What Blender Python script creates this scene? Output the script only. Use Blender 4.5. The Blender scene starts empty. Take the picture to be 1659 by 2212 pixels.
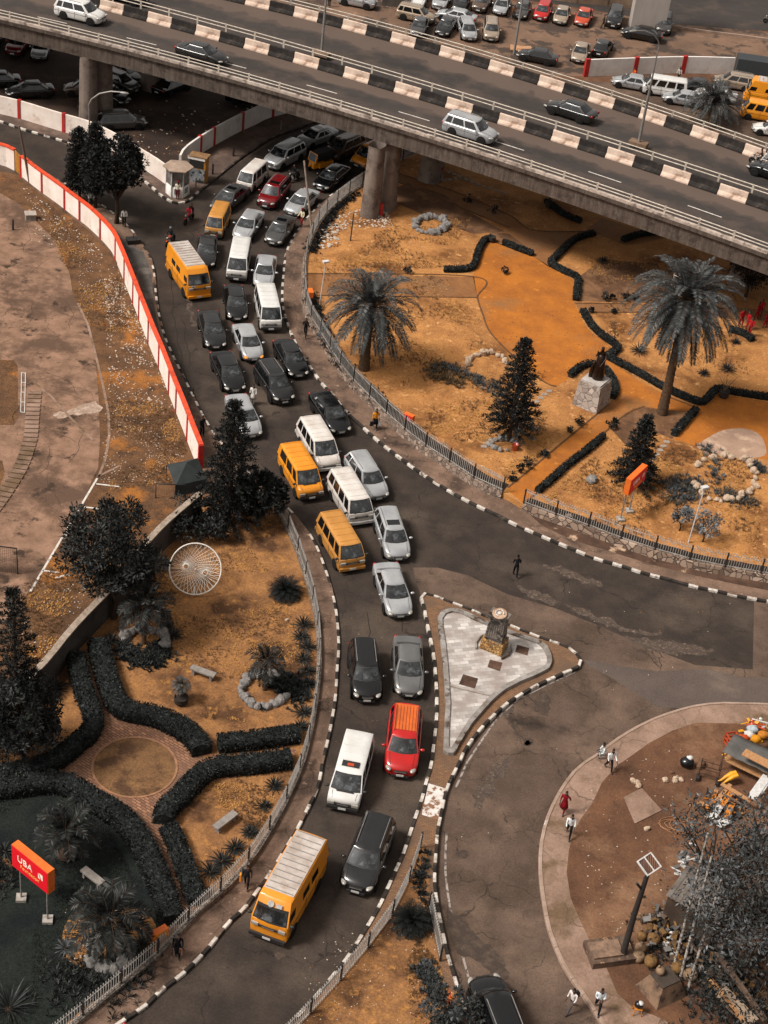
import bpy, bmesh, math, random
from mathutils import Vector, Matrix, noise
from mathutils.geometry import tessellate_polygon
S = bpy.context.scene
COL = S.collection
R = math.radians
rnd = random.Random(11)
# ------------------------------------------------------------ camera
FPX, PITCH, ROLL, CAMH = 3600.0, R(36.1), R(7.4), 66.0
FW = Vector((0, math.cos(PITCH), -math.sin(PITCH)))
U0 = Vector((0, math.sin(PITCH), math.cos(PITCH)))
R0 = Vector((1, 0, 0))
CR = R0 * math.cos(ROLL) + U0 * math.sin(ROLL)
CU = U0 * math.cos(ROLL) - R0 * math.sin(ROLL)
cam = bpy.data.cameras.new("camera")
cam.sensor_fit = 'VERTICAL'; cam.sensor_height = 36.0; cam.lens = FPX / 2212.0 * 36.0
cam.clip_start = 1.0; cam.clip_end = 3000.0
co = bpy.data.objects.new("camera", cam); COL.objects.link(co)
m = Matrix.Identity(4)
for i in range(3):
    m[i][0] = CR[i]; m[i][1] = CU[i]; m[i][2] = -FW[i]
m.translation = (0, 0, CAMH)
co.matrix_world = m
S.camera = co
# ------------------------------------------------------------ light
SUN_EL, SUN_AZ = R(52), R(248)      # compass azimuth the light comes from
w = bpy.data.worlds.new("World"); S.world = w; w.use_nodes = True
nt = w.node_tree; nt.nodes.clear()
sky = nt.nodes.new('ShaderNodeTexSky'); sky.sky_type = 'NISHITA'; sky.sun_disc = False
sky.sun_elevation = SUN_EL; sky.sun_rotation = SUN_AZ; sky.dust_density = 4.0; sky.air_density = 1.4
hs = nt.nodes.new('ShaderNodeHueSaturation'); hs.inputs['Saturation'].default_value = 0.0
bg = nt.nodes.new('ShaderNodeBackground'); bg.inputs['Strength'].default_value = 0.088
wo = nt.nodes.new('ShaderNodeOutputWorld')
tint = nt.nodes.new('ShaderNodeMix'); tint.data_type = 'RGBA'; tint.blend_type = 'MULTIPLY'; tint.inputs[0].default_value = 1.0; tint.inputs[7].default_value = (1.0, .955, .92, 1)
nt.links.new(sky.outputs[0], hs.inputs['Color']); nt.links.new(hs.outputs[0], tint.inputs[6]); nt.links.new(tint.outputs[2], bg.inputs[0]); nt.links.new(bg.outputs[0], wo.inputs[0])
sl = bpy.data.lights.new("sun", 'SUN'); sl.energy = 2.8; sl.angle = R(14); sl.color = (1.0, 0.95, 0.88)
so = bpy.data.objects.new("sun", sl); COL.objects.link(so)
sd = Vector((math.sin(SUN_AZ) * math.cos(SUN_EL), math.cos(SUN_AZ) * math.cos(SUN_EL), math.sin(SUN_EL)))
so.rotation_euler = sd.to_track_quat('Z', 'Y').to_euler()
S.view_settings.view_transform = 'Standard'; S.view_settings.look = 'None'
S.view_settings.exposure = 0.5; S.view_settings.gamma = 1.0
S.cycles.use_denoising = True
S.cycles.max_bounces = 5; S.cycles.diffuse_bounces = 3; S.cycles.glossy_bounces = 2

# ------------------------------------------------------------ photo position -> point of the place
def G(x, y, z=0.0):
    """the point at height z that stands where the photograph shows (x, y) on its 1659 x 2212 grid"""
    d = FW + CR * ((x - 829.5) / FPX) - CU * ((y - 1106) / FPX)
    t = (z - CAMH) / d.z
    return Vector((d.x * t, d.y * t, z))
def P(p):
    q = Vector(p) - Vector((0, 0, CAMH)); zc = q.dot(FW)
    return (829.5 + FPX * q.dot(CR) / zc, 1106 - FPX * q.dot(CU) / zc)
def HZ(base, ytop, z0=0.0):
    """height of a thing standing at base whose top shows at ytop"""
    b = G(base[0], base[1], z0); lo, hi = 0.0, 40.0
    for _ in range(40):
        mid = (lo + hi) / 2
        if P((b.x, b.y, z0 + mid))[1] > ytop: lo = mid
        else: hi = mid
    return lo
def W(pts, z=0.0):
    return [G(p[0], p[1], z) for p in pts]
def smooth(pts, step=0.7, closed=False):
    """Catmull-Rom through the points, resampled at an even step"""
    n = len(pts); out = []
    idx = range(n if closed else n - 1)
    for i in idx:
        if closed: p0, p1, p2, p3 = pts[(i - 1) % n], pts[i], pts[(i + 1) % n], pts[(i + 2) % n]
        else: p0, p1, p2, p3 = pts[max(i - 1, 0)], pts[i], pts[i + 1], pts[min(i + 2, n - 1)]
        for k in range(12):
            t = k / 12.0
            out.append(0.5 * ((2 * p1) + (p2 - p0) * t + (2 * p0 - 5 * p1 + 4 * p2 - p3) * t * t + (3 * p1 - p0 - 3 * p2 + p3) * t ** 3))
    out.append(pts[0].copy() if closed else pts[-1].copy())
    return resample(out, step)
def resample(pts, step):
    res = [pts[0].copy()]; acc = 0.0
    tot = sum((pts[i + 1] - pts[i]).length for i in range(len(pts) - 1))
    n = max(1, round(tot / step)); st = tot / n; nxt = st
    for i in range(len(pts) - 1):
        a, b = pts[i], pts[i + 1]; l = (b - a).length
        while l > 0 and acc + l >= nxt - 1e-6 and len(res) < n + 1:
            res.append(a.lerp(b, (nxt - acc) / l)); nxt += st
        acc += l
    if len(res) < n + 1: res.append(pts[-1].copy())
    return res
def normals(path):
    """left-hand normals in plan"""
    out = []
    for i in range(len(path)):
        a = path[max(i - 1, 0)]; b = path[min(i + 1, len(path) - 1)]
        d = (b - a); d.z = 0; d.normalize() if d.length > 1e-9 else None
        out.append(Vector((-d.y, d.x, 0)))
    return out
def offset(path, o):
    return [p + n * o for p, n in zip(path, normals(path))]
# ------------------------------------------------------------ materials
def lin(h):
    if not isinstance(h, str): return h
    v = [int(h[i:i + 2], 16) / 255 for i in (1, 3, 5)]
    return tuple(((c + 0.055) / 1.055) ** 2.4 if c > 0.04045 else c / 12.92 for c in v)
MATS = {}
def mat(name, c1, c2=None, scale=1.0, rough=0.85, metal=0.0, bump=0.0, bscale=None, c3=None, s3=0.2, lo=0.35, hi=0.65, t3=(0.5, 0.62), spec=0.5, coat=0.0, emis=None, stretch=None, detail=6.0, c4=None, s4=6.0, t4=(0.6, 0.66), grain=0.0, crk=None):
    if name in MATS: return MATS[name]
    M = bpy.data.materials.new(name); M.use_nodes = True
    n = M.node_tree.nodes; L = M.node_tree.links
    b = n['Principled BSDF']
    b.inputs['Roughness'].default_value = rough; b.inputs['Metallic'].default_value = metal
    b.inputs['Specular IOR Level'].default_value = spec if (rough < .75 or spec != .5) else .18
    if coat: b.inputs['Coat Weight'].default_value = coat; b.inputs['Coat Roughness'].default_value = 0.08
    c1 = lin(c1); b.inputs['Base Color'].default_value = (*c1, 1)
    M.diffuse_color = (*c1, 1)
    if c2 or bump:
        tc = n.new('ShaderNodeTexCoord'); src = tc.outputs['Object']
        if stretch:
            mp = n.new('ShaderNodeMapping'); mp.inputs['Scale'].default_value = stretch[:3]
            if len(stretch) > 3: mp.inputs['Rotation'].default_value = (0, 0, stretch[3])
            L.new(src, mp.inputs[0]); src2 = mp.outputs[0]
        else: src2 = src
    def nz(sc, s=None, det=detail):
        t = n.new('ShaderNodeTexNoise'); t.inputs['Scale'].default_value = sc; t.inputs['Detail'].default_value = det
        t.inputs['Roughness'].default_value = 0.65
        L.new(s or src, t.inputs['Vector']); return t.outputs['Fac']
    def rampf(f, a, bb):
        r = n.new('ShaderNodeMapRange'); r.inputs[1].default_value = a; r.inputs[2].default_value = bb
        L.new(f, r.inputs[0]); return r.outputs[0]
    def mix(f, A, B, mode='MIX'):
        x = n.new('ShaderNodeMix'); x.data_type = 'RGBA'; x.blend_type = mode
        if isinstance(f, float): x.inputs[0].default_value = f
        else: L.new(f, x.inputs[0])
        for s, v in ((6, A), (7, B)):
            if isinstance(v, tuple): x.inputs[s].default_value = (*v, 1)
            else: L.new(v, x.inputs[s])
        return x.outputs[2]
    out = None
    if c2:
        out = mix(rampf(nz(scale, src2), lo, hi), c1, lin(c2))
        if c3: out = mix(rampf(nz(s3), *t3), out, lin(c3))
        if c4: out = mix(rampf(nz(s4), *t4), out, lin(c4))
        if crk:
            # fine network of dark cracks, warped and broken up by noise
            wn = n.new('ShaderNodeTexNoise'); wn.inputs['Scale'].default_value = .9; wn.inputs['Detail'].default_value = 5; L.new(src, wn.inputs['Vector'])
            va = n.new('ShaderNodeVectorMath'); va.operation = 'MULTIPLY_ADD'; va.inputs[1].default_value = (1.6, 1.6, 0); L.new(wn.outputs['Color'], va.inputs[0]); L.new(src, va.inputs[2])
            vo = n.new('ShaderNodeTexVoronoi'); vo.feature = 'DISTANCE_TO_EDGE'; vo.inputs['Scale'].default_value = crk[0]; L.new(va.outputs[0], vo.inputs['Vector'])
            ra = n.new('ShaderNodeMapRange'); ra.inputs[1].default_value = .0; ra.inputs[2].default_value = .05 * crk[0]; ra.inputs[3].default_value = 1; ra.inputs[4].default_value = 0; L.new(vo.outputs[0], ra.inputs[0])
            mk = n.new('ShaderNodeMath'); mk.operation = 'MULTIPLY'; L.new(ra.outputs[0], mk.inputs[0]); L.new(rampf(nz(.35), .42, .6), mk.inputs[1])
            out = mix(mk.outputs[0], out, lin(crk[1]))
        if grain:
            g = rampf(nz(9.0, None, 5.0), 0.32, 0.68)
            gg = n.new('ShaderNodeMapRange'); gg.inputs[3].default_value = 1 - grain * 1.5; gg.inputs[4].default_value = 1 + grain * 1.2
            L.new(g, gg.inputs[0])
            vm = n.new('ShaderNodeVectorMath'); vm.operation = 'SCALE'; L.new(out, vm.inputs[0]); L.new(gg.outputs[0], vm.inputs['Scale'])
            out = vm.outputs[0]
        L.new(out, b.inputs['Base Color'])
    if bump:
        bp = n.new('ShaderNodeBump'); bp.inputs['Strength'].default_value = min(1.0, bump); bp.inputs['Distance'].default_value = 0.05
        L.new(nz(bscale or scale * 6), bp.inputs['Height']); L.new(bp.outputs[0], b.inputs['Normal'])
    if emis:
        b.inputs['Emission Color'].default_value = (*lin(emis), 1); b.inputs['Emission Strength'].default_value = 1
    MATS[name] = M
    return M
def brickmat(name, c1, c2, mortar, bw, bh, ms=0.012, rough=0.8, off=0.5, scale=1.0, dirt=None, rot=0.0):
    if name in MATS: return MATS[name]
    M = bpy.data.materials.new(name); M.use_nodes = True
    n = M.node_tree.nodes; L = M.node_tree.links; b = n['Principled BSDF']; b.inputs['Roughness'].default_value = rough
    tc = n.new('ShaderNodeTexCoord'); mp = n.new('ShaderNodeMapping'); mp.inputs['Rotation'].default_value = (0, 0, rot)
    L.new(tc.outputs['Object'], mp.inputs[0])
    t = n.new('ShaderNodeTexBrick'); t.inputs['Color1'].default_value = (*lin(c1), 1); t.inputs['Color2'].default_value = (*lin(c2), 1)
    t.inputs['Mortar'].default_value = (*lin(mortar), 1); t.inputs['Scale'].default_value = scale
    t.inputs['Brick Width'].default_value = bw; t.inputs['Row Height'].default_value = bh; t.inputs['Mortar Size'].default_value = ms
    t.offset = off
    L.new(mp.outputs[0], t.inputs['Vector']); out = t.outputs['Color']
    nn = n.new('ShaderNodeTexNoise'); nn.inputs['Scale'].default_value = 0.7; nn.inputs['Detail'].default_value = 8; L.new(tc.outputs['Object'], nn.inputs[0])
    r = n.new('ShaderNodeMapRange'); r.inputs[1].default_value = 0.42; r.inputs[2].default_value = 0.68; L.new(nn.outputs[0], r.inputs[0])
    x = n.new('ShaderNodeMix'); x.data_type = 'RGBA'; L.new(r.outputs[0], x.inputs[0]); L.new(out, x.inputs[6]); x.inputs[7].default_value = (*lin(dirt or mortar), 1)
    L.new(x.outputs[2], b.inputs['Base Color'])
    MATS[name] = M; return M
def stonemat(name, cols, joint, scale, rough=0.85, jw=0.06):
    if name in MATS: return MATS[name]
    M = bpy.data.materials.new(name); M.use_nodes = True
    n = M.node_tree.nodes; L = M.node_tree.links; b = n['Principled BSDF']; b.inputs['Roughness'].default_value = rough
    tc = n.new('ShaderNodeTexCoord')
    v = n.new('ShaderNodeTexVoronoi'); v.inputs['Scale'].default_value = scale; L.new(tc.outputs['Object'], v.inputs['Vector'])
    v2 = n.new('ShaderNodeTexVoronoi'); v2.feature = 'DISTANCE_TO_EDGE'; v2.inputs['Scale'].default_value = scale; L.new(tc.outputs['Object'], v2.inputs['Vector'])
    cr = n.new('ShaderNodeValToRGB'); sp = n.new('ShaderNodeSeparateColor'); L.new(v.outputs['Color'], sp.inputs[0]); L.new(sp.outputs[0], cr.inputs[0])
    els = cr.color_ramp.elements; els[0].color = (*lin(cols[0]), 1); els[1].color = (*lin(cols[-1]), 1)
    for i, c in enumerate(cols[1:-1]):
        e = els.new((i + 1) / (len(cols) - 1)); e.color = (*lin(c), 1)
    r = n.new('ShaderNodeMapRange'); r.inputs[1].default_value = jw * .5; r.inputs[2].default_value = jw; L.new(v2.outputs[0], r.inputs[0])
    x = n.new('ShaderNodeMix'); x.data_type = 'RGBA'; L.new(r.outputs[0], x.inputs[0]); x.inputs[6].default_value = (*lin(joint), 1); L.new(cr.outputs[0], x.inputs[7])
    L.new(x.outputs[2], b.inputs['Base Color'])
    bp = n.new('ShaderNodeBump'); bp.inputs['Distance'].default_value = 0.04; L.new(r.outputs[0], bp.inputs['Height']); L.new(bp.outputs[0], b.inputs['Normal'])
    MATS[name] = M; return M
# ------------------------------------------------------------ mesh builder
class MB:
    def __init__(s): s.v = []; s.f = []; s.m = []; s.sm = []
    def add(s, vs, fs, mi=0, sm=False):
        o = len(s.v); s.v += [tuple(v) for v in vs]
        for i, f in enumerate(fs):
            s.f.append([o + k for k in f]); s.m.append(mi if isinstance(mi, int) else mi[i]); s.sm.append(sm)
        return s
    def box(s, c, d, rz=0.0, mi=0, M=None, taper=1.0):
        x, y, z = d[0] / 2, d[1] / 2, d[2] / 2
        vs = [Vector((sx * x * (taper if sz > 0 else 1), sy * y * (taper if sz > 0 else 1), sz * z)) for sz in (-1, 1) for sy in (-1, 1) for sx in (-1, 1)]
        Q = M if M is not None else Matrix.Translation(c) @ Matrix.Rotation(rz, 4, 'Z')
        if M is not None: Q = M @ Matrix.Translation(c) @ Matrix.Rotation(rz, 4, 'Z')
        return s.add([Q @ v for v in vs], [(0, 2, 3, 1), (4, 5, 7, 6), (0, 1, 5, 4), (2, 6, 7, 3), (0, 4, 6, 2), (1, 3, 7, 5)], mi)
    def tube(s, pts, rad, n=6, mi=0, cap=True, sm=True):
        pts = [Vector(p) for p in pts]; k = len(pts)
        rads = rad if isinstance(rad, (list, tuple)) else [rad] * k
        vs = []
        for i, p in enumerate(pts):
            d = (pts[min(i + 1, k - 1)] - pts[max(i - 1, 0)]).normalized()
            a = d.cross(Vector((0, 0, 1)));
            if a.length < 1e-3: a = Vector((1, 0, 0))
            a.normalize(); b = d.cross(a)
            for j in range(n):
                t = 2 * math.pi * j / n
                vs.append(p + (a * math.cos(t) + b * math.sin(t)) * rads[i])
        fs = [(i * n + j, i * n + (j + 1) % n, (i + 1) * n + (j + 1) % n, (i + 1) * n + j) for i in range(k - 1) for j in range(n)]
        s.add(vs, fs, mi, sm)
        if cap: s.add(vs[:n], [tuple(range(n))], mi); s.add(vs[-n:], [tuple(range(n - 1, -1, -1))], mi)
        return s
    def ball(s, c, r, seg=8, rings=6, mi=0, jit=0.0, rg=None, M=None, sm=True):
        if not isinstance(r, (tuple, list)): r = (r, r, r)
        vs = []; fs = []; rg = rg or rnd
        for i in range(rings + 1):
            ph = math.pi * i / rings
            for j in range(seg):
                th = 2 * math.pi * j / seg
                k = 1 + (rg.uniform(-jit, jit) if jit else 0)
                v = Vector((r[0] * math.sin(ph) * math.cos(th) * k, r[1] * math.sin(ph) * math.sin(th) * k, r[2] * math.cos(ph) * k))
                if i in (0, rings): v = Vector((0, 0, r[2] * (1 if i == 0 else -1)))
                if M is not None: v = M @ v
                vs.append(Vector(c) + v)
        for i in range(rings):
            for j in range(seg):
                fs.append((i * seg + j, (i + 1) * seg + j, (i + 1) * seg + (j + 1) % seg, i * seg + (j + 1) % seg))
        return s.add(vs, fs, mi, sm)
    def lathe(s, prof, c=(0, 0, 0), n=12, mi=0, sm=True):
        vs = [(c[0] + r * math.cos(2 * math.pi * j / n), c[1] + r * math.sin(2 * math.pi * j / n), c[2] + z) for r, z in prof for j in range(n)]
        fs = [(i * n + j, i * n + (j + 1) % n, (i + 1) * n + (j + 1) % n, (i + 1) * n + j) for i in range(len(prof) - 1) for j in range(n)]
        s.add(vs, fs, mi, sm)
        return s.add(vs[-n:], [tuple(range(n))], mi)
    def prism(s, pts, z0, z1, mi=0, ms=None):
        """closed slab over an outline in plan"""
        n = len(pts); tri = tessellate_polygon([[Vector((p[0], p[1], 0)) for p in pts]])
        area = sum(pts[i][0] * pts[(i + 1) % n][1] - pts[(i + 1) % n][0] * pts[i][1] for i in range(n))
        top = [(p[0], p[1], z1) for p in pts]
        fs = []
        for t in tri:
            a, b, c = (Vector(top[k]) for k in t)
            fs.append(tuple(t) if (b - a).cross(c - a).z > 0 else tuple(t[::-1]))
        s.add(top, fs, mi)
        if z0 is not None:
            both = top + [(p[0], p[1], z0) for p in pts]
            q = [(i, n + i, n + (i + 1) % n, (i + 1) % n) for i in range(n)]
            if area < 0: q = [t[::-1] for t in q]
            s.add(both, q, mi if ms is None else ms)
        return s
    def sweep(s, path, prof, mi=0, closed=True, caps=True, mfun=None, sm=False, bl=None):
        """prof = [(offset to the left, height)] swept along path (path z added)"""
        N = normals(path); k = len(prof); vs = []
        for p, nn in zip(path, N):
            for o, z in prof: vs.append((p.x + nn.x * o, p.y + nn.y * o, p.z + z))
        fs = []; ms = []
        for i in range(len(path) - 1):
            for j in range(k if closed else k - 1):
                fs.append((i * k + j, (i + 1) * k + j, (i + 1) * k + (j + 1) % k, i * k + (j + 1) % k)); ms.append(mfun(i) if mfun else mi)
        s.add(vs, fs, ms, sm)
        if caps and closed:
            s.add(vs[:k], [tuple(range(k))], mfun(0) if mfun else mi); s.add(vs[-k:], [tuple(range(k - 1, -1, -1))], mfun(len(path) - 2) if mfun else mi)
        return s
    def mesh(s, name, mats):
        me = bpy.data.meshes.new(name); me.from_pydata(s.v, [], s.f)
        for M in mats: me.materials.append(M)
        me.polygons.foreach_set('material_index', s.m); me.polygons.foreach_set('use_smooth', s.sm)
        me.update(); return me
    def build(s, name, mats, parent=None, loc=None, fixn=False):
        me = s.mesh(name, mats if isinstance(mats, (list, tuple)) else [mats])
        if fixn:
            bm = bmesh.new(); bm.from_mesh(me); bmesh.ops.recalc_face_normals(bm, faces=bm.faces); bm.to_mesh(me); bm.free()
        return link(name, me, parent, loc)
def link(name, data, parent=None, loc=None, rz=0.0):
    o = bpy.data.objects.new(name, data); COL.objects.link(o)
    if parent is not None: o.parent = parent
    if loc is not None: o.location = loc
    if rz: o.rotation_euler = (0, 0, rz)
    return o
def tag(o, label=None, cat=None, group=None, kind=None):
    if label: o['label'] = label
    if cat: o['category'] = cat
    if group: o['group'] = group
    if kind: o['kind'] = kind
    return o
def empty(name, loc, rz=0.0, label=None, cat=None, group=None):
    o = bpy.data.objects.new(name, None); COL.objects.link(o); o.location = loc; o.rotation_euler = (0, 0, rz); o.empty_display_size = 0.3
    return tag(o, label, cat, group)
def struct(name, mb, mats, label=None, fixn=False):
    o = mb.build(name, mats, fixn=fixn); o['kind'] = 'structure'
    if label: o['label'] = label
    return o
def copytree(o, parent=None):
    c = o.copy(); COL.objects.link(c); c.parent = parent
    for ch in [x for x in o.children]: copytree(ch, c)
    return c
# ------------------------------------------------------------ palette
ASP = mat('asphalt_fresh', '#40362f', '#302925', 0.5, 0.8, bump=.25, bscale=30, c3='#574a40', s3=.12, t3=(.5, .7), c4='#26211e', crk=(.22, '#231e1b'), s4=.9, t4=(.66, .74), grain=.16)
ASPO = mat('asphalt_old', '#5c4b41', '#46392f', 0.35, 0.85, bump=.3, bscale=25, c3='#6e5a4c', s3=.16, t3=(.5, .65), crk=(.3, '#2e2621'), c4='#362d28', s4=.55, t4=(.63, .72), grain=.16)
ASPD = mat('asphalt_deck', '#3f3936', '#322e2c', 0.09, 0.8, bump=.2, bscale=30, c3='#4f443d', s3=.3, t3=(.5, .72), grain=.14, stretch=(.35, 2.4, 1, R(-22)))
WALK = mat('walk_concrete', '#7d6454', '#5f4c40', .45, .9, bump=.3, bscale=12, c3='#4b3c33', s3=.35, t3=(.5, .62), crk=(.5, '#382d26'), c4='#9a8170', s4=2.2, t4=(.62, .7), grain=.14)
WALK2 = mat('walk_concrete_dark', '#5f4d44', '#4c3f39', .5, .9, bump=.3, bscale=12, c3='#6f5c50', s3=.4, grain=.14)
WALK3 = mat('walk_concrete_pale', '#967b6b', '#7a6253', .5, .9, bump=.3, bscale=12, crk=(.3, '#4f3f35'), c3='#67523f', s3=.3, grain=.12)
DIRT = mat('brown_dirt', '#6a4a36', '#50382a', .4, .95, bump=.6, bscale=9, c3='#7f5f48', s3=.22, t3=(.5, .66), c4='#4a372b', s4=1.1, t4=(.62, .72), grain=.16)
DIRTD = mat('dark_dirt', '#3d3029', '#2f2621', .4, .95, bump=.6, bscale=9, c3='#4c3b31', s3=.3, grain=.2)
GARD = mat('dry_grass_orange', '#b47e49', '#93633a', .8, .95, bump=.7, bscale=14, c3='#6e4728', s3=.17, t3=(.5, .64), c4='#c89560', s4=1.6, t4=(.55, .7), grain=.2)
GARL = mat('dry_grass_brown', '#986b42', '#765236', .7, .95, bump=.7, bscale=14, c3='#4f3624', s3=.25, t3=(.5, .62), c4='#a6743f', s4=1.9, t4=(.56, .7), grain=.22)
ORPATH = mat('orange_paving', '#ac6828', '#925726', .5, .85, bump=.2, bscale=12, c3='#83603f', s3=.14, t3=(.52, .7), c4='#c98436', s4=1.5, t4=(.6, .75), grain=.1)
ORPATH2 = mat('tan_paving', '#8f633c', '#774f32', .5, .88, bump=.3, bscale=12, c3='#7d5b3f', s3=.2, grain=.12)
LAWN = mat('dark_lawn', '#1a1f1c', '#232823', 1.2, .95, bump=.9, bscale=24, c3='#15181a', s3=.3, grain=.35, c4='#30332c', s4=.6, t4=(.62, .75))
YARD = mat('yard_concrete', '#90705c', '#6e5443', .8, .9, bump=.5, bscale=7, crk=(.16, '#4a392f'), c3='#5a4538', s3=.2, t3=(.47, .6), c4='#3d2f26', s4=.55, t4=(.57, .64), grain=.1)
YARDG = mat('yard_grass', '#6f4f35', '#4c3728', .7, .95, bump=.8, bscale=12, c3='#97602c', s3=.22, t3=(.55, .66), c4='#31261f', s4=.8, t4=(.62, .7), grain=.3)
BLK = mat('kerb_black', '#221f1d', '#3b342f', 2.2, .8, c3='#55493f', s3=1.1, t3=(.6, .7), grain=.1)
WHT = mat('kerb_white', '#cfc7be', '#a3978c', 2.2, .75, c3='#6b5d52', s3=2.6, t3=(.54, .64), grain=.05)
WPAINT = mat('white_paint_line', '#cfc8c0', '#b0a49a', 2.5, .7, c3='#6b5f57', s3=1.9, t3=(.58, .7))
WORN = mat('worn_paint_line', '#9c9088', '#857a72', 1.5, .8, c3='#574c46', s3=3.0, t3=(.5, .55))
CONC = mat('weathered_concrete', '#83756b', '#6a5e56', .5, .88, bump=.25, bscale=8, c3='#514740', s3=.9, t3=(.5, .68), grain=.12, stretch=(1.4, 1.4, .25))
CONCF = mat('stained_fascia', '#61564e', '#453b34', 1.3, .9, bump=.3, bscale=6, c3='#3a322d', s3=1.4, t3=(.5, .66), grain=.15, stretch=(3.0, 3.0, .3))
PAVER = brickmat('brick_paver', '#86603f', '#6b4b34', '#48372a', .22, .11, .012, dirt='#5c4635')
PAVER2 = brickmat('brick_paver_rose', '#9c6e50', '#724c38', '#3f2e24', .34, .16, .02, dirt='#6a4b38', rot=.5)
MARB = brickmat('marble_tile', '#c8c1bb', '#8f8781', '#776d66', .55, .28, .008, rough=.6, dirt='#8d8079', rot=-.35)
BRKW = stonemat('stone_wall', ['#6c5a4e', '#8e7a6c', '#57473d', '#a08c7c'], '#4a3c33', 3.2)
WWALL = mat('white_wall_paint', '#dcd6d0', '#cbc2ba', .8, .8, c3='#b4a79c', s3=.7, t3=(.55, .75), bump=.08, bscale=6)
CWALL = mat('cream_wall_paint', '#e4d8ce', '#d2c1b4', .6, .85, c3='#b09a8a', s3=.8, t3=(.58, .75), bump=.08, bscale=6)
ORCAP = mat('orange_cap_paint', '#dd4a22', '#c9421f', 1.4, .6, c3='#b03a1c', s3=2.0)
REDP = mat('red_pilaster_paint', '#b4231c', '#961d18', 1.5, .65)
GWALL = mat('grey_block_wall', '#4d4743', '#3b3632', .8, .92, bump=.4, bscale=6, c3='#38332f', s3=.5, grain=.2)
METP = mat('picket_white', '#b3aea8', '#86807a', 3, .6)
METW = mat('white_metal', '#cfccc8', '#b0aca8', 6, .5)
METG = mat('grey_metal', '#8f8a86', '#78736f', 3, .5, .3)
METD = mat('dark_metal', '#2c2928', '#3a3533', 4, .55, .3)
BLACKR = mat('black_rubber', '#161514', '#201e1d', 9, .85)
RIM = mat('alloy_rim', '#a9a6a3', '#8e8b88', 8, .35, .7)
GLASS = mat('tinted_glass', '#101112', None, rough=.06, spec=.9)
GLASSF = mat('windscreen_glass', '#2b2d2e', '#0d0e0f', 1.6, .07, spec=1.0, lo=.42, hi=.58, c3='#54575a', s3=2.2, t3=(.52, .66))
LAMPW = mat('clear_lamp', '#948f88', None, rough=.15, spec=.8)
LAMPA = mat('amber_lamp', '#d98a2e', None, rough=.2)
LAMPR = mat('red_lamp', '#8d1a12', None, rough=.2)
PLATE = mat('plate_white', '#c9c6c2', '#aeaaa6', 20, .5)
TRIMD = mat('black_plastic', '#1d1c1b', '#262423', 12, .6)
WOODP = mat('pole_wood', '#6b5a4e', '#54463c', 2, .9, stretch=(6, 6, .6))
GOLDR = mat('rock_pale', '#b59e88', '#94806d', 2.2, .9, bump=.4, bscale=9)
GREYR = mat('rock_grey', '#85807c', '#63605d', 2.4, .9, bump=.4, bscale=9)
LEAF1 = mat('leaf_slate', '#3f403e', '#232423', 1.6, .7, c3='#5d5e5a', s3=.9, t3=(.55, .7), spec=.2)
MOTT = 1
LEAF2 = mat('leaf_black_green', '#1b1d1b', '#0e0f0e', 1.6, .7, c3='#3a3c38', s3=1.1, t3=(.55, .7), spec=.2)
LEAF3 = mat('leaf_blue_grey', '#585b5c', '#363839', 1.6, .7, c3='#808384', s3=1.3, t3=(.55, .7), spec=.2)
LEAFB = mat('leaf_dry', '#7b6040', '#4e3f30', 2, .8)
BARK = mat('bark_brown', '#4a3a2f', '#332820', 3, .95, bump=.8, bscale=10, stretch=(3, 3, .5))
PBARK = mat('palm_bark', '#5f4a38', '#3c2f25', 7, .95, bump=1.0, bscale=12)
HEDG = mat('hedge_leaf', '#1e211f', '#121413', 7, .8, bump=1.0, bscale=22, c3='#3a3f40', s3=5, t3=(.52, .66), grain=.4)
SPECK = mat('litter_pale', '#c9bcae', '#9f9183', 5, .8)
SPECKB = mat('leaf_litter', '#a0683a', '#6b4a30', 5, .9)
# ============================================================ GROUND, ROADS, PAVEMENTS
Z1 = 0.18     # pavement level
ZG = 0.6      # right garden level
struct('ground', MB().prism([(-600, -200), (600, -200), (600, 1200), (-600, 1200)], None, 0.0), DIRT)
def sheet(name, pts, z, M, lab=None, world=False, sm=0):
    p = pts if world else W(pts, z)
    if sm: p = smooth(p, sm, True)[:-1]
    return struct(name, MB().prism(p, None, z), M, lab)
def slab(name, pts, z, M, lab=None, world=False, z0=0.0):
    return struct(name, MB().prism(pts if world else W(pts, z), z0, z), M, lab)
sheet('road', [(-90, 225), (200, 300), (370, 400), (400, 385), (560, 285), (745, 170), (1010, 170), (930, 420), (800, 500), (760, 800), (1100, 1000), (1760, 1230), (1760, 2330), (60, 2330), (560, 1300), (560, 1060), (420, 1010), (290, 560), (-90, 330)], 0.004, ASPO)
K3 = [(60, 350), (122, 385), (180, 415), (240, 455), (285, 495), (314, 536), (325.7, 555), (334, 585), (337, 618), (340.6, 651), (347, 687.5), (357, 724), (373.7, 763.5), (390, 796.6), (416.7, 849.5), (436.5, 889), (468, 940), (520, 1000), (575, 1050), (634.6, 1107)]
L1 = [(671, 1153), (687.5, 1183), (707.3, 1236), (723.8, 1295.6), (730.5, 1338.6), (733.8, 1385), (733, 1418), (730.5, 1444), (727, 1504), (717, 1567), (707, 1613), (699, 1646), (694, 1679), (684, 1712), (667.6, 1745), (644.5, 1791), (625, 1824), (590, 1880), (560, 1922), (529, 1963), (496, 1993), (456, 2043), (423, 2079), (390, 2109), (350.5, 2138.5), (317.5, 2171.6), (278, 2198), (220, 2238), (150, 2285)]
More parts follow.
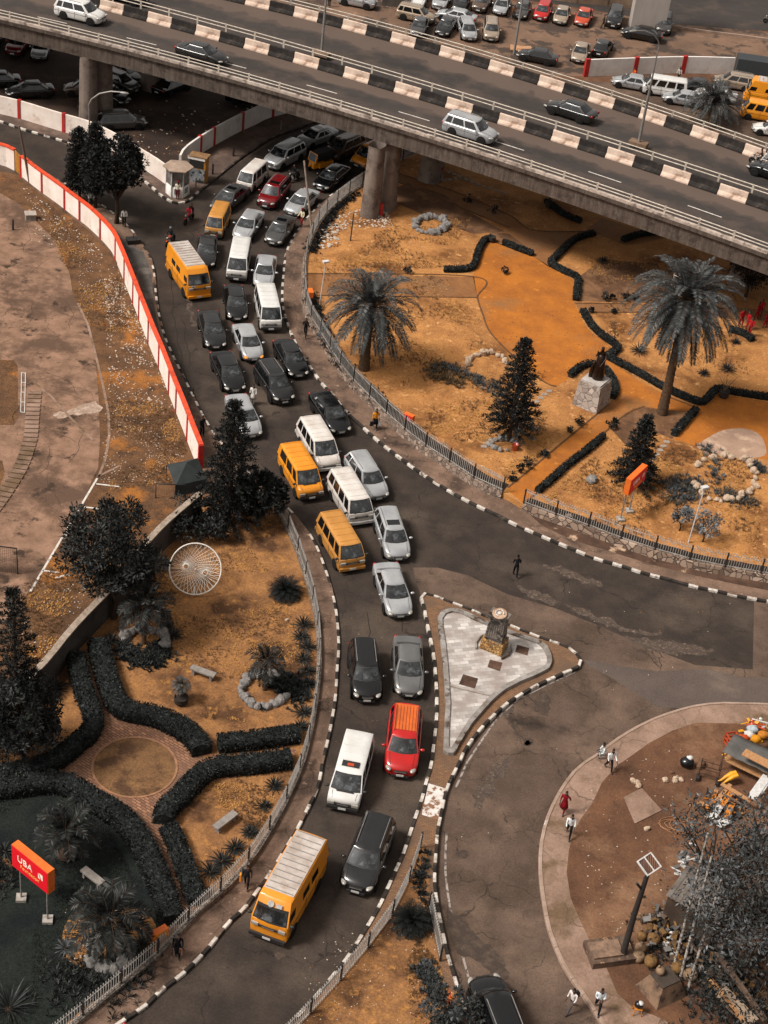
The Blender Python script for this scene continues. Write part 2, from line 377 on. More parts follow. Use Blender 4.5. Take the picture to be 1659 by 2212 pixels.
K4 = [(840, 340), (800, 365), (763.6, 387), (734, 407), (700, 430), (684, 446), (660, 472), (644.5, 493), (629.6, 516), (618, 542), (613, 570), (610, 601.5), (608, 638), (611.5, 671), (619.7, 697.5), (631, 727), (648, 760), (667.6, 790), (691, 823), (720.5, 856), (747, 889), (780, 919), (813, 949), (846, 975), (879, 1000), (912, 1023), (945.5, 1044.6), (978.6, 1064.5), (1011.6, 1082.6), (1041, 1097), (1077.6, 1113.7), (1107.4, 1129.4), (1168, 1156.5), (1229, 1182), (1287, 1205.6), (1327.5, 1217.4), (1361, 1227.6), (1391.8, 1237.7), (1425.7, 1246), (1463, 1256), (1507, 1268), (1551, 1276.7), (1595, 1286.8), (1639, 1295), (1720, 1308)]
K2 = [(-60, 247), (0, 261), (49.6, 278), (106, 294), (159, 311), (215, 331), (262, 357), (297.6, 380), (324, 400), (344, 418), (367, 433), (383.6, 438), (407, 433), (430, 413), (463, 387), (496, 360), (526, 337), (548.6, 322), (588, 297.6), (648, 274.5), (687.5, 261), (720.5, 251), (770, 232)]
K5 = [(908, 1289), (909, 1281), (917, 1279), (930, 1281), (977, 1298.5), (1016.7, 1313.5), (1056, 1331), (1097.7, 1346), (1134.7, 1361), (1176.4, 1377), (1218, 1391), (1241, 1404), (1255, 1421), (1257.4, 1430.4), (1248, 1442), (1213.5, 1455.9), (1195, 1465), (1160, 1481), (1126.6, 1500), (1095.4, 1520.7), (1070, 1543.8), (1049, 1564.7), (1026, 1592), (1005, 1622.5), (995, 1646), (975, 1685.5), (965, 1712), (955.3, 1758), (948.7, 1791), (945, 1834), (942, 1877), (942, 1910), (948.7, 1960), (958.7, 2009.6), (968.5, 2056), (981.8, 2098.8), (995, 2141.8), (1001.6, 2161.6), (1020, 2215), (1045, 2280)]
K5L = [(908, 1289), (916, 1319), (921.8, 1349.4), (928.7, 1381.8), (934.5, 1411.9), (938, 1446.6), (940.3, 1474.4), (941.5, 1506.8), (941.5, 1539), (939, 1571.6), (934.5, 1608.6), (929, 1652), (919, 1685.5), (909, 1725), (895.8, 1761.5), (882.6, 1801), (869.4, 1841), (852.8, 1877), (836.3, 1913.7), (818, 1953), (795, 1993), (770, 2032.7), (743.7, 2072), (714, 2108.8), (680.9, 2148.4), (647.8, 2184.8), (621.4, 2212), (560, 2270)]
K6 = [(1740, 1524), (1659, 1518.8), (1605, 1517), (1554, 1516.4), (1503.5, 1522), (1463, 1532), (1422, 1546), (1388.4, 1561), (1354.5, 1579.7), (1320.7, 1601.7), (1286.8, 1628.8), (1259.7, 1645.8), (1246, 1656), (1219, 1690), (1195.4, 1730.5), (1178.5, 1771), (1168, 1815), (1165, 1855.7), (1166.6, 1899.8), (1173.4, 1950.6), (1185, 2008), (1202, 2052), (1222.5, 2096), (1249.6, 2133.4), (1276.7, 2174), (1300, 2207.6), (1330, 2255)]
F2 = [(790, 393), (780, 400), (747, 422), (714, 450), (694, 472), (681, 495), (667.6, 526), (661, 548.6), (658, 581.7), (657.7, 631), (664, 671), (681, 700.7), (707, 743.7), (734, 786.7), (763.5, 823), (796.6, 856), (829.7, 889), (862.7, 919), (912, 958.6), (962, 991.7), (1011.6, 1024.8), (1044.6, 1044.6), (1086, 1061)]
F3 = [(1131, 1087), (1190, 1109), (1256, 1131), (1334, 1161.5), (1375, 1175), (1415.5, 1188.6), (1456, 1198.8), (1500, 1212), (1540.8, 1220.8), (1584.8, 1227.6), (1628.8, 1236), (1720, 1249)]
def kerb(name, pts, side, z=0.185, bl=0.64, lab=None, mats=(WHT, BLK), wdt=0.15, world=None):
    path = world or smooth(W(pts, z), bl)
    for p in path: p.z = 0
    a, b = -0.03 * side, wdt * side
    mb = MB()
    prof = [(a, 0.0), (a, z - .03), (a + .03 * side, z), (b, z), (b, 0.0)]
    # each painted block its own short length with a fine joint
    for i in range(len(path) - 1):
        p, q = path[i], path[i + 1]; d = (q - p)
        zz = rnd.uniform(-.008, .012)
        seg = [p + d * .012, q - d * .012]
        nn = Vector((-d.y, d.x, 0)).normalized()
        vs = [s + nn * o + Vector((0, 0, h + (zz if h > 0.01 else 0))) for s in seg for o, h in prof]
        fs = [(j, j + 5, (j + 1) % 5 + 5, (j + 1) % 5) for j in range(5)] + [(4, 3, 2, 1, 0), (5, 6, 7, 8, 9)]
        mi = i % 2
        if rnd.random() < .05: mi = 1
        mb.add(vs, fs, mi)
    return struct(name, mb, list(mats), lab, fixn=True)
# fresh asphalt in the jammed carriageway and on the junction
JAM = [(-60, 250), (120, 300), (300, 395), (383, 442), (470, 380), (650, 270), (860, 220), (860, 340)] + K4[1:32] + K4[32:] + [(1629, 1300), (1626, 1446), (1500, 1436), (1385, 1392), (1290, 1350), (1200, 1314), (1097, 1284), (1011, 1243), (945, 1226), (892, 1226), (898, 1255), (909, 1285)] + K5L[1:] + [(560, 2300), (150, 2300)] + L1[::-1][1:] + K3[::-1] + [(0, 330), (-60, 320)]
sheet('fresh_asphalt', JAM, 0.008, ASP)
sheet('asphalt_patch', [(1330, 1437), (1420, 1450), (1530, 1445), (1600, 1463), (1760, 1470), (1760, 1530), (1659, 1524), (1554, 1518), (1470, 1530), (1420, 1528), (1340, 1475), (1270, 1437), (1262, 1425), (1290, 1428)], 0.008, mat('asphalt_mid', '#5a4e47', '#4d433e', .4, .85, grain=.15, c3='#675950', s3=.2))
# pavements (raised)
def poly(*parts):
    out = []
    for q in parts: out += q
    return out
wk3 = smooth(W(K3, Z1), 1.0); wl1 = smooth(W(L1, Z1), 1.0)
# wall foot of the orange-capped wall
WA = [(48, 384), (82, 411), (122, 440), (165, 473), (195, 496), (240, 542), (259.6, 580), (292.7, 663), (326, 748.6), (350.5, 806.5), (372, 863), (393.5, 916), (415, 972), (432, 1015)]
FW1 = [(596, 1092), (618, 1130), (640, 1178), (655, 1222), (668, 1262), (680, 1310), (688, 1360), (690, 1420), (686, 1480), (678, 1540), (667, 1592), (653, 1645), (636, 1685), (615, 1732), (582, 1791), (548.6, 1844), (496, 1907), (430, 1963), (390, 2006), (347, 2052), (298, 2095), (231, 2148), (165, 2204), (90, 2262)]
slab('pavement', wk3 + wl1 + list(reversed(W([(40, 345)] + WA + [(450, 1040)] + FW1, Z1))), Z1, WALK, world=True)
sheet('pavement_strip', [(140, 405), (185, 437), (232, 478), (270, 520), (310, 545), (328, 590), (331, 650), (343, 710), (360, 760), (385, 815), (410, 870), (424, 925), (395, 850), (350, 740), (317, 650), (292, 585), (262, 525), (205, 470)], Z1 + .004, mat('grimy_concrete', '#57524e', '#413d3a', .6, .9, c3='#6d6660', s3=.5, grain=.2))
kerb('kerb', K3, -1); kerb('kerb', L1, -1)
# right-hand pavement, stone retaining wall and garden
wk4 = smooth(W(K4, Z1), 1.0)
ff = W(F2, ZG + .1); f3 = W(F3, ZG + .1)
slab('pavement', wk4 + list(reversed([Vector((p.x, p.y, Z1)) for p in W([(900, 320), (850, 352)], .3) + ff + f3])), Z1, WALK, world=True)
kerb('kerb', K4, 1)
GPOLY = [Vector((p.x, p.y, ZG)) for p in W([(1010, 315), (905, 330), (850, 352)], ZG) + ff + f3 + W([(1760, 1255), (1760, 560), (1500, 420), (1200, 320)], ZG)]
slab('garden_ground', GPOLY, ZG, GARD, world=True, z0=-.05)
def sweepthing(name, path, prof, M, lab, cat, group=None):
    o = MB().sweep(path, prof).build(name, M, fixn=True); return tag(o, lab, cat, group)
wpath = [Vector((p.x, p.y, 0)) for p in smooth(ff, 1.2)]
sweepthing('retaining_wall', wpath, [(-.28, 0), (-.14, ZG + .12), (.2, ZG + .12), (.2, 0)], BRKW, 'long curved rubble stone wall under the railing between pavement and palm garden', 'retaining wall')
dk_ = mat('shade_hedge_strip', '#241f1b', '#342a22', 2, .95, bump=.5, bscale=9)  # ditch shadow and hedge behind the railings, painted as one dark strip
struct('shade_hedge_strip', MB().sweep([Vector((p.x, p.y, ZG + .003)) for p in smooth(ff[14:], 1.0)], [(.25, 0), (1.15, 0)], closed=False), dk_)
struct('shade_hedge_strip', MB().sweep([Vector((p.x, p.y, ZG + .003)) for p in smooth(f3, 1.0)], [(.25, 0), (1.0, 0)], closed=False), dk_)
wpath2 = [Vector((p.x, p.y, 0)) for p in smooth(f3, 1.2)]
sweepthing('retaining_wall', wpath2, [(-.28, 0), (-.14, ZG + .12), (.2, ZG + .12), (.2, 0)], stonemat('crumbled_wall', ['#77604f', '#a18a78', '#5a473b', '#b59d8a'], '#4a3a30', 2.2), 'crumbling low stone wall under the railing right of the garden gate gap', 'retaining wall')
sheet('rubble_strip', [(1145, 1112), (1200, 1120), (1262, 1150), (1330, 1180), (1400, 1200), (1500, 1228), (1620, 1250), (1720, 1268), (1720, 1285), (1620, 1268), (1500, 1243), (1400, 1217), (1320, 1192), (1240, 1168), (1170, 1135)], Z1 + .004, mat('eroded_dirt', '#5a4336', '#3b2d25', .8, .95, bump=1, bscale=5, c3='#b3957c', s3=.9, t3=(.58, .66)))
# garden floor right: paths
z = ZG + .004
sheet('orange_path', [(1022, 598), (1026, 570), (1040, 540), (1060, 520), (1090, 530), (1150, 552), (1192, 578), (1238, 604), (1239, 653.6), (1251, 674), (1259.7, 697.6), (1280, 721), (1310, 742), (1326, 758), (1312, 778), (1380, 822), (1437, 852), (1505, 878), (1528, 874), (1550, 852), (1580, 855), (1760, 885), (1760, 1015), (1659, 992), (1571, 985.5), (1517, 968.5), (1456, 948), (1480, 912), (1512, 890), (1440, 885), (1392, 879), (1362, 890), (1334, 907.6), (1307, 934.6), (1259.7, 978.7), (1198.8, 1029.5), (1158, 1066.7), (1131, 1087), (1095, 1058), (1148, 1012.5), (1209, 961.7), (1283.5, 900.8), (1314, 873.7), (1331, 853.4), (1330, 815), (1316, 790), (1295, 765), (1262, 792), (1226, 819.5), (1202, 834.7), (1180, 828), (1140, 798), (1090, 752), (1057, 715), (1043, 680), (1031, 643)], z, ORPATH)
sheet('garden_path', [(664, 591), (1024, 598), (1031, 643), (668, 638)], z, ORPATH2)
sheet('garden_path', [(1243, 655), (1385, 657), (1480, 656), (1640, 668), (1760, 690), (1760, 740), (1640, 700), (1480, 674), (1378, 675.6), (1252, 674)], z, ORPATH2)
sheet('garden_path', [(856, 374), (962, 407), (1097, 463), (1150, 497), (1262, 500), (1300, 470), (1435, 515), (1350, 530), (1285, 503), (1240, 518), (1192, 562), (1188, 578), (1150, 552), (1085, 530), (1058, 518), (1100, 492), (1005, 453), (912, 413), (849, 390)], z, ORPATH2)
sheet('pale_patch', [(1505, 965), (1530, 945), (1560, 930), (1605, 925), (1640, 938), (1654, 965), (1650, 985), (1600, 990), (1540, 982)], z + .004, mat('faded_paving', '#a58873', '#8f7463', .6, .9, c3='#b89b84', s3=.7), sm=.5)
sheet('bare_bed', [(1392, 880), (1440, 886), (1510, 890), (1480, 912), (1452, 948), (1420, 935), (1350, 960), (1318, 925), (1336, 908), (1362, 890)], z + .004, mat('bed_soil', '#6b4c35', '#533b2b', .8, .95, bump=.5, bscale=10, c3='#7c5a40', s3=.5))
for q in ([(1045, 530), (1068, 515), (1120, 535), (1150, 552), (1148, 540), (1100, 505), (1065, 500), (1040, 515)], [(1243, 604), (1300, 560), (1420, 570), (1440, 610), (1400, 655), (1250, 650)], [(880, 395), (960, 420), (1000, 450), (1090, 500), (1020, 505), (930, 470), (860, 440), (835, 415)]):
    sheet('bare_bed', q, z + .004, MATS['bed_soil'])
# triangular traffic island
ring = smooth(W(K5, Z1), 1.0); left = smooth(W(K5L, Z1), 1.0)
slab('island_pavement', ring + list(reversed(left[1:])), Z1, PAVER, world=True)
kerb('kerb', K5, -1, z=.26, bl=.66); kerb('kerb', K5L, 1, z=.26, bl=.66)
def z6(t): return [(x / 4.320 + 877.8, y / 4.320 + 1289.2) for x, y in t]
OUTR = [(290, 190), (330, 125), (430, 98), (520, 115), (640, 170), (770, 230), (950, 300), (1100, 350), (1250, 400), (1320, 455), (1355, 535), (1362, 600), (1330, 665), (1200, 730), (1070, 782), (930, 855), (850, 915), (780, 985), (700, 1075), (620, 1165), (560, 1260), (500, 1360), (450, 1455), (400, 1458), (345, 1425), (355, 1200), (368, 1000), (355, 800), (340, 600), (322, 430), (300, 300)]
INR = [(335, 200), (370, 150), (430, 130), (510, 146), (630, 205), (765, 262), (940, 330), (1090, 380), (1230, 428), (1280, 475), (1312, 540), (1318, 600), (1290, 640), (1180, 695), (1050, 750), (905, 825), (820, 888), (750, 955), (665, 1050), (585, 1140), (520, 1240), (462, 1340), (420, 1405), (395, 1395), (400, 1200), (412, 1000), (400, 800), (385, 600), (367, 430), (345, 300)]
zt = .42
pt = resample(W(z6(OUTR + OUTR[:1]), zt), .35)[:-1]
_in = resample(W(z6(INR + INR[:1]), zt), .15)[:-1]
pin = [min(_in, key=lambda v: (v - q).length) for q in pt]
edge = MB()
n_ = len(pt)
for i in range(n_):
    j = (i + 1) % n_
    a, b, c, d = pt[i], pt[j], pin[j], pin[i]
    lo = lambda v: Vector((v.x, v.y, Z1))
    edge.add([a, b, c, d, lo(a), lo(b), lo(c), lo(d)], [(0, 3, 2, 1), (0, 1, 5, 4), (3, 7, 6, 2)])
isl = tag(edge.build('planter_edge', mat('edge_plaster', '#97918c', '#6e655e', 1.4, .85, c3='#4b3d33', s3=1.2, t3=(.55, .62)), fixn=True), 'worn grey plaster rim around the marble triangle on the traffic island', 'planter rim')
sheet('marble_floor', z6(INR), zt - .12, MARB)
for q in ([(1035, 447), (1147, 478), (1130, 548), (1014, 515)], [(780, 585), (897, 615), (873, 694), (756, 655)], [(530, 722), (670, 762), (640, 856), (490, 815)]):
    sheet('soil_pit', z6(q), zt - .112, mat('pit_soil', '#5e463a', '#3c2d25', 1.5, .95, bump=.5, bscale=8))
st_ = W(z6([(412, 822), (790, 912)]), zt)
tag(MB().sweep([Vector((p.x, p.y, .2)) for p in st_], [(-.06, 0), (-.06, .2), (.1, .2), (.1, 0)]).build('marble_step', mat('step_stone', '#a39a93', '#84776e', 2, .8), fixn=True), 'low stone step crossing the marble triangle on the traffic island', 'step')
sheet('painted_crossing', [(925.6, 1692), (965.3, 1704), (948.7, 1771), (910.7, 1759.7)], Z1 + .004, mat('crossing_paint', '#d3ccc6', '#bcb2aa', 2, .75, c3='#7d5a44', s3=2.3, t3=(.5, .56)))
F4 = [(907.4, 1831), (890.9, 1884), (871, 1932), (844.6, 1981.6), (805, 2034.5), (762, 2087.5), (712, 2143.7), (656, 2205), (600, 2262)]
F5 = [(927, 1960), (937, 1996), (943.8, 2036), (950.4, 2075.7)]
sheet('dry_ground', F4 + [(1010, 2290), (985, 2212), (968, 2150), (955, 2100), (948, 2075), (936, 2020), (926, 1960), (926, 1900), (925, 1860), (921, 1838), (912, 1826)], Z1 + .008, GARL)
# roundabout corner bottom right
wk6 = smooth(W(K6, Z1), 1.0)
slab('pavement', wk6 + W([(1420, 2330), (1760, 2330), (1760, 1524)], Z1), Z1, WALK3, world=True)
KP = mat('kerb_plain', '#a18a7c', '#86705f', 1.2, .85, c3='#cfc5bb', s3=.6, t3=(.62, .7)); kerb('kerb', K6, 1, mats=(KP, KP), bl=1.0, z=.22)
INN = [(1760, 1590), (1659, 1572), (1588, 1562.8), (1503.5, 1561), (1452.8, 1578), (1402, 1605), (1354.5, 1639), (1334, 1652.6), (1300.4, 1690), (1280, 1734), (1253, 1771), (1238, 1800), (1229, 1835.5), (1224, 1883), (1232.6, 1940), (1256, 1994.6), (1276.7, 2038.6), (1310, 2090), (1334, 2147), (1368, 2177), (1420, 2196), (1480, 2230), (1520, 2330), (1760, 2330)]
sheet('dirt_yard', INN, Z1 + .004, DIRT)
sheet('concrete_slab', [(1346.5, 1722), (1386, 1702), (1430, 1750), (1371, 1779)], Z1 + .05, WALK3)
# left garden
LG = [(420, 1075), (596, 1092)] + FW1[1:] + [(60, 2330), (-120, 2330), (-120, 1560), (0, 1555), (99, 1480), (231, 1335), (350, 1190)]
sheet('garden_ground', LG, Z1 + .004, GARL)
sheet('dark_lawn', [(-120, 1715), (0, 1712), (99, 1700), (150, 1705), (198, 1738), (248, 1765), (281, 1795), (306, 1836), (327, 1880), (352, 1945), (362, 2000), (330, 2050), (280, 2095), (215, 2150), (150, 2204), (90, 2255), (-120, 2300)], Z1 + .008, LAWN)
GBED = mat('gravel_bed', '#8a6038', '#5e442d', 2.5, .95, bump=1, bscale=9, c3='#b07c44', s3=2.5, t3=(.5, .6), grain=.3)
sheet('gravel_bed', [(135, 2035), (138, 2005), (155, 1975), (185, 1958), (225, 1955), (290, 1965), (330, 1985), (338, 2030), (300, 2060), (262, 2080), (215, 2098), (175, 2090), (145, 2070)], Z1 + .012, GBED, sm=.5)
sheet('gravel_bed', [(-60, 1855), (10, 1850), (28, 1880), (15, 1905), (-60, 1915)], Z1 + .012, GBED, sm=.5)
CC = G(291, 1657, Z1)
def circ(c, r, n=48): return [Vector((c.x + r * math.cos(2 * math.pi * i / n), c.y + r * math.sin(2 * math.pi * i / n), c.z)) for i in range(n)]
sheet('brick_path', [(182, 1425), (205, 1418), (232, 1500), (255, 1570), (285, 1610), (225, 1620), (205, 1520)], Z1 + .008, PAVER2)
sheet('brick_path', [(-100, 1690), (0, 1684), (120, 1668), (180, 1660), (180, 1690), (100, 1686), (0, 1698), (-100, 1706)], Z1 + .008, PAVER2)
sheet('brick_path', [(400, 1640), (470, 1636), (640, 1618), (640, 1628), (540, 1642), (430, 1665), (400, 1665)], Z1 + .008, PAVER2)
sheet('brick_path', [(300, 1700), (345, 1710), (360, 1780), (395, 1880), (425, 1955), (400, 1990), (375, 1930), (340, 1840), (310, 1770)], Z1 + .008, PAVER2)
sheet('brick_circle', circ(CC, 3.75), Z1 + .012, PAVER2, world=True)
sheet('dry_circle', circ(CC, 2.2), Z1 + .016, mat('trodden_grass', '#7c5b3d', '#634832', 1.2, .95, bump=.5, bscale=12, c3='#523b2a', s3=.6, grain=.2), world=True)
rimr = [p + Vector((0, 0, .016)) for p in circ(CC, 2.27)]; rimr.append(rimr[0].copy())
struct('circle_rim', MB().sweep(rimr, [(-.06, 0), (-.06, .03), (.06, .03), (.06, 0)]), mat('brick_rim', '#9c7355', '#7f5c46', 3, .85), fixn=True)
# upper parking dirt under and beyond the deck
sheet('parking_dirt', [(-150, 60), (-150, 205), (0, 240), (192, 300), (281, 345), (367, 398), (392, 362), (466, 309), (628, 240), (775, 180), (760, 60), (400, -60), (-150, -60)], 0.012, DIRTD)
WETD = mat('wet_dirt', '#7a5f4d', '#5d4a3d', .16, .8, bump=.4, bscale=6, c3='#463a33', s3=.3, t3=(.5, .56), c4='#8d6f5a', s4=.8, t4=(.6, .72), grain=.12)
sheet('parking_dirt', [(560, -160), (1010, -10), (1320, 30), (1440, 40), (1760, 85), (1760, 150), (1260, 165), (1100, 160), (820, 80), (560, 0)], 0.012, WETD)
sheet('far_road', [(980, -30), (1130, -60), (1800, -10), (1800, 78), (1450, 52), (1320, 28), (1100, -6)], 0.016, ASPD)
sheet('far_road', [(1180, 170), (1320, 178), (1800, 200), (1800, 420), (1500, 330)], 0.014, ASPO)
kerb('kerb', [(1435, 52), (1500, 62), (1600, 75), (1760, 96)], 1, mats=(KP, KP), bl=1.2, z=.25)
# pavement along the upper walls
W2 = [(-60, 232), (0, 245), (46, 256), (127, 281), (192, 300), (245, 325), (281, 347), (331, 377), (370, 405)]
W3 = [(388, 374), (394, 362), (405, 351), (433, 331), (466, 311), (516, 284), (548.6, 269.5), (578, 254.6), (628, 241), (700, 215), (775, 185)]
wk2 = smooth(W(K2, Z1), 1.0)
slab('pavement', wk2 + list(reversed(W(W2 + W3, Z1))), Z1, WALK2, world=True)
kerb('kerb', K2[:14], 1); kerb('kerb', K2[13:], 1, mats=(mat('kerb_shaded', '#4b433d', '#37302c', 2, .9, c3='#7d7168', s3=1.4, t3=(.62, .66)), BLK))  # kerb under the deck has its shade painted in as dark colour
# left yard
sheet('yard_grass', [(-150, 335), (48, 380)] + WA[1:] + [(395, 1090), (350, 1133), (198, 1315), (86, 1444), (0, 1540), (-150, 1560)], 0.012, YARDG)
sheet('yard_concrete', [(-150, 330), (40, 440), (120, 520), (150, 590), (158, 640), (185, 690), (205, 760), (213, 860), (216, 950), (212, 1010), (200, 1035), (180, 1090), (60, 1280), (-60, 1440), (-150, 1500)], 0.016, YARD)
sheet('grass_patch', [(-60, 775), (30, 778), (38, 790), (40, 900), (30, 918), (-60, 918)], 0.02, YARDG)
sheet('grass_patch', [(-60, 985), (5, 995), (10, 1020), (-5, 1065), (-60, 1090)], 0.02, YARDG)
def line(name, pts, wd, z, M):
    p = W(pts, z); return struct(name, MB().sweep(p, [(-wd / 2, 0), (wd / 2, 0)], closed=False), M, fixn=False)
for q in ([(210, 1033), (65, 1278)], [(208, 1045), (258, 1051)], [(182, 1095), (225, 1100)], [(152, 1142), (140, 1163)], [(92, 1232), (128, 1237)], [(120, 1248), (150, 1240)]):
    line('painted_line', q, .14, .02, WPAINT)
for q in ([(168, 655), (190, 700), (205, 760), (222, 830), (234, 890), (236, 940), (228, 990), (213, 1030)], [(68, 822), (110, 855), (150, 900), (200, 950)], [(210, 1030), (260, 1005)]):
    line('concrete_edging', q, .18, .03, WALK3)
edg = MB()
pth = smooth(W([(75, 850), (70, 900), (65, 950), (45, 1010), (15, 1060), (-20, 1110)], 0), .55)
for p, nn in zip(pth, normals(pth)):
    edg.box((p.x, p.y, .05), (.95, .42, .1), math.atan2(nn.y, nn.x))
struct('block_edging', edg, WALK3)
wp_ = smooth(W([(115, 895), (150, 885), (180, 872), (205, 868), (218, 882), (210, 893), (180, 894), (150, 898), (118, 903)], .024), .2, True)[:-1]
for v in wp_: v += Vector((noise.noise(v * 1.7), noise.noise(v * 1.7 + Vector((7, 0, 0))), 0)) * .35
sheet('worn_patch', wp_, .024, mat('pale_scrape', '#9c8474', '#86705f', 2.5, .9, c3='#b09b8c', s3=2, t3=(.5, .6)), world=True)
# worn edge line and water stains
line('edge_line', [(1245, 1450), (1180, 1480), (1120, 1510), (1075, 1550), (1040, 1600), (1010, 1645), (985, 1700)], .12, .02, WORN)
line('edge_line', [(965, 1800), (962, 1840), (962, 1880), (966, 1920), (972, 1960), (985, 2010), (998, 2060), (1012, 2110)], .12, .02, WORN)
STN = mat('wet_stain', '#41362f', '#5a4b40', 2.2, .75, grain=.12, lo=.45, hi=.75)
def blob(pts, z=.024):
    p = smooth(W(pts, z), .12, True)[:-1]
    for v in p: v += Vector((noise.noise(v * 1.9), noise.noise(v * 1.9 + Vector((7, 0, 0))), 0)) * .28 + Vector((noise.noise(v * 6), noise.noise(v * 6 + Vector((7, 0, 0))), 0)) * .12
    sheet('road_stain', p, z, STN, world=True)
for q in ([(965, 1965), (985, 1975), (1005, 1990), (1020, 2010), (1050, 2040), (1085, 2075), (1098, 2100), (1100, 2112), (1075, 2112), (1050, 2090), (1030, 2080), (1000, 2060), (975, 2020)],
          [(1170, 1495), (1183, 1500), (1188, 1520), (1184, 1542), (1172, 1545), (1160, 1530), (1155, 1512)],
          [(1112, 1555), (1120, 1575), (1140, 1600), (1150, 1603), (1146, 1612), (1133, 1606), (1115, 1585), (1105, 1565)],
          [(1133, 1598), (1146, 1597), (1148, 1606), (1138, 1612), (1130, 1607)], [(1245, 1371), (1258, 1370), (1262, 1376), (1250, 1381), (1243, 1377)],
          [(696, 1866), (710, 1862), (713, 1870), (702, 1878)], [(600, 2060), (612, 2052), (618, 2062), (604, 2070)], [(985, 1840), (1010, 1838), (1008, 1850), (992, 1852)]):
    blob(q)
for q in ([(520, 760), (560, 790)],):
    pass
WRN = mat('worn_dusty', '#544840', '#453a33', 2.4, .9, c3='#776659', s3=5, t3=(.56, .66), grain=.2)
def dusty(pts):
    p = smooth(W(pts, .026), .15, True)[:-1]
    for v in p: v += Vector((noise.noise(v * 1.3), noise.noise(v * 1.3 + Vector((7, 0, 0))), 0)) * .45 + Vector((noise.noise(v * 5), noise.noise(v * 5 + Vector((7, 0, 0))), 0)) * .22
    sheet('worn_asphalt', p, .012, WRN, world=True)
for q in ([(1120, 1268), (1165, 1280), (1210, 1300), (1200, 1308), (1150, 1292)], [(1225, 1305), (1290, 1325), (1350, 1352), (1420, 1368), (1410, 1374), (1330, 1358), (1250, 1325)], [(1350, 1375), (1440, 1385), (1500, 1392), (1540, 1410), (1480, 1412), (1400, 1402)], [(1090, 1525), (1110, 1520), (1112, 1540), (1092, 1545)], [(1170, 1218), (1240, 1236), (1300, 1262), (1290, 1266), (1220, 1245)], [(1020, 1720), (1060, 1660), (1110, 1640), (1080, 1680), (1040, 1740)], [(700, 1140), (730, 1180), (745, 1230), (738, 1232), (720, 1185)], [(400, 600), (412, 660), (425, 700), (418, 702), (405, 660)]):
    dusty(q)
crk = MB()
def crack(pts, wd=.05, z=.012):
    p = W(pts, z); p = resample(p, .5)
    p = [v + Vector((noise.noise(v * .9), noise.noise(v * .9 + Vector((5, 5, 5))), 0)) * .25 for v in p]
    crk.sweep(p, [(-wd / 2, 0), (wd / 2, 0)], closed=False)
for q in ([(395, 690), (402, 740), (412, 790)], [(370, 600), (378, 700), (398, 800), (420, 860)], [(793, 1320), (800, 1370), (792, 1400)], [(868, 1330), (872, 1365)], [(560, 1000), (640, 1060), (700, 1120)], [(680, 960), (760, 1040)], [(1097, 1465), (1180, 1540)]):
    crack(q)
struct('road_crack', crk, mat('crack_tar', '#2a2523', '#1f1b19', 3, .9))
ycr = MB(); crk = ycr
for i in range(26):
    x, y = rnd.uniform(0, 190), rnd.uniform(420, 1200)
    if x > 60 + (y - 420) * .2 and y < 700: continue
    a = rnd.uniform(0, 6.28); pts = [(x, y)]
    for k in range(4):
        a += rnd.uniform(-.8, .8); x += 22 * math.cos(a); y += 16 * math.sin(a); pts.append((x, y))
    crack(pts, .035, .02)
struct('yard_crack', ycr, mat('crack_dirt', '#4a3b32', '#3a2d26', 3, .9))
# ============================================================ OVERPASS
ZD = 8.9
def quadfit(pts):
    """least squares y = a + b x + c x^2 through plan points"""
    Sx = [sum(p.x ** k for p in pts) for k in range(5)]; Ty = [sum(p.y * p.x ** k for p in pts) for k in range(3)]
    M = Matrix(((Sx[0], Sx[1], Sx[2]), (Sx[1], Sx[2], Sx[3]), (Sx[2], Sx[3], Sx[4])))
    return M.inverted() @ Vector(Ty)
def curve(pts, x0, x1, step):
    q = quadfit(pts); f = lambda x: q[0] + q[1] * x + q[2] * x * x
    n = 200
    return resample([Vector((x0 + (x1 - x0) * i / n, f(x0 + (x1 - x0) * i / n), ZD)) for i in range(n + 1)], step)
NEARP = W([(0, 38), (205, 88), (549, 181), (823, 264), (1097, 348), (1340, 430), (1581, 517), (1659, 547)], ZD)
near = curve(NEARP, -75, 60, 3.0)
# base of the median barrier, base of the far barrier (near faces)
MEDP = W([(240, 24), (549, 118), (703, 153), (823, 191), (1000, 243), (1097, 275), (1230, 313), (1360, 358), (1540, 417), (1620, 447)], ZD)
FARP = W([(585, 22), (640, 37), (720, 60), (823, 86), (1000, 134), (1097, 165), (1250, 210), (1400, 262), (1560, 318)], ZD)
med = curve(MEDP, -75, 60, 3.0); far = curve(FARP, -75, 60, 3.0)
sgn = 1   # left of +x travel = away from the camera
ov = empty('overpass', (0, 0, 0), 0, 'long concrete flyover carrying two carriageways across the upper part of the junction', 'overpass')
def strip(a, b, z, n=40):
    A = resample(a, sum((a[i + 1] - a[i]).length for i in range(len(a) - 1)) / n); B = resample(b, sum((b[i + 1] - b[i]).length for i in range(len(b) - 1)) / n)
    mb = MB(); k = min(len(A), len(B))
    mb.add([Vector((p.x, p.y, z)) for p in A[:k]] + [Vector((p.x, p.y, z)) for p in B[:k]], [(i, i + 1, k + i + 1, k + i) for i in range(k - 1)]); return mb
mb = MB()
wn = offset(near, -.35); wf = offset(far, 1.5)
def band(a, z0, z1, mb):
    for i in range(len(a) - 1):
        mb.add([Vector((a[i].x, a[i].y, z0)), Vector((a[i + 1].x, a[i + 1].y, z0)), Vector((a[i + 1].x, a[i + 1].y, z1)), Vector((a[i].x, a[i].y, z1))], [(0, 1, 2, 3)])
a_ = wn; b_ = wf; k = min(len(a_), len(b_))
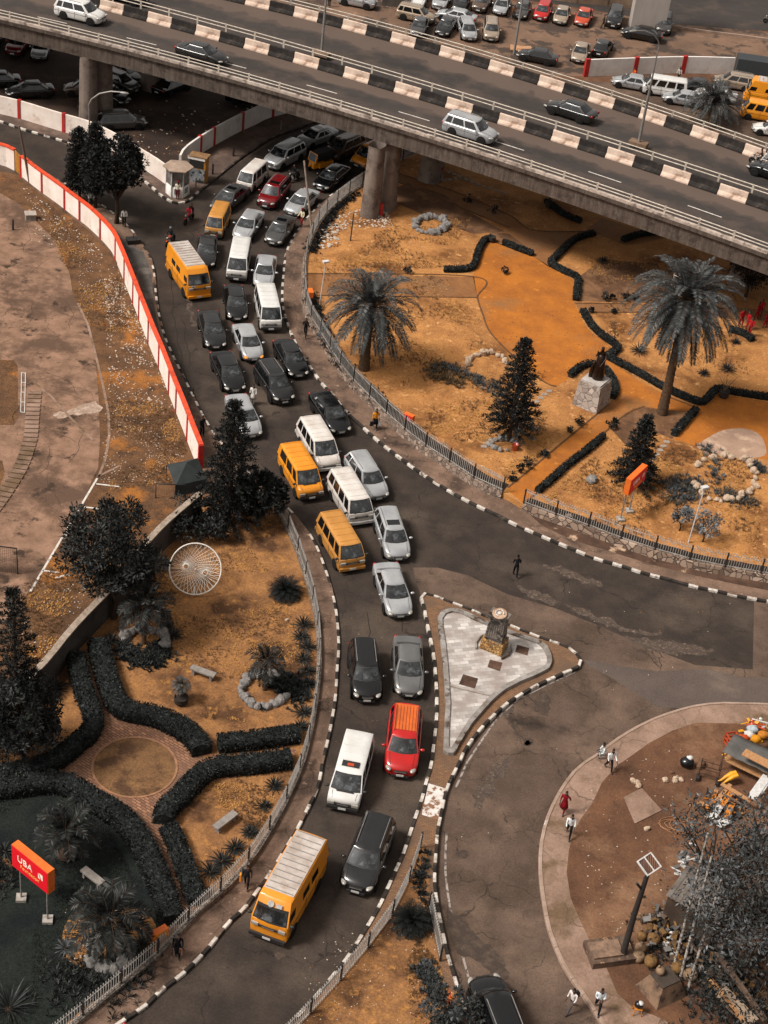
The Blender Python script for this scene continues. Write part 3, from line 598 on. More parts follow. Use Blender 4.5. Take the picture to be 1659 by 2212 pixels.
mb.add([Vector((p.x, p.y, ZD - .02)) for p in a_[:k]] + [Vector((p.x, p.y, ZD - .02)) for p in b_[:k]] + [Vector((p.x, p.y, ZD - .35)) for p in a_[:k]] + [Vector((p.x, p.y, ZD - .35)) for p in b_[:k]],
       [f for i in range(k - 1) for f in ((i, i + 1, k + i + 1, k + i), (2 * k + i, 3 * k + i, 3 * k + i + 1, 2 * k + i + 1), (i, 2 * k + i, 2 * k + i + 1, i + 1), (k + i, k + i + 1, 3 * k + i + 1, 3 * k + i))])
mb.build('deck_slab', CONCF, ov, fixn=True)
for off, wd in ((0.05, .6), (5.2, .8), (10.2, .8), (15.5, .8)):
    MB().sweep(offset([Vector((p.x, p.y, 0)) for p in near], off), [(-wd / 2 + .1, ZD - .35), (-wd / 2 + .1, ZD - 1.75), (wd / 2, ZD - 1.75), (wd / 2, ZD - .35)]).build('girder', CONCF, ov, fixn=True)
MB().add([], []);
def edged(M):
    # dust gathered along the foot of the blocks, driven by the lane-wise UV
    M = M.copy(); n = M.node_tree.nodes; L = M.node_tree.links; b = n['Principled BSDF']; src = b.inputs['Base Color'].links[0].from_socket
    uv = n.new('ShaderNodeUVMap'); sp = n.new('ShaderNodeSeparateXYZ'); L.new(uv.outputs[0], sp.inputs[0])
    tc = n.new('ShaderNodeTexCoord'); nz_ = n.new('ShaderNodeTexNoise'); nz_.inputs['Scale'].default_value = .5; nz_.inputs['Detail'].default_value = 6; L.new(tc.outputs['Object'], nz_.inputs[0])
    ad = n.new('ShaderNodeMath'); ad.operation = 'MULTIPLY_ADD'; ad.inputs[1].default_value = .5; L.new(nz_.outputs[0], ad.inputs[0]); L.new(sp.outputs[1], ad.inputs[2])
    cr = n.new('ShaderNodeValToRGB'); e = cr.color_ramp.elements; e[0].position = .2; e[0].color = (.75, .75, .75, 1); e[1].position = 1.0; e[1].color = (1, 1, 1, 1)
    for p_, v_ in ((.30, .15), (.42, .0), (.52, .25), (.60, .3), (.70, .0), (.86, .0), (.98, .55)):
        q = e.new(p_); q.color = (v_, v_, v_, 1)
    L.new(ad.outputs[0], cr.inputs[0])
    x = n.new('ShaderNodeMix'); x.data_type = 'RGBA'; L.new(cr.outputs[0], x.inputs[0]); L.new(src, x.inputs[6]); x.inputs[7].default_value = (*lin('#5a4c44'), 1); L.new(x.outputs[2], b.inputs['Base Color']); return M
ASPE = edged(ASPD)
def lane(a, b):
    mb = strip(a, b, ZD); me = mb.mesh('road_surface', [ASPE]); k = len(mb.v) // 2; uv = me.uv_layers.new(name='UVMap')
    for lp in me.loops: uv.data[lp.index].uv = (0, 0 if lp.vertex_index < k else 1)
    link('road_surface', me, ov)
lane(near, med); lane(offset(med, 1.25), far)
strip(offset(med, .5), offset(med, 1.35), ZD + .05).build('median_gutter', CONCF, ov)
# lane dashes 3 m on a 9 m pitch
def dashes(path, z, anchor, pitch=9.0, ln=3.0, wd=.13):
    fine = resample(path, .25); acc = 0; best = 0; bd = 1e9
    for i, p in enumerate(fine):
        d = (Vector((p.x, p.y)) - Vector((anchor.x, anchor.y))).length
        if d < bd: bd = d; best = i
    st = .25; k = round(pitch / st); l = round(ln / st)
    s = best % k
    while s + l < len(fine):
        q = [Vector((v.x, v.y, z)) for v in fine[s:s + l + 1:4]]
        o = MB().sweep(q, [(-wd / 2, 0), (wd / 2, 0)], closed=False).build('lane_dash', WPAINT, ov)
        s += k
mid = [a.lerp(b, .5) for a, b in zip(near, med[:len(near)])]
dl = quadfit(W([(97, 38), (298, 90), (520, 146), (693, 191), (890, 250), (1095, 312), (1305, 380), (1520, 458)], ZD))
dpath = resample([Vector((x, dl[0] + dl[1] * x + dl[2] * x * x, ZD)) for x in [-75 + i * .7 for i in range(190)]], 1.0)
dashes(dpath, ZD + .008, G(663, 182, ZD))
# piers
def pier(x, y, zb, wx, wy, rot, lean=0.0, nm='pier'):
    b = G(x, y, zb); mb = MB(); n = 16
    top = ZD - 1.7; vs = []
    for zz, k in ((zb - .6, 1.12), (zb + 2.5, 1.03), (top, .94)):
        for j in range(n):
            t = 2 * math.pi * j / n; ct, st = math.cos(t), math.sin(t)
            px = wx / 2 * k * math.copysign(abs(ct) ** .55, ct); py = wy / 2 * k * math.copysign(abs(st) ** .8, st)
            vs.append(Vector((b.x + px * math.cos(rot) - py * math.sin(rot), b.y + px * math.sin(rot) + py * math.cos(rot), zz)))
    fs = [(i * n + j, i * n + (j + 1) % n, (i + 1) * n + (j + 1) % n, (i + 1) * n + j) for i in range(2) for j in range(n)]
    mb.add(vs, fs, 0, True); return mb.build(nm, CONC, ov, fixn=True)
pier(191, 278, 0, 1.45, 1.6, R(-20)); pier(799, 464, ZG, 1.45, 1.6, R(-20))
pier(223, 264, 0, 1.45, 1.7, R(-20)); 
pier(330, 190, 0, 2.0, 2.2, R(-20)); pier(834, 448, ZG, 1.5, 1.7, R(-20)); pier(930, 385, ZG, 1.9, 2.4, R(-20)); pier(1600, 610, ZG, 2.0, 2.4, R(-25)); pier(-150, 130, 0, 2.3, 2.2, R(-20))
# near railing
def railing(name, path, z0, lab, two=.28, post=3.0, base=.22, hs=None):
    r = empty(name, (0, 0, 0), 0, lab, 'railing')
    pp = [Vector((p.x, p.y, 0)) for p in path]
    MB().sweep(pp, [(-.17, z0 - .02), (-.17, z0 + base), (.17, z0 + base), (.17, z0 - .02)]).build('plinth', mat('plinth_pale', '#bdaea2', '#8f8177', 1.5, .85, c3='#6b5f56', s3=1.2), r, fixn=True)
    for h in hs or (base + .28, base + .28 + two):
        MB().tube([p + Vector((0, 0, z0 + h)) for p in pp], .05, 6).build('rail', mat('rail_cream', '#c4b8a9', '#9c9083', 3, .6), r)
    for p in resample(pp, post):
        MB().box((p.x, p.y, z0 + (max(hs) + base) / 2 if hs else z0 + base + .3), (.1, .16, (max(hs) - base + .1) if hs else .68), math.atan2(normals(pp)[0].y, normals(pp)[0].x)).build('post', MATS['rail_cream'], r)
    return r
def clip(path, x0, x1): return [p for p in path if x0 <= p.x <= x1]
railing('bridge_railing', offset(clip(near, -60, 28), -.15), ZD, 'cream double-tube railing along the near edge of the flyover')
railing('bridge_railing', offset(clip(med, -60, 50), .95), ZD + .1, 'cream double-tube railing behind the median blocks of the flyover', base=.3, hs=(.95, 1.28))
railing('bridge_railing', offset(clip(far, -60, 50), .85), ZD, 'cream double-tube railing behind the far row of painted blocks on the flyover', base=.3, hs=(.95, 1.28))
# jersey barriers
BW = mat('barrier_white', '#cfb9a8', '#b8a08f', 1.6, .85, c3='#8f7564', s3=1.3, t3=(.55, .68), c4='#8a5a34', s4=.8, t4=(.68, .72), bump=.15, bscale=8)
BB = mat('barrier_black', '#211e1d', '#322d2a', 2.2, .85, c3='#4a413b', s3=1.6, t3=(.6, .7), bump=.15, bscale=8)
BASE = mat('barrier_foot_stain', '#8d796b', '#6f5f54', 1.6, .9)
def jersey(bl):
    mb = MB(); prof = [(-.05, 0), (-.05, .12), (.02, .30), (.17, .38), (.2, .88), (.42, .88), (.45, .38), (.6, .30), (.66, .12), (.66, 0)]
    return mb, prof
def barriers(path, anchor, stp, lab=''):
    fine = resample(path, .05); k0 = min(range(len(fine)), key=lambda i: (fine[i].x - anchor.x) ** 2 + (fine[i].y - anchor.y) ** 2)
    kk = int(round(stp / .05)); st0 = (k0 - kk // 2) % (2 * kk); path = fine[st0::kk]
    protos = {}
    for i in range(len(path) - 1):
        a, b = path[i], path[i + 1]
        if a.x < -62 or a.x > 52: continue
        L_ = (b - a).length
        key = i % 2
        if key not in protos:
            prof = [(-.05, 0), (-.05, .14), (.06, .30), (.17, .38), (.22, .90), (.42, .90), (.47, .38), (.6, .30), (.66, .14), (.66, 0)]
            q = [Vector((x, 0, 0)) for x in (.03, L_ * .25, L_ * .5, L_ * .75, L_ - .03)]
            protos[key] = MB().sweep(q, prof).mesh('barrier_block', [BW if key == 0 else BB])
            bm = bmesh.new(); bm.from_mesh(protos[key]); bmesh.ops.recalc_face_normals(bm, faces=bm.faces)
            bmesh.ops.bevel(bm, geom=[e for e in bm.edges if e.calc_face_angle(0) > .5 and abs(e.verts[0].co.x - e.verts[1].co.x) > .1], offset=.02, segments=1, affect='EDGES'); bm.to_mesh(protos[key]); bm.free()
        o = link('barrier_block', protos[key], None, (a.x, a.y, ZD), math.atan2(b.y - a.y, b.x - a.x) + rnd.uniform(-.006, .006))
        tag(o, (('white' if key == 0 else 'black') + ' painted concrete barrier block in the ' + lab), 'concrete barrier', ('white ' if key == 0 else 'black ') + lab)
barriers(med, G(681, 128, ZD), 2.55, lab='median row of the flyover')
barriers(far, G(758, 72, ZD), 2.56, lab='far edge row of the flyover')
# ============================================================ WALLS
def wall(name, pts, h, th, Mw, lab, cap=None, caph=.12, pil=None, pilM=None, pils=.28, base_z=0.0, step=1.2, pside=0, group=None):
    path = [Vector((p.x, p.y, 0)) for p in (smooth(W(pts, base_z), step) if len(pts) > 2 else W(pts, base_z))]
    r = empty(name, (0, 0, 0), 0, lab, 'wall', group)
    MB().sweep(path, [(-th / 2, base_z - .3), (-th / 2, base_z + h), (th / 2, base_z + h), (th / 2, base_z - .3)]).build('wall_face', Mw, r, fixn=True)
    if cap:
        MB().sweep(path, [(-th / 2 - .05, base_z + h + .002), (-th / 2 - .05, base_z + h + caph), (th / 2 + .05, base_z + h + caph), (th / 2 + .05, base_z + h + .002)]).build('coping', cap, r, fixn=True)
    if pil:
        pl = pil if isinstance(pil, list) else None
        pp = W(pl, base_z) if pl else resample(path, pil)
        N = None
        for p in pp:
            j = min(range(len(path)), key=lambda q: (Vector((path[q].x - p.x, path[q].y - p.y))).length)
            a, b = path[max(j - 1, 0)], path[min(j + 1, len(path) - 1)]
            MB().box((path[j].x, path[j].y, base_z + h / 2 + .02), (pils, th + .14, h + .12), math.atan2(b.y - a.y, b.x - a.x)).build('pilaster', pilM, r)
    return r
wall('perimeter_wall', WA, 2.0, .22, CWALL, 'long white wall with orange coping curving between the yard and the jammed road', ORCAP, .14, 3.4, REDP, .22)
wall('perimeter_wall', [(-60, 348), (0, 354), (33, 368)], 1.9, .22, CWALL, 'short white wall with orange coping at the left edge before the yellow gate', ORCAP, .14)
gt = empty('yard_gate', (0, 0, 0), 0, 'ochre metal gate between two stretches of orange-capped wall', 'gate')
a, b = G(33, 368), G(48, 384)
OCH = mat('ochre_metal', '#b07522', '#8a5b1e', 3, .6)
for k in range(2):
    p = a.lerp(b, .25 + .5 * k); MB().box((p.x, p.y, 1.0), ((b - a).length * .48, .06, 1.9), math.atan2(b.y - a.y, b.x - a.x)).build('leaf_panel', OCH, gt)
wall('parking_wall', W2, 1.75, .2, CWALL, 'white curved wall with red pilasters along the parking lot under the flyover', None, 0, [(46, 256), (127, 281), (212, 306)], REDP, .3, base_z=Z1)
wall('parking_wall', W3, 1.75, .2, WWALL, 'white wall with red pilasters rising from the kiosk corner under the flyover', None, 0, [(433, 331), (466, 311), (516, 284), (578, 254.6), (628, 241)], REDP, .26, base_z=Z1)
wall('far_wall', [(1264, 165), (1460, 158), (1580, 160)], 1.9, .22, WWALL, 'white wall with three red pilasters beyond the flyover at the upper right', None, 0, [(1267, 164), (1372, 161), (1475, 158)], REDP, .5)
bx = wall('container', [(1584, 165), (1720, 185)], 2.4, 2.0, mat('slate_container', '#34383a', '#2a2d2f', 2, .7, stretch=(8, 8, .3)), 'dark slate metal container at the end of the far white wall')
bx['category'] = 'container'
wall('lot_wall', [(1090, -22), (1210, 2), (1330, 14), (1375, 20)], 1.5, .25, mat('tan_wall', '#8c7561', '#6e5b4c', .8, .9, bump=.2, bscale=6), 'low tan wall behind the row of parked cars at the top', None, 0, 4.0, MATS['tan_wall'], .3)
wall('stone_perimeter_wall', [(430, 1122), (350, 1192), (290, 1262), (231, 1338), (198, 1372), (150, 1425), (92, 1497), (0, 1590), (-60, 1660)], 2.1, .3, GWALL, 'grey blockwork wall with pale weathered top between yard and left garden', mat('pale_coping', '#a39384', '#7e6f62', 3, .9, bump=.6, bscale=9), .1)
# ============================================================ PICKET RAILINGS
def picket(name, path, z0, h, lab, panel=2.4, gap=.16, M=METP, PM=METD, side=0.0):
    path = resample(path, panel)
    r = empty(name, (0, 0, 0), 0, lab, 'picket fence')
    for i in range(len(path) - 1):
        a, b = path[i], path[i + 1]; L_ = (b - a).length; d = (b - a) / L_; ang = math.atan2(d.y, d.x)
        mb = MB(); k = max(3, int(L_ / gap))
        for hh in (.14, h - .16):
            c = a.lerp(b, .5); mb.box((c.x, c.y, z0 + hh), (L_ - .1, .03, .04), ang)
        for j in range(1, k):
            c = a + d * (L_ * j / k)
            mb.box((c.x, c.y, z0 + h / 2 + .02), (.03, .03, h), ang)
            mb.add([(c.x - .03, c.y - .03, z0 + h + .02), (c.x + .03, c.y - .03, z0 + h + .02), (c.x + .03, c.y + .03, z0 + h + .02), (c.x - .03, c.y + .03, z0 + h + .02), (c.x, c.y, z0 + h + .11)], [(0, 1, 4), (1, 2, 4), (2, 3, 4), (3, 0, 4), (3, 2, 1, 0)])
        mb.build('picket_panel', M, r)
    for p in path:
        MB().box((p.x, p.y, z0 + h / 2), (.1, .1, h + .06)).build('post', PM, r)
    return r
def wp(pts, z): return [Vector((p.x, p.y, 0)) for p in smooth(W(pts, z), 1.0)]
ZF = ZG + .12
picket('picket_fence', [Vector((p.x, p.y, 0)) for p in smooth(W([(905, 332), (850, 354), (810, 380)] + F2, ZF), 1.0)], ZF, 1.15, 'long white picket railing on the rubble wall curving round the palm garden')
picket('picket_fence', wp(F3, ZF), ZF, 1.15, 'white picket railing on the crumbling wall right of the garden gate gap')
lw = [Vector((p.x, p.y, 0)) for p in smooth(W(FW1, .45), 1.2)]
sweepthing('garden_kerb_wall', lw, [(-.14, 0), (-.14, .45), (.14, .45), (.14, 0)], stonemat('grey_stone_base', ['#6f665f', '#87796d', '#5a514b'], '#4a423c', 3.5), 'low stone base wall under the left garden railing', 'low wall')
picket('picket_fence', lw, .45, 1.0, 'grey white picket railing along the left garden beside the curved pavement')
picket('picket_fence', wp(F4, Z1), Z1, 1.15, 'grey picket railing on the left side of the wedge-shaped median')
picket('picket_fence', wp(F5, Z1), Z1, 1.15, 'short grey picket railing on the right side of the wedge-shaped median')
# ============================================================ LAMPS AND POLES
def street_lamp(x, y, z0, ytop, armdir, lab, arm=2.2, rad=(.13, .07), lean=0.0, col=METG, plinth=False):
    b = G(x, y, z0); h = HZ((x, y), ytop, z0)
    r = empty('street_lamp', b, 0, lab, 'street lamp')
    ax, ay = math.cos(armdir), math.sin(armdir)
    pts = [(0, 0, 0), (0, 0, h * .45), (0, 0, h * .86)]; rr = [rad[0], rad[0] * .85, rad[1]]
    if arm:
        for t in (.2, .5, .8, 1.0): pts.append((ax * arm * t ** 1.6, ay * arm * t ** 1.6, h * .86 + h * .14 * math.sin(t * math.pi / 2))); rr.append(rad[1] * .85)
    else: pts.append((0, 0, h)); rr.append(rad[1])
    MB().tube(pts, rr, 8).build('pole', col, r)
    e = pts[-1]; hd = MB().ball((e[0] + ax * .35, e[1] + ay * .35, e[2]), (.45, .17, .09), 8, 6, M=Matrix.Rotation(armdir, 4, 'Z')); hd.build('lamp_head', METG, r)
    if plinth: MB().box((0, 0, .12), (1.6, .9, .3), R(-22)).build('plinth', mat('plinth_brown', '#7d6554', '#63503f', 2, .9), r)
    return r
street_lamp(1379, 312, ZD + .3, 62, R(-150), 'tall street lamp with two arms on the flyover median right of centre', 2.5, plinth=True)
street_lamp(1110, 118, 0, -60, R(60), 'street lamp pole beyond the flyover beside the parked cars', 2, rad=(.14, .1))
street_lamp(694, 118, ZD + .3, -70, R(60), 'tall dark-footed street lamp on the flyover median near the top', 2, plinth=True)
l4 = street_lamp(193, 440, Z1, 188, R(-5), 'tall grey lamp post with curved arm rising through the dark trees', 2.6, rad=(.12, .08))
def plainpole(name, x, y, z0, xt, yt, rad, M, lab, cat, hgt=None):
    """pole from a foot to a top; hgt gives the height of the top"""
    b = G(x, y, z0); h = hgt or HZ((x, y), yt, z0); t = G(xt, yt, z0 + h)
    o = MB().tube([Vector((0, 0, -.1)), (t - b) * .5, t - b], [rad, rad * .9, rad * .75], 7).build(name, M, None, b); return tag(o, lab, cat)
plainpole('leaning_pole', 676, 520, ZG, 657, 347, .1, mat('pale_pole', '#8f7f72', '#6c5e54', 3, .85), 'pale leaning pole by the kerb beside the picket railing', 'pole', 6.3)
plainpole('utility_pole', 65, 398, 0, 41, 272, .12, WOODP, 'dark leaning wooden pole behind the orange-capped wall', 'pole', 5.2)
plainpole('thin_post', 757, 520, ZG, 764, 462, .06, METD, 'thin dark upright post in the dirt near the flyover pier', 'post')
for x, y, t, lab in ((459, 376, 354, 'dark bollard nearest the kiosk on the shaded pavement'), (504, 337, 316, 'dark bollard farther up the shaded pavement'), (423, 407, 384, 'pale stub post beside the billboard stand'), (607, 280, 260, 'pale thin post on the pavement under the flyover')):
    plainpole('bollard', x, y, Z1, x + 1, t, .1 if 'dark' in lab else .07, METD if 'dark' in lab else MATS['pale_pole'], lab, 'bollard')
plainpole('stub_post', 28, 497, .0, 28, 474, .1, METD, 'short dark stub post standing in the yard dirt', 'post')
plainpole('kerb_post', 391, 800, Z1, 391, 782, .04, METD, 'thin short post by the kerb near the orange-capped wall', 'post'); plainpole('kerb_post', 417, 852, Z1, 417, 835, .04, METD, 'second thin short post lower down by the kerb', 'post')
# park lamps
def park_lamp(x, y, z0, xt, yt, lab, hh):
    b = G(x, y, z0); t = G(xt, yt, z0 + hh) - b
    r = empty('park_lamp', b, 0, lab, 'lamp')
    MB().tube([(0, 0, 0), t], [.055, .04], 6).build('pole', METW, r)
    MB().box((t.x, t.y, t.z + .08), (.5, .3, .14), R(30)).build('lamp_head', METW, r)
park_lamp(690, 660, ZG, 704, 567, 'slim white park lamp beside the left palm behind the railing', 4.0)
park_lamp(1487, 1172, ZG, 1522, 1055, 'slim white park lamp standing by the pale shrubs lower right of the garden', 4.6)
# solar lamp
b = G(1347, 2056, Z1 + .5); t = G(1396, 1886, 6.4)
r = empty('solar_lamp', b, 0, 'dark solar street lamp with white-framed panel beside the dirt yard', 'solar lamp')
MB().tube([(0, 0, 0), (t - b) * .5, (t - b) * 1.0 + Vector((.1, .08, .05))], [.17, .15, .12], 8).build('pole', METD, r)
MB().tube([(t - b) * .8, (t - b) * .8 + Vector((-.35, -.1, .5))], .07, 6).build('side_stub', METD, r)
tp = t - b + Vector((.08, .3, .3)); Q = Matrix.Translation(tp) @ Matrix.Rotation(R(45), 4, 'Z') @ Matrix.Rotation(R(22), 4, 'X')
pn = empty('panel', (0, 0, 0)); pn.parent = r
cellM = brickmat('solar_cell', '#7a5644', '#664638', '#3f2d24', .11, 2.0, .03, off=0)
MB().box((0, 0, 0), (.92, .76, .05), M=Q).build('solar_panel', cellM, r)
bpy.data.objects.remove(pn)
fr = MB()
for dx, dy, lx, ly in ((0, .40, 1.0, .06), (0, -.40, 1.0, .06), (.48, 0, .06, .74), (-.48, 0, .06, .74), (0, 0, .05, .74)): fr.box((dx, dy, .03), (lx, ly, .08), M=Q)
fr.build('panel_frame', METW, r)
b0 = G(1315, 2062, Z1)
r = empty('broken_plinth', b0, R(18), 'broken concrete plinth at the foot of the solar lamp', 'plinth')
MB().box((0, 0, .2), (2.3, 1.5, .4)).build('block', mat('broken_base', '#6a5648', '#46382f', 1.5, .95, bump=.6, bscale=6, c3='#a07c62', s3=2, t3=(.6, .68)), r)
MB().box((-.25, 0, .46), (1.6, 1.0, .12)).build('plate', mat('rust_plate', '#8a6f5c', '#5b493e', 2, .9), r)
# ============================================================ VEHICLES
def lerp(a, b, t): return a + (b - a) * t
PAINT = mat('paint_slot', '#888888', None, rough=.3)
def paint(name, c1, c2=None, metal=.0, rough=.32, coat=.6, dust='#8a7a6c'):
    c2 = c2 or c1
    return mat('paint_' + name, c1, c2, .8, rough, metal, c3=dust, s3=.5, t3=(.58, .95), coat=coat)
PT = dict(
    silver=paint('silver', '#aeaeae', '#98989a', .3, .26), grey=paint('grey', '#4c4b4a', '#434241', .3, .28), mgrey=paint('mid_grey', '#6c6b6a', '#5f5e5d', .3, .28), dgrey=paint('dark_grey', '#262525', '#1f1e1e', .25, .25, dust='#4a443f'),
    black=paint('black', '#0b0b0c', '#080809', .0, .2, .6, dust='#23201e'), white=paint('white', '#cfccc8', '#c0bcb7', 0, .35, dust='#a08a78'), dwhite=paint('dusty_white', '#d0c9c2', '#b8ada3', 0, .45, dust='#8f7664'),
    red=paint('red', '#b01612', '#a01410', 0, .28, dust='#7a2418'), dred=paint('dark_red', '#6e0d12', '#5c0a0f', 0, .25, dust='#5a2a20'), yellow=paint('yellow', '#d8891a', '#cc7d16', 0, .4, .4, dust='#a8641c'),
    tan=paint('tan_orange', '#b9803a', '#a87232', 0, .5, .2, dust='#8a6038'), gold=paint('champagne', '#a08e7c', '#948270', .25, .3), brown=paint('brown', '#5d4a3d', '#504035', .2, .3), orange=paint('burnt_orange', '#b8421c', '#a63a18', 0, .35), beige=paint('beige', '#9a8873', '#8c7a66', .2, .35))
def subd(me):
    o = bpy.data.objects.new('tmp', me); COL.objects.link(o); md = o.modifiers.new('s', 'SUBSURF'); md.levels = 1; md.render_levels = 1
    dg = bpy.context.evaluated_depsgraph_get(); r = bpy.data.meshes.new_from_object(o.evaluated_get(dg)); bpy.data.objects.remove(o); return r
TYPES = dict(
    sedan=dict(L=4.6, W=1.76, H=1.45, belt=.93, nose=.66, rz=1.0, xf0=1.14, xf1=.36, xr1=-.9, xr0=-1.62, ht=.60),
    sedanl=dict(L=4.8, W=1.82, H=1.46, belt=.95, nose=.68, rz=1.03, xf0=1.2, xf1=.36, xr1=-1.0, xr0=-1.74, ht=.62),
    suv=dict(L=4.6, W=1.84, H=1.70, belt=1.06, nose=.82, rz=1.06, xf0=1.2, xf1=.55, xr1=-1.85, xr0=-2.18, ht=.64, rack=1),
    suvb=dict(L=4.85, W=1.95, H=1.78, belt=1.10, nose=.86, rz=1.1, xf0=1.25, xf1=.62, xr1=-2.0, xr0=-2.32, ht=.70, rack=1),
    hatch=dict(L=4.3, W=1.77, H=1.58, belt=.98, nose=.74, rz=1.0, xf0=1.15, xf1=.45, xr1=-1.6, xr0=-2.02, ht=.60),
    wagon=dict(L=4.75, W=1.84, H=1.6, belt=.98, nose=.72, rz=1.0, xf0=1.25, xf1=.6, xr1=-1.85, xr0=-2.25, ht=.62, rack=1),
    minivan=dict(L=4.85, W=1.88, H=1.76, belt=1.02, nose=.74, rz=1.04, xf0=1.5, xf1=.75, xr1=-2.0, xr0=-2.3, ht=.68, rack=1),
    t4=dict(L=4.75, W=1.86, H=1.94, belt=1.12, nose=.92, rz=1.12, xf0=1.75, xf1=1.08, xr1=-2.18, xr0=-2.33, ht=.76, van=1),
    lvan=dict(L=4.9, W=1.88, H=1.92, belt=1.08, nose=.80, rz=1.08, xf0=1.75, xf1=1.0, xr1=-2.1, xr0=-2.38, ht=.74, van=1),
    hiace=dict(L=4.75, W=1.75, H=1.98, belt=1.10, nose=1.0, rz=1.1, xf0=2.12, xf1=1.55, xr1=-2.2, xr0=-2.33, ht=.72, van=1),
    mini=dict(L=3.9, W=1.6, H=1.88, belt=1.04, nose=.96, rz=1.04, xf0=1.75, xf1=1.3, xr1=-1.8, xr0=-1.9, ht=.62, van=1),
    t3=dict(L=4.57, W=1.86, H=1.96, belt=1.12, nose=1.08, rz=1.12, xf0=2.12, xf1=1.62, xr1=-2.05, xr0=-2.25, ht=.72, van=1),
    lt=dict(L=5.5, W=2.05, H=2.62, belt=1.42, nose=1.35, rz=1.4, xf0=2.58, xf1=2.05, xr1=-2.6, xr0=-2.72, ht=.84, van=1, high=1),
)
PROTO = {}
def cabring(xf, xr, hw, z, bf, br):
    """clockwise plan ring of the glasshouse: 5 across the front, 2 down a side, 5 across the rear, 2 back"""
    ys = (-1, -.55, 0, .55, 1); pts = []
    for y in ys: pts.append((xf + bf * (1 - y * y), y * hw, z))
    for t in (.33, .67): pts.append((lerp(xf, xr, t), hw * 1.015, z))
    for y in ys[::-1]: pts.append((xr - br * (1 - y * y), y * hw, z))
    for t in (.67, .33): pts.append((lerp(xf, xr, t), -hw * 1.015, z))
    return [Vector(p) for p in pts]
def proto(key):
    if key in PROTO: return PROTO[key]
    T = TYPES[key]; L, Wd, H = T['L'], T['W'], T['H']; hw = Wd / 2; b, nz_, rz = T['belt'], T['nose'], T['rz']; van = T.get('van')
    x0, x1 = -L / 2, L / 2; xf0, xr0, xf1, xr1, ht = T['xf0'], T['xr0'], T['xf1'], T['xr1'], T['ht']
    parts = []
    st = [(x0, hw * .84, .40, rz * .86, rz * .87), (x0 + .07, hw * .95, .28, rz * .95, rz * .97), (x0 + .3, hw * .985, .2, rz * .985, rz + .02), (xr0 + .1, hw, .19, b, b + .04), (-.4, hw, .19, b, b + .03), (.5, hw, .19, b, b + .03),
          (xf0, hw * .99, .19, b, b + .04), (lerp(xf0, x1, .45), hw * .97, .2, lerp(b, nz_, .35), lerp(b, nz_, .28) + .05), (lerp(xf0, x1, .78), hw * .925, .22, lerp(b, nz_, .8), lerp(b, nz_, .72) + .05), (x1 - .12, hw * .80, .27, nz_ - .03, nz_ + .03), (x1, hw * .62, .36, nz_ - .17, nz_ - .12)]
    if van: st[-3] = (lerp(xf0, x1, .75), hw * .965, .22, lerp(b, nz_, .6), lerp(b, nz_, .55) + .04); st[-2] = (x1 - .06, hw * .92, .27, nz_ - .03, nz_ + .01); st[-1] = (x1, hw * .86, .36, nz_ - .14, nz_ - .12)
    vs = []
    for x, w_, zb, zs, zc in st:
        half = [(w_ * .55, zb), (w_ * .9, zb), (w_ * .985, zb + .13), (w_ * 1.0, lerp(zb, zs, .55)), (w_ * .985, zs - .12), (w_ * .95, zs - .02), (w_ * .80, lerp(zs, zc, .45)), (w_ * .4, lerp(zs, zc, .85)), (0, zc)]
        cv = (-.17 if x > x1 - .3 else (.12 if x < x0 + .2 else 0)) * (.6 if van else 1)
        ring = [(x + cv * (y / hw) ** 2, -y, z) for y, z in half] + [(x + cv * (y / hw) ** 2, y, z) for y, z in half[::-1][1:]]
        vs += ring
    k = 17; fs = [(i * k + j, i * k + (j + 1) % k, (i + 1) * k + (j + 1) % k, (i + 1) * k + j) for i in range(len(st) - 1) for j in range(k)]
    mb = MB().add(vs, fs, 0, True); n = len(vs)
    mb.add(vs[:k], [tuple(range(k))], 0, True); mb.add(vs[-k:], [tuple(range(k - 1, -1, -1))], 0, True)
    me = mb.mesh('body', [PAINT]); bm = bmesh.new(); bm.from_mesh(me); bmesh.ops.remove_doubles(bm, verts=bm.verts, dist=1e-4); bmesh.ops.recalc_face_normals(bm, faces=bm.faces); bm.to_mesh(me); bm.free()
    parts.append(('body', subd(me), 'P'))
    # glasshouse
    hb = hw * .90 if not van else hw * .955
    bf = .22 if not van else .12; br = .08 if not van else .03
    r0 = cabring(xf0, xr0, hb, b - .03, bf, br); r1 = cabring(xf1, xr1, ht, H - .07, bf * .7, br); 
    r2 = [Vector(((p.x - (xf1 + xr1) / 2) * .96 + (xf1 + xr1) / 2, p.y * .90, H - .015)) for p in r1]; r3 = [Vector(((p.x - (xf1 + xr1) / 2) * .7 + (xf1 + xr1) / 2, p.y * .5, H)) for p in r1]
    n = len(r0)
    cb = MB(); allv = r0 + r1 + r2 + r3
    cb.add(allv, [(l * n + j, l * n + (j + 1) % n, (l + 1) * n + (j + 1) % n, (l + 1) * n + j) for l in range(3) for j in range(n)] + [tuple(range(3 * n, 4 * n))], 0, True)
    me = cb.mesh('cabin', [PAINT]); bm = bmesh.new(); bm.from_mesh(me); bmesh.ops.recalc_face_normals(bm, faces=bm.faces)
    bm.to_mesh(me); bm.free(); me.set_sharp_from_angle(angle=R(38)); parts.append(('roof', me, 'P'))
    cen = Vector(((xf0 + xr0) / 2, 0, b))
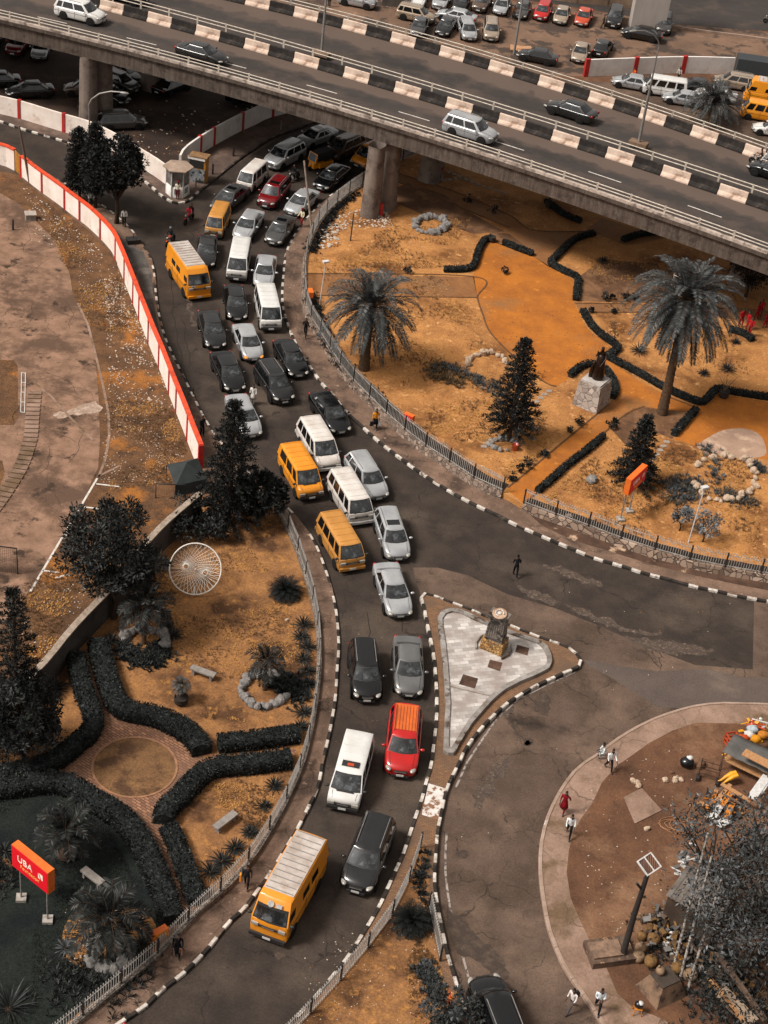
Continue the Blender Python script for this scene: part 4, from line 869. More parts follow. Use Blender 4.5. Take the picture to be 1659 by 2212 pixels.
    def panel(name, cols, v0, v1, M, off=.012, nrm=None):
        """cols: list of (bottom, top) points; glass lies between the two rings"""
        g = MB(); q = []
        for p0, p1 in cols:
            for v in (v0, v1): q.append(p0.lerp(p1, v))
        d = Vector(nrm) * off; q = [v + d for v in q]; kk = len(cols)
        g.add(q, [(2 * i, 2 * i + 2, 2 * i + 3, 2 * i + 1) for i in range(kk - 1)], 0, True); parts.append((name, g.mesh(name, [M]), None))
    def seg(ra, rb, i, t): return ra[i].lerp(ra[i + 1], t), rb[i].lerp(rb[i + 1], t)
    high = T.get('high')
    v0w, v1w = (.10, .95) if not high else (.05, .62)
    cols = [seg(r0, r1, 0, .16)] + [(r0[i], r1[i]) for i in (1, 2, 3)] + [seg(r0, r1, 3, .84)]
    panel('window_seal', cols, v0w - .03, min(.985, v1w + .03) if not high else .70, TRIMD, .012, (.9, 0, .42))
    cols = [seg(r0, r1, 0, .26)] + [(r0[i], r1[i]) for i in (1, 2, 3)] + [seg(r0, r1, 3, .74)]
    panel('windscreen', cols, v0w + .04, v1w - .03, GLASSF, .024, (.9, 0, .42))
    cols = [seg(r0, r1, 7, .14)] + [(r0[i], r1[i]) for i in (8, 9, 10)] + [seg(r0, r1, 10, .86)]
    panel('rear_window', cols, .14 if not high else .1, .9 if not high else .42, GLASS, .02, (-.9, 0, .42))
    sidew = [(.07, .38), (.42, .74), (.78, .93)] if not van else [(.03, .19), (.26, .52), (.57, .86)]
    if key in ('hiace', 't3', 'lvan'): sidew = [(.04, .2), (.25, .46), (.5, .7), (.74, .92)]
    if high: sidew = [(.02, .15), (.34, .5), (.56, .72)]
    if key in ('sedan', 'sedanl'): sidew = [(.12, .46), (.5, .86)]
    for sy in (1, -1):
        for a_, c_ in sidew:
            P0 = lambda t: Vector((lerp(xf0, xr0, t), sy * hb * 1.01, b - .03)); P1 = lambda t: Vector((lerp(xf1, xr1, t), sy * ht * 1.01, H - .07))
            ta, tc_ = a_, c_
            vv = (.12, .88) if not high else (.12, .46)
            panel('side_window', [(P0(ta), P1(ta)), (P0(tc_), P1(tc_))], vv[0], vv[1], GLASS, .02, (0, sy, .2))
    # wheels
    wb = L * .285; r = .33 if not key.startswith('suv') and not high else .37
    for sx in (1, -1):
        for sy in (1, -1):
            xx = wb * sx + (.12 if not van else .18); rot = Matrix.Translation((xx, sy * (hw - .10), r)) @ Matrix.Rotation(R(90), 4, 'X')
            t = MB(); prof = [(r * .62, -.11), (r * .93, -.11), (r, -.07), (r, .07), (r * .93, .11), (r * .62, .11)]
            m_ = MB(); m_.lathe(prof, n=18); t.add([rot @ Vector(v) for v in m_.v], m_.f, 0, True)
            rm = MB(); m2 = MB(); m2.lathe([(r * .64, -.07), (r * .64, .07), (r * .5, .075), (r * .15, .09), (.001, .09)] if False else [(r * .64, .0), (r * .64, .085), (r * .54, .095), (r * .2, .07), (.01, .075)], n=10)
            rs = Matrix.Translation((xx, sy * (hw - .10), r)) @ Matrix.Rotation(R(-90 * sy), 4, 'X')
            rm.add([rs @ Vector(v) for v in m2.v], m2.f, 0, False)
            ar = MB(); m3 = MB(); m3.lathe([(.01, 0), (r * 1.17, 0), (r * 1.17, .012), (.01, .012)], n=20)
            rs2 = Matrix.Translation((xx, sy * (hw * .992), r + .02)) @ Matrix.Rotation(R(-90 * sy), 4, 'X')
            ar.add([rs2 @ Vector(v) for v in m3.v], m3.f)
            parts.append(('wheel', t.mesh('wheel', [BLACKR]), None, [('rim', rm.mesh('rim', [RIM])), ('wheel_arch', ar.mesh('wheel_arch', [BLACKR]))]))
    # lamps, grille, plates, bumper strip, mirrors
    zl = nz_ - .08; 
    for sy in (1, -1):
        M_ = Matrix.Rotation(R(-22 * sy), 4, 'Z')
        if van: parts.append(('headlight', MB().box((x1 - .03, sy * hw * .70, nz_ - .22), (.09, .36, .16)).mesh('headlight', [LAMPW]), None))
        else: parts.append(('headlight', MB().ball((x1 - .20, sy * hw * .70, zl - .02), (.26, .15, .085), 10, 6, M=M_).mesh('headlight', [LAMPW]), None))
        parts.append(('taillight', MB().ball((x0 + .13, sy * hw * .80, rz - .16), (.13, .13, .13), 8, 6).mesh('taillight', [LAMPR]), None))
        parts.append(('mirror', MB().ball((xf0 - .28 if not van else xf0 - .12, sy * (hw + .11), b + .07), (.09, .14, .085), 8, 6).mesh('mirror', [PAINT]), 'P' if not van else 'K'))
    gz = nz_ - .16 if not van else nz_ - .24
    parts.append(('grille', MB().box((x1 - .02, 0, gz), (.09, hw * .72 if not van else hw * 1.0, .10)).mesh('grille', [TRIMD]), None, [('grille_bar', MB().box((x1 + .03, 0, gz), (.02, hw * .66, .025)).mesh('grille_bar', [METG]))]))
    bp = MB()
    if van: bp.box((x1 + .01, 0, .44), (.14, Wd * .93, .2)); parts.append(('bumper', bp.mesh('bumper', [TRIMD]), 'B')); parts.append(('bumper', MB().box((x0 - .01, 0, .44), (.14, Wd * .93, .2)).mesh('bumper', [TRIMD]), 'B'))
    else: bp.box((x1 - .04, 0, .34), (.10, hw * 1.0, .12)); parts.append(('air_intake', bp.mesh('bumper', [TRIMD]), None))
    parts.append(('number_plate', MB().box((x1 + (.10 if van else .03), 0, .46), (.02, .42, .13)).mesh('number_plate', [PLATE]), None))
    parts.append(('number_plate', MB().box((x0 - (.09 if van else .005), 0, .62), (.03, .42, .13)).mesh('number_plate', [PLATE]), None))
    dl_ = MB()   # door seams
    for sy in (1, -1):
        for xs in ((xf0 - .25, -.1, xr0 + .55) if not van else (xf0 - .35, .35, -.9)):
            dl_.box((xs, sy * (hw + .001), lerp(.3, b, .55)), (.014, .012, b - .42))
        dl_.box(((xf0 + xr0) / 2, sy * (hw * .995), b * .72), (abs(xf0 - xr0) * .95, .016, .02))
    hm = MB(); zf = lambda x: lerp(b, nz_, max(0, (x - xf0) / (x1 - xf0)) ** 1.3) + .045
    for sy in (1, -1):
        if not van or key in ('t4', 'lvan'): hm.tube([(x, sy * hw * (.74 - .12 * (x - xf0)), zf(x) - .015) for x in (xf0 + .1, lerp(xf0, x1, .4), lerp(xf0, x1, .78))], .009, 4)
    if hm.v: parts.append(('bonnet_seam', hm.mesh('bonnet_seam', [TRIMD]), None))
    parts.append(('door_seam', dl_.mesh('door_seam', [TRIMD]), None))
    wpz = MB(); 
    wpz.tube([(xf0 + .08, -.5, b + .035), (xf0 - .05, 0.1, b + .09)], .012, 4).tube([(xf0 + .1, .2, b + .04), (xf0 - .03, .62 * hw, b + .09)], .012, 4); parts.append(('wiper', wpz.mesh('wiper', [TRIMD]), None))
    if T.get('rack'):
        rk = MB()
        for sy in (1, -1): rk.tube([(xf1 - .25, sy * ht * .88, H + .0), (xf1 - .4, sy * ht * .88, H + .05), (xr1 + .3, sy * ht * .88, H + .05), (xr1 + .15, sy * ht * .88, H)], .022, 5)
        parts.append(('roof_rail', rk.mesh('roof_rail', [METG]), None))
    if van:
        rb = MB(); nr = 11 if high else 6
        for i in range(nr):
            xx = lerp(xf1 - .5 if high else xf1 - .3, xr1 + .15, i / (nr - 1)); rb.box((xx, 0, H + (.018 if high else .0)), (.045 if high else .03, ht * 1.7, .03))
        parts.append(('roof_rib', rb.mesh('roof_rib', [METG]), 'R'))
    if high:
        parts.append(('roof_panel', MB().box(((xf1 + xr1) / 2 - .15, 0, H + .002), (xf1 - xr1 - .5, ht * 1.88, .02)).mesh('roof_panel', [mat('roof_white', '#b9aea6', '#9a8b80', 1.2, .6, c3='#8a6a4a', s3=1.0, t3=(.6, .75))]), None))
    PROTO[key] = parts; return parts
def vehicle(name, typ, pos, head, col, lab, cat, group=None, extra=None, z=0.0, sc=None, bump=None):
    r = empty(name, pos, head, lab, cat, group)
    if sc: r.scale = sc
    M = PT[col]
    for p in proto(typ):
        o = link(p[0], p[1], r)
        if p[2] in ('P', 'B', 'R') and len(o.material_slots):
            o.material_slots[0].link = 'OBJECT'
            o.material_slots[0].material = M if p[2] == 'P' else (M if p[2] == 'R' and col != 'x' and not TYPES[typ].get('high') else (METG if p[2] == 'R' else (bump or TRIMD)))
        if p[2] == 'K':
            o.material_slots[0].link = 'OBJECT'; o.material_slots[0].material = TRIMD
        if len(p) > 3:
            for q in p[3]: link(q[0], q[1], o)
    T = TYPES[typ]
    if extra and 'sun' in extra:
        MB().box((T['xf1'] - .62, 0, T['H'] - .004), (.55, T['ht'] * 1.35, .03)).build('sunroof', GLASS, r)
    if extra and 'hood' in extra: pass
    if extra and 'amber' in extra:
        for c in r.children:
            if c.name.startswith('headlight'): c.material_slots[0].link = 'OBJECT'; c.material_slots[0].material = LAMPA
    if extra and 'spoiler' in extra: MB().box((-T['L'] / 2 + .2, 0, T['rz'] + .14), (.16, T['W'] * .8, .04)).build('spoiler', M, r)
    return r
def place(F, Rr, typ, z=0.0, zr=None):
    """centre and heading from where the front foot and the rear top edge show"""
    T = TYPES[typ]; sed = typ.startswith('sedan')
    f = G(F[0], F[1], z + .25); r = G(Rr[0], Rr[1], z + (T['rz'] if sed else T['H'] - .06)); 
    d = Vector((f.x - r.x, f.y - r.y, 0)); a = math.atan2(d.y, d.x); d.normalize()
    rear = Vector((r.x, r.y, 0)) - d * (.05 if sed else (abs(T['L'] / 2 + T['xr1'])))
    c = ((Vector((f.x, f.y, 0)) - d * T['L'] / 2) * .6 + (rear + d * T['L'] / 2) * .4)
    return Vector((c.x, c.y, z)), a
def car(F, Rr, typ, col, lab, name='car', cat='car', **k):
    pos, a = place(F, Rr, typ, k.get('z', .008)); k.pop('z', None)
    return vehicle(name, typ, pos, a, col, lab, cat, **k)
JG = 'traffic jammed in the lower carriageway'
for a in [
    ((652.8, 314), (710.6, 277), 'sedanl', 'silver', 'silver sedan with sunroof farthest back in the jam beside the brown minivan', dict(extra='sun')),
    ((583, 362), (639.5, 302.6), 'suvb', 'silver', 'big silver SUV with chrome grille left of the yellow tricycle taxi', {}),
    ((690.8, 410), (740.4, 355.5), 'sedanl', 'black', 'shiny black sedan in front of the yellow tricycle by the far railing', {}),
    ((573.4, 447), (605.7, 381.6), 'suv', 'dred', 'dark red SUV with sunroof right of the small white minibus', dict(extra='sun')),
    ((628, 464), (674, 409), 'sedan', 'silver', 'silver sedan behind the leaning pale pole at the pavement edge', {}),
    ((588.3, 527.9), (621.4, 466), 'sedan', 'grey', 'grey sedan with sunroof at the kerb beside the warden in red trousers', dict(extra='sun')),
    ((471.3, 455), (519, 400.6), 'sedanl', 'grey', 'grey-brown sedan with sunroof right behind the small orange minibus', dict(extra='sun')),
    ((521, 516.3), (550.7, 456), 'sedanl', 'silver', 'silver-grey sedan directly behind the long white delivery van', {}),
    ((443, 576.4), (448, 509.5), 'sedan', 'dgrey', 'dark grey sedan beside the yellow high-roof van', {}),
    ((567.3, 621), (577.2, 550.8), 'sedan', 'silver', 'silver sedan tucked behind the white minibus with rust-streaked roof', {}),
    ((512.6, 691.5), (504.6, 616), 'sedan', 'black', 'black sedan with chrome grille in front of the white delivery van', {}),
    ((466.4, 753.4), (449.9, 669), 'sedanl', 'dgrey', 'charcoal sedan leftmost in the jam below the yellow high-roof van', {}),
    ((548.2, 778.8), (524.5, 700.4), 'sedan', 'silver', 'silver sedan with amber headlights in the middle lane', dict(extra='amber')),
    ((645.5, 814.5), (611.8, 733), 'sedan', 'black', 'black sedan at the right kerb below the rust-streaked minibus', {}),
    ((509.3, 847.9), (476.2, 757), 'sedanl', 'black', 'black sedan just above the tall dark conifer', {}),
    ((735.3, 934.7), (692.6, 848.4), 'sedanl', 'black', 'glossy black sedan at the right kerb behind the white people carrier', dict(extra='sun')),
    ((542.3, 942), (512.6, 856), 'sedanl', 'silver', 'silver-grey sedan partly hidden by the tall dark conifer', {}),
    ((862.7, 1330), (836.3, 1221), 'sedanl', 'silver', 'silver sedan nearest the top tip of the traffic island', {}),
    ((882.6, 1507), (881, 1371.6), 'sedanl', 'mgrey', 'mid grey sedan with long boot beside the traffic island', {}),
]:
    car(a[0], a[1], a[2], a[3], a[4], group=JG, **a[5])
for a in [
    ((613.7, 870), (578, 779.8), 'suv', 'dgrey', 'dark grey SUV with roof rails between two black sedans', dict(extra='sun')),
    ((816.7, 1079.6), (776, 976.4), 'wagon', 'silver', 'silver estate car with long roof rails beside the white panel bus', {}),
    ((859.4, 1208), (839.6, 1100.5), 'wagon', 'silver', 'silver crossover with sunroof right of the tan bus', dict(extra='sun')),
    ((791.6, 1510.5), (788.3, 1389.8), 'suv', 'black', 'black crossover beside the mid grey sedan', {}),
    ((862.7, 1682), (881, 1518.8), 'suvb', 'red', 'bright red SUV with orange-dusted slatted roof', {}),
    ((766.9, 1930), (819.8, 1760), 'suvb', 'dgrey', 'large dark SUV with pale roof rails beside the nearest yellow van', {}),
]:
    car(a[0], a[1], a[2], a[3], a[4], group=JG, **a[5])
car((710.6, 342), (773.5, 284.4), 'minivan', 'brown', 'brown minivan beside the yellow taxi van under the flyover', group=JG)
car((772, 360), (838, 300), 'lvan', 'yellow', 'yellow taxi van half hidden behind the flyover pier', name='taxi_van', cat='van', group=JG)
vb = lambda *a, **k: car(*a, name='minibus', cat='minibus', group=JG, **k)
vb((527.6, 410.5), (560.6, 347.6), 'mini', 'dwhite', 'small white minibus left of the dark red SUV')
vb((461.4, 509.7), (479.6, 438.6), 'mini', 'tan', 'small orange-tan minibus with litter on its roof', bump=TRIMD)
vb((426.7, 639.3), (390.3, 529.3), 'lt', 'yellow', 'yellow high-roof van with ribbed white roof beside the orange-capped wall', bump=PT['yellow'])
vb((510.2, 604.5), (522.6, 513.6), 'hiace', 'white', 'long plain white delivery van in the middle of the jam')
vb((585, 713.3), (574, 613), 'hiace', 'white', 'white minibus with rust-streaked roof at the right kerb')
vb((710.5, 1016), (670.8, 899), 'lvan', 'dwhite', 'scuffed white people carrier behind the plain yellow van', bump=PT['white'])
vb((672.8, 1078.6), (629, 955.6), 't4', 'yellow', 'plain yellow van with smooth yellow roof left of the white people carrier')
vb((776.8, 1128.6), (740.3, 1016), 't3', 'dwhite', 'old white panel bus with worn roof ahead of the tan bus', bump=PT['white'])
vb((758.6, 1229.5), (717, 1107), 't3', 'tan', 'dusty tan bus with open side windows by the left kerb', bump=PT['tan'])
vb((738.7, 1748), (776.8, 1583), 't4', 'white', 'white van with roof hatch left of the bright red SUV')
vb((578.4, 2026), (671, 1807.7), 'lt', 'yellow', 'large yellow van with ribbed silver-white roof nearest the viewer', bump=TRIMD)
# hatch with open vent on the nearest white van
for o in list(bpy.data.objects):
    if o.get('label', '').startswith('white van with roof hatch'):
        MB().box((.55, 0, 1.96), (.42, .95, .07)).build('roof_hatch', TRIMD, o); MB().box((.62, .0, 2.0), (.2, .35, .03)).build('hatch_cover', PT['orange'], o)
    if o.get('label', '').startswith('bright red SUV'):
        MB().box((-.85, 0, 1.78), (2.1, 1.3, .02)).build('roof_dust', mat('roof_orange', '#cc5e1c', '#a84c18', 1.5, .6), o)
        mb = MB()
        for k in range(7): mb.box((-.75, -.54 + .18 * k, 1.795), (2.0, .03, .02))
        mb.build('roof_slat', mat('orange_dust', '#8c4214', '#733511', 2, .6), o)
        for c in o.children:
            if c.name.startswith('roof_rail'): c.material_slots[0].link = 'OBJECT'; c.material_slots[0].material = PT['orange']
car((1036, 2112), (1118, 2262), 'suvb', 'black', 'black car cut off by the bottom edge beside the wedge-shaped median')
car((190, 2385), (268, 2262), 'sedanl', 'silver', 'pale car roof just showing at the bottom left edge of the road')
# on the flyover
def deckcar(x, y, typ, col, lab, rev=False, near_side=True, **k):
    w_ = G(x, y, ZD); q = min(range(len(near)), key=lambda i: abs(near[i].x - w_.x)); d = near[min(q + 1, len(near) - 1)] - near[q - 1]; d.z = 0; d.normalize()
    n = Vector((-d.y, d.x, 0)); c = w_ + n * (TYPES[typ]['W'] / 2); c.z = ZD + .01
    return vehicle(k.pop('name', 'car'), typ, c, math.atan2(d.y, d.x) + (math.pi if rev else 0), col, lab, k.pop('cat', 'car'), group='cars driving over the flyover', **k)
deckcar(163, 49, 'suvb', 'white', 'white SUV driving on the flyover at the upper left')
deckcar(425, 136.5, 'sedanl', 'dgrey', 'dark grey sedan driving in the near lane of the flyover')
deckcar(1003, 304, 'suvb', 'silver', 'silver SUV driving in the near lane of the flyover')
deckcar(1222, 259, 'sedanl', 'dgrey', 'dark grey sedan driving leftward on the far carriageway', rev=True)
deckcar(1660, 392, 'sedan', 'black', 'black car just entering the far carriageway at the right edge', rev=True)
deckcar(262, 8, 'sedan', 'dgrey', 'dark car at the top edge of the far carriageway', rev=True)
# parked under and beyond the flyover
PG = 'cars parked in the lots around the flyover'
def parked(x, y, ang, typ, col, lab, z=.02, **k):
    """(x, y) is where its middle stands, ang is its heading in plan degrees"""
    return vehicle(k.pop('name', 'car'), typ, G(x, y, z), R(ang), col, lab, k.pop('cat', 'car'), group=PG, **k)
for a in [
    (43, 108, -95, 'suv', 'dred', 'dark red SUV parked under the flyover at the far left'), (90, 116, -85, 'sedan', 'silver', 'silver sedan parked beside the dark red SUV'), (-8, 92, -95, 'sedan', 'dgrey', 'dark car cut by the left edge under the flyover'),
    (66, 208, 205, 'sedan', 'dgrey', 'dark grey sedan parked in the shaded lot above the white wall'), (-6, 186, 200, 'sedan', 'black', 'black car just showing at the left edge of the shaded lot'),
    (262, 275, 25, 'wagon', 'grey', 'grey car parked facing away against the white wall by the trees'), (372, 198, 60, 'sedanl', 'black', 'black sedan parked alone in the middle of the shaded lot'), (535, 222, 0, 'sedan', 'black', 'black car half hidden under the deck by the red-pilastered wall'),
    (262, 170, -30, 'sedan', 'black', 'black sedan farthest back behind the flyover pier'), (255, 190, -28, 'suv', 'grey', 'grey SUV with roof rails behind the flyover pier'), (235, 215, -30, 'sedan', 'dgrey', 'dark sedan nearest behind the flyover pier'), (186, 205, 190, 'hatch', 'brown', 'dark brown hatchback peeking out left of the flyover pier')]:
    parked(*a)
tops = [(905, 8, 'white', 'sedan', 'white car heading the row parked at the top'), (952.7, 12, 'silver', 'suv', 'silver SUV second in the row parked at the top'), (995, 15, 'dgrey', 'sedan', 'dark sedan third in the row parked at the top'), (1039.7, 17, 'brown', 'suv', 'dark brown SUV fourth in the row parked at the top'), (1083, 23, 'silver', 'sedan', 'silver sedan fifth in the row, left of the lamp pole'),
        (1127, 31, 'grey', 'sedan', 'dark grey car left of the red hatchback in the top row'), (1171, 36, 'red', 'hatch', 'red hatchback in the row of cars parked at the top'), (1212, 43, 'gold', 'sedan', 'pale gold car between the two red cars'), (1259, 47, 'orange', 'sedan', 'orange-red car right of the pale gold one'), (1326, 50, 'dgrey', 'suv', 'dark SUV with its door open beside a person'), (1432, 64, 'grey', 'suv', 'grey SUV parked right of the big pale pier')]
for x, y, c, t, l in tops: parked(x, y, -97 + rnd.uniform(-3, 3), t, c, l)
parked(1385, 84, 172, 'sedanl', 'black', 'black sedan parked sideways in front of the big pale pier')
parked(1345, 3, 175, 'sedan', 'dgrey', 'dark car on the road behind the tan lot wall')
parked(1252, 124, -98, 'sedanl', 'gold', 'cream sedan parked beside the end of the white red-pilastered wall'); parked(1300, 114, 76, 'sedan', 'dgrey', 'dark car parked behind the white red-pilastered wall')
parked(1160, 133, 170, 'sedan', 'dgrey', 'dark sedan seen over the far flyover railing'); parked(770, 12, -12, 'suv', 'silver', 'silver SUV parked sideways at the top left of the far lot')
parked(897, 44, -14, 'suv', 'beige', 'beige SUV parked sideways beyond the flyover'); parked(985, 46, 165, 'sedanl', 'silver', 'silver sedan parked behind the silver estate'); parked(962, 68, -100, 'sedan', 'dgrey', 'dark car between the beige SUV and the silver estate'); parked(1008, 76, -80, 'wagon', 'silver', 'silver estate with long roof parked facing the flyover'); parked(1059, 78, -88, 'suv', 'gold', 'cream SUV parked facing the flyover'); parked(905, 68, -95, 'sedan', 'grey', 'grey car nose to the flyover below the beige SUV')
parked(1365, 190, 172, 'sedan', 'silver', 'silver sedan queueing beyond the flyover left of the white minibus'); parked(1432, 205, 176, 'hiace', 'white', 'white minibus queueing beyond the flyover', name='minibus', cat='minibus'); parked(1500, 198, 175, 'sedan', 'dgrey', 'dark car behind the small palm beyond the flyover'); parked(1545, 215, 172, 'sedan', 'white', 'white car behind the small palm beyond the flyover'); parked(1585, 190, 172, 'suv', 'gold', 'pale SUV beyond the yellow vans'); parked(1475, 225, 172, 'sedan', 'silver', 'silver car lowest in the queue left of the small palm')
parked(1660, 225, 172, 'lt', 'yellow', 'yellow van with white roof at the right edge beyond the flyover', name='minibus', cat='minibus', bump=PT['yellow']); parked(1645, 258, 172, 't3', 'yellow', 'lower yellow bus at the right edge beyond the flyover', name='minibus', cat='minibus', bump=PT['yellow']); parked(1670, 292, 172, 'sedan', 'white', 'white car at the right edge just behind the flyover blocks')
# big pale pier at the top
b = G(1396, 62, 0); pr = MB().sweep([Vector((b.x - 2.0, b.y, 0)), Vector((b.x + 2.0, b.y + .3, 0))], [(-.9, 0), (-.9, 12), (.9, 12), (.9, 0)]).build('bridge_pier', mat('pier_pale', '#a39a93', '#8b827b', .5, .85, stretch=(1, 1, .2)), fixn=True)
tag(pr, 'big pale concrete pier rising out of the top edge among the parked cars', 'bridge pier')
# tricycle taxi
def tuktuk(F, B, lab):
    f = G(F[0], F[1], 0); r_ = G(B[0], B[1], 1.6); a = math.atan2(f.y - r_.y, f.x - r_.x); c = f - Vector((math.cos(a), math.sin(a), 0)) * 1.35
    r = empty('tricycle_taxi', (c.x, c.y, .01), a, lab, 'tricycle taxi')
    YL = PT['yellow']; can = mat('canopy_black', '#1b1a19', '#262423', 3, .8)
    MB().box((-.45, 0, .55), (1.7, 1.25, .5), taper=.96).build('body', YL, r); MB().box((.72, 0, .62), (.5, .8, .62), taper=.75).build('nose', YL, r)
    MB().sweep([Vector((.62, 0, 0)), Vector((-1.3, 0, 0))], [(-.62, 1.05), (-.62, 1.5), (-.45, 1.72), (.45, 1.72), (.62, 1.5), (.62, 1.05), (.55, 1.05), (.55, 1.48), (.4, 1.64), (-.4, 1.64), (-.55, 1.48), (-.55, 1.05)]).build('canopy', can, r, fixn=True)
    Q = Matrix.Translation((.8, 0, 1.3)) @ Matrix.Rotation(R(-14), 4, 'Y')
    fm = MB()
    for y in (-.5, .5): fm.box((0, y, 0), (.07, .07, .8), M=Q)
    for z in (-.38, .38): fm.box((0, 0, z), (.07, 1.07, .07), M=Q)
    fm.build('windscreen_frame', YL, r); MB().box((.02, 0, 0), (.02, .92, .68), M=Q).build('windscreen', mat('glass_grey', '#5b6166', None, rough=.1), r)
    MB().box((-1.25, 0, 1.2), (.06, 1.15, .8)).build('back_curtain', can, r); MB().box((-.6, 0, .85), (.5, 1.1, .35)).build('seat', TRIMD, r)
    for x, y in ((1.05, 0), (-.9, .6), (-.9, -.6)):
        t = MB(); m_ = MB(); m_.lathe([(.1, -.05), (.22, -.06), (.25, 0), (.22, .06), (.1, .05)], n=14); rt = Matrix.Translation((x, y, .25)) @ Matrix.Rotation(R(90), 4, 'X'); t.add([rt @ Vector(v) for v in m_.v], m_.f, 0, True); t.build('wheel', BLACKR, r)
    MB().ball((1.0, 0, .68), (.1, .12, .1)).build('headlight', LAMPW, r); MB().box((1.08, 0, .52), (.3, .22, .05)).build('mudguard', YL, r)
tuktuk((664, 371), (705, 325), 'yellow tricycle taxi with black canopy between the brown minivan and black sedan')
def motorcycle(x, y, z, ang, lab, tank=None):
    r = empty('motorcycle', G(x, y, z), R(ang), lab, 'motorcycle')
    for xx in (.65, -.62):
        t = MB(); m_ = MB(); m_.lathe([(.2, -.03), (.28, -.05), (.3, 0), (.28, .05), (.2, .03)], n=16); rt = Matrix.Translation((xx, 0, .3)) @ Matrix.Rotation(R(90), 4, 'X'); t.add([rt @ Vector(v) for v in m_.v], m_.f, 0, True); w_ = t.build('wheel', BLACKR, r)
        h = MB(); 
        for k in range(8): h.tube([(xx, 0, .3), (xx + .21 * math.cos(k * .785), 0, .3 + .21 * math.sin(k * .785))], .008, 4)
        h.build('spoke', METG, w_)
    MB().box((0, 0, .4), (.42, .24, .3)).build('engine', METG, r)
    MB().ball((.18, 0, .78), (.27, .15, .13)).build('fuel_tank', tank or PT['red'], r); MB().box((-.35, 0, .8), (.75, .25, .1)).build('seat', TRIMD, r)
    MB().tube([(.66, 0, .3), (.48, 0, .95)], .035, 6).tube([(-.62, 0, .3), (0, 0, .45), (.45, 0, .85), (-.4, 0, .72), (-.62, 0, .3)], .025, 6).build('frame', METD, r)
    MB().tube([(.4, -.36, 1.02), (.5, 0, .96), (.4, .36, 1.02)], .018, 5).build('handlebar', METD, r); MB().ball((.62, 0, .86), (.1, .1, .1)).build('headlight', LAMPW, r); MB().box((.66, 0, .63), (.4, .12, .03)).build('mudguard', tank or METG, r)
    return r
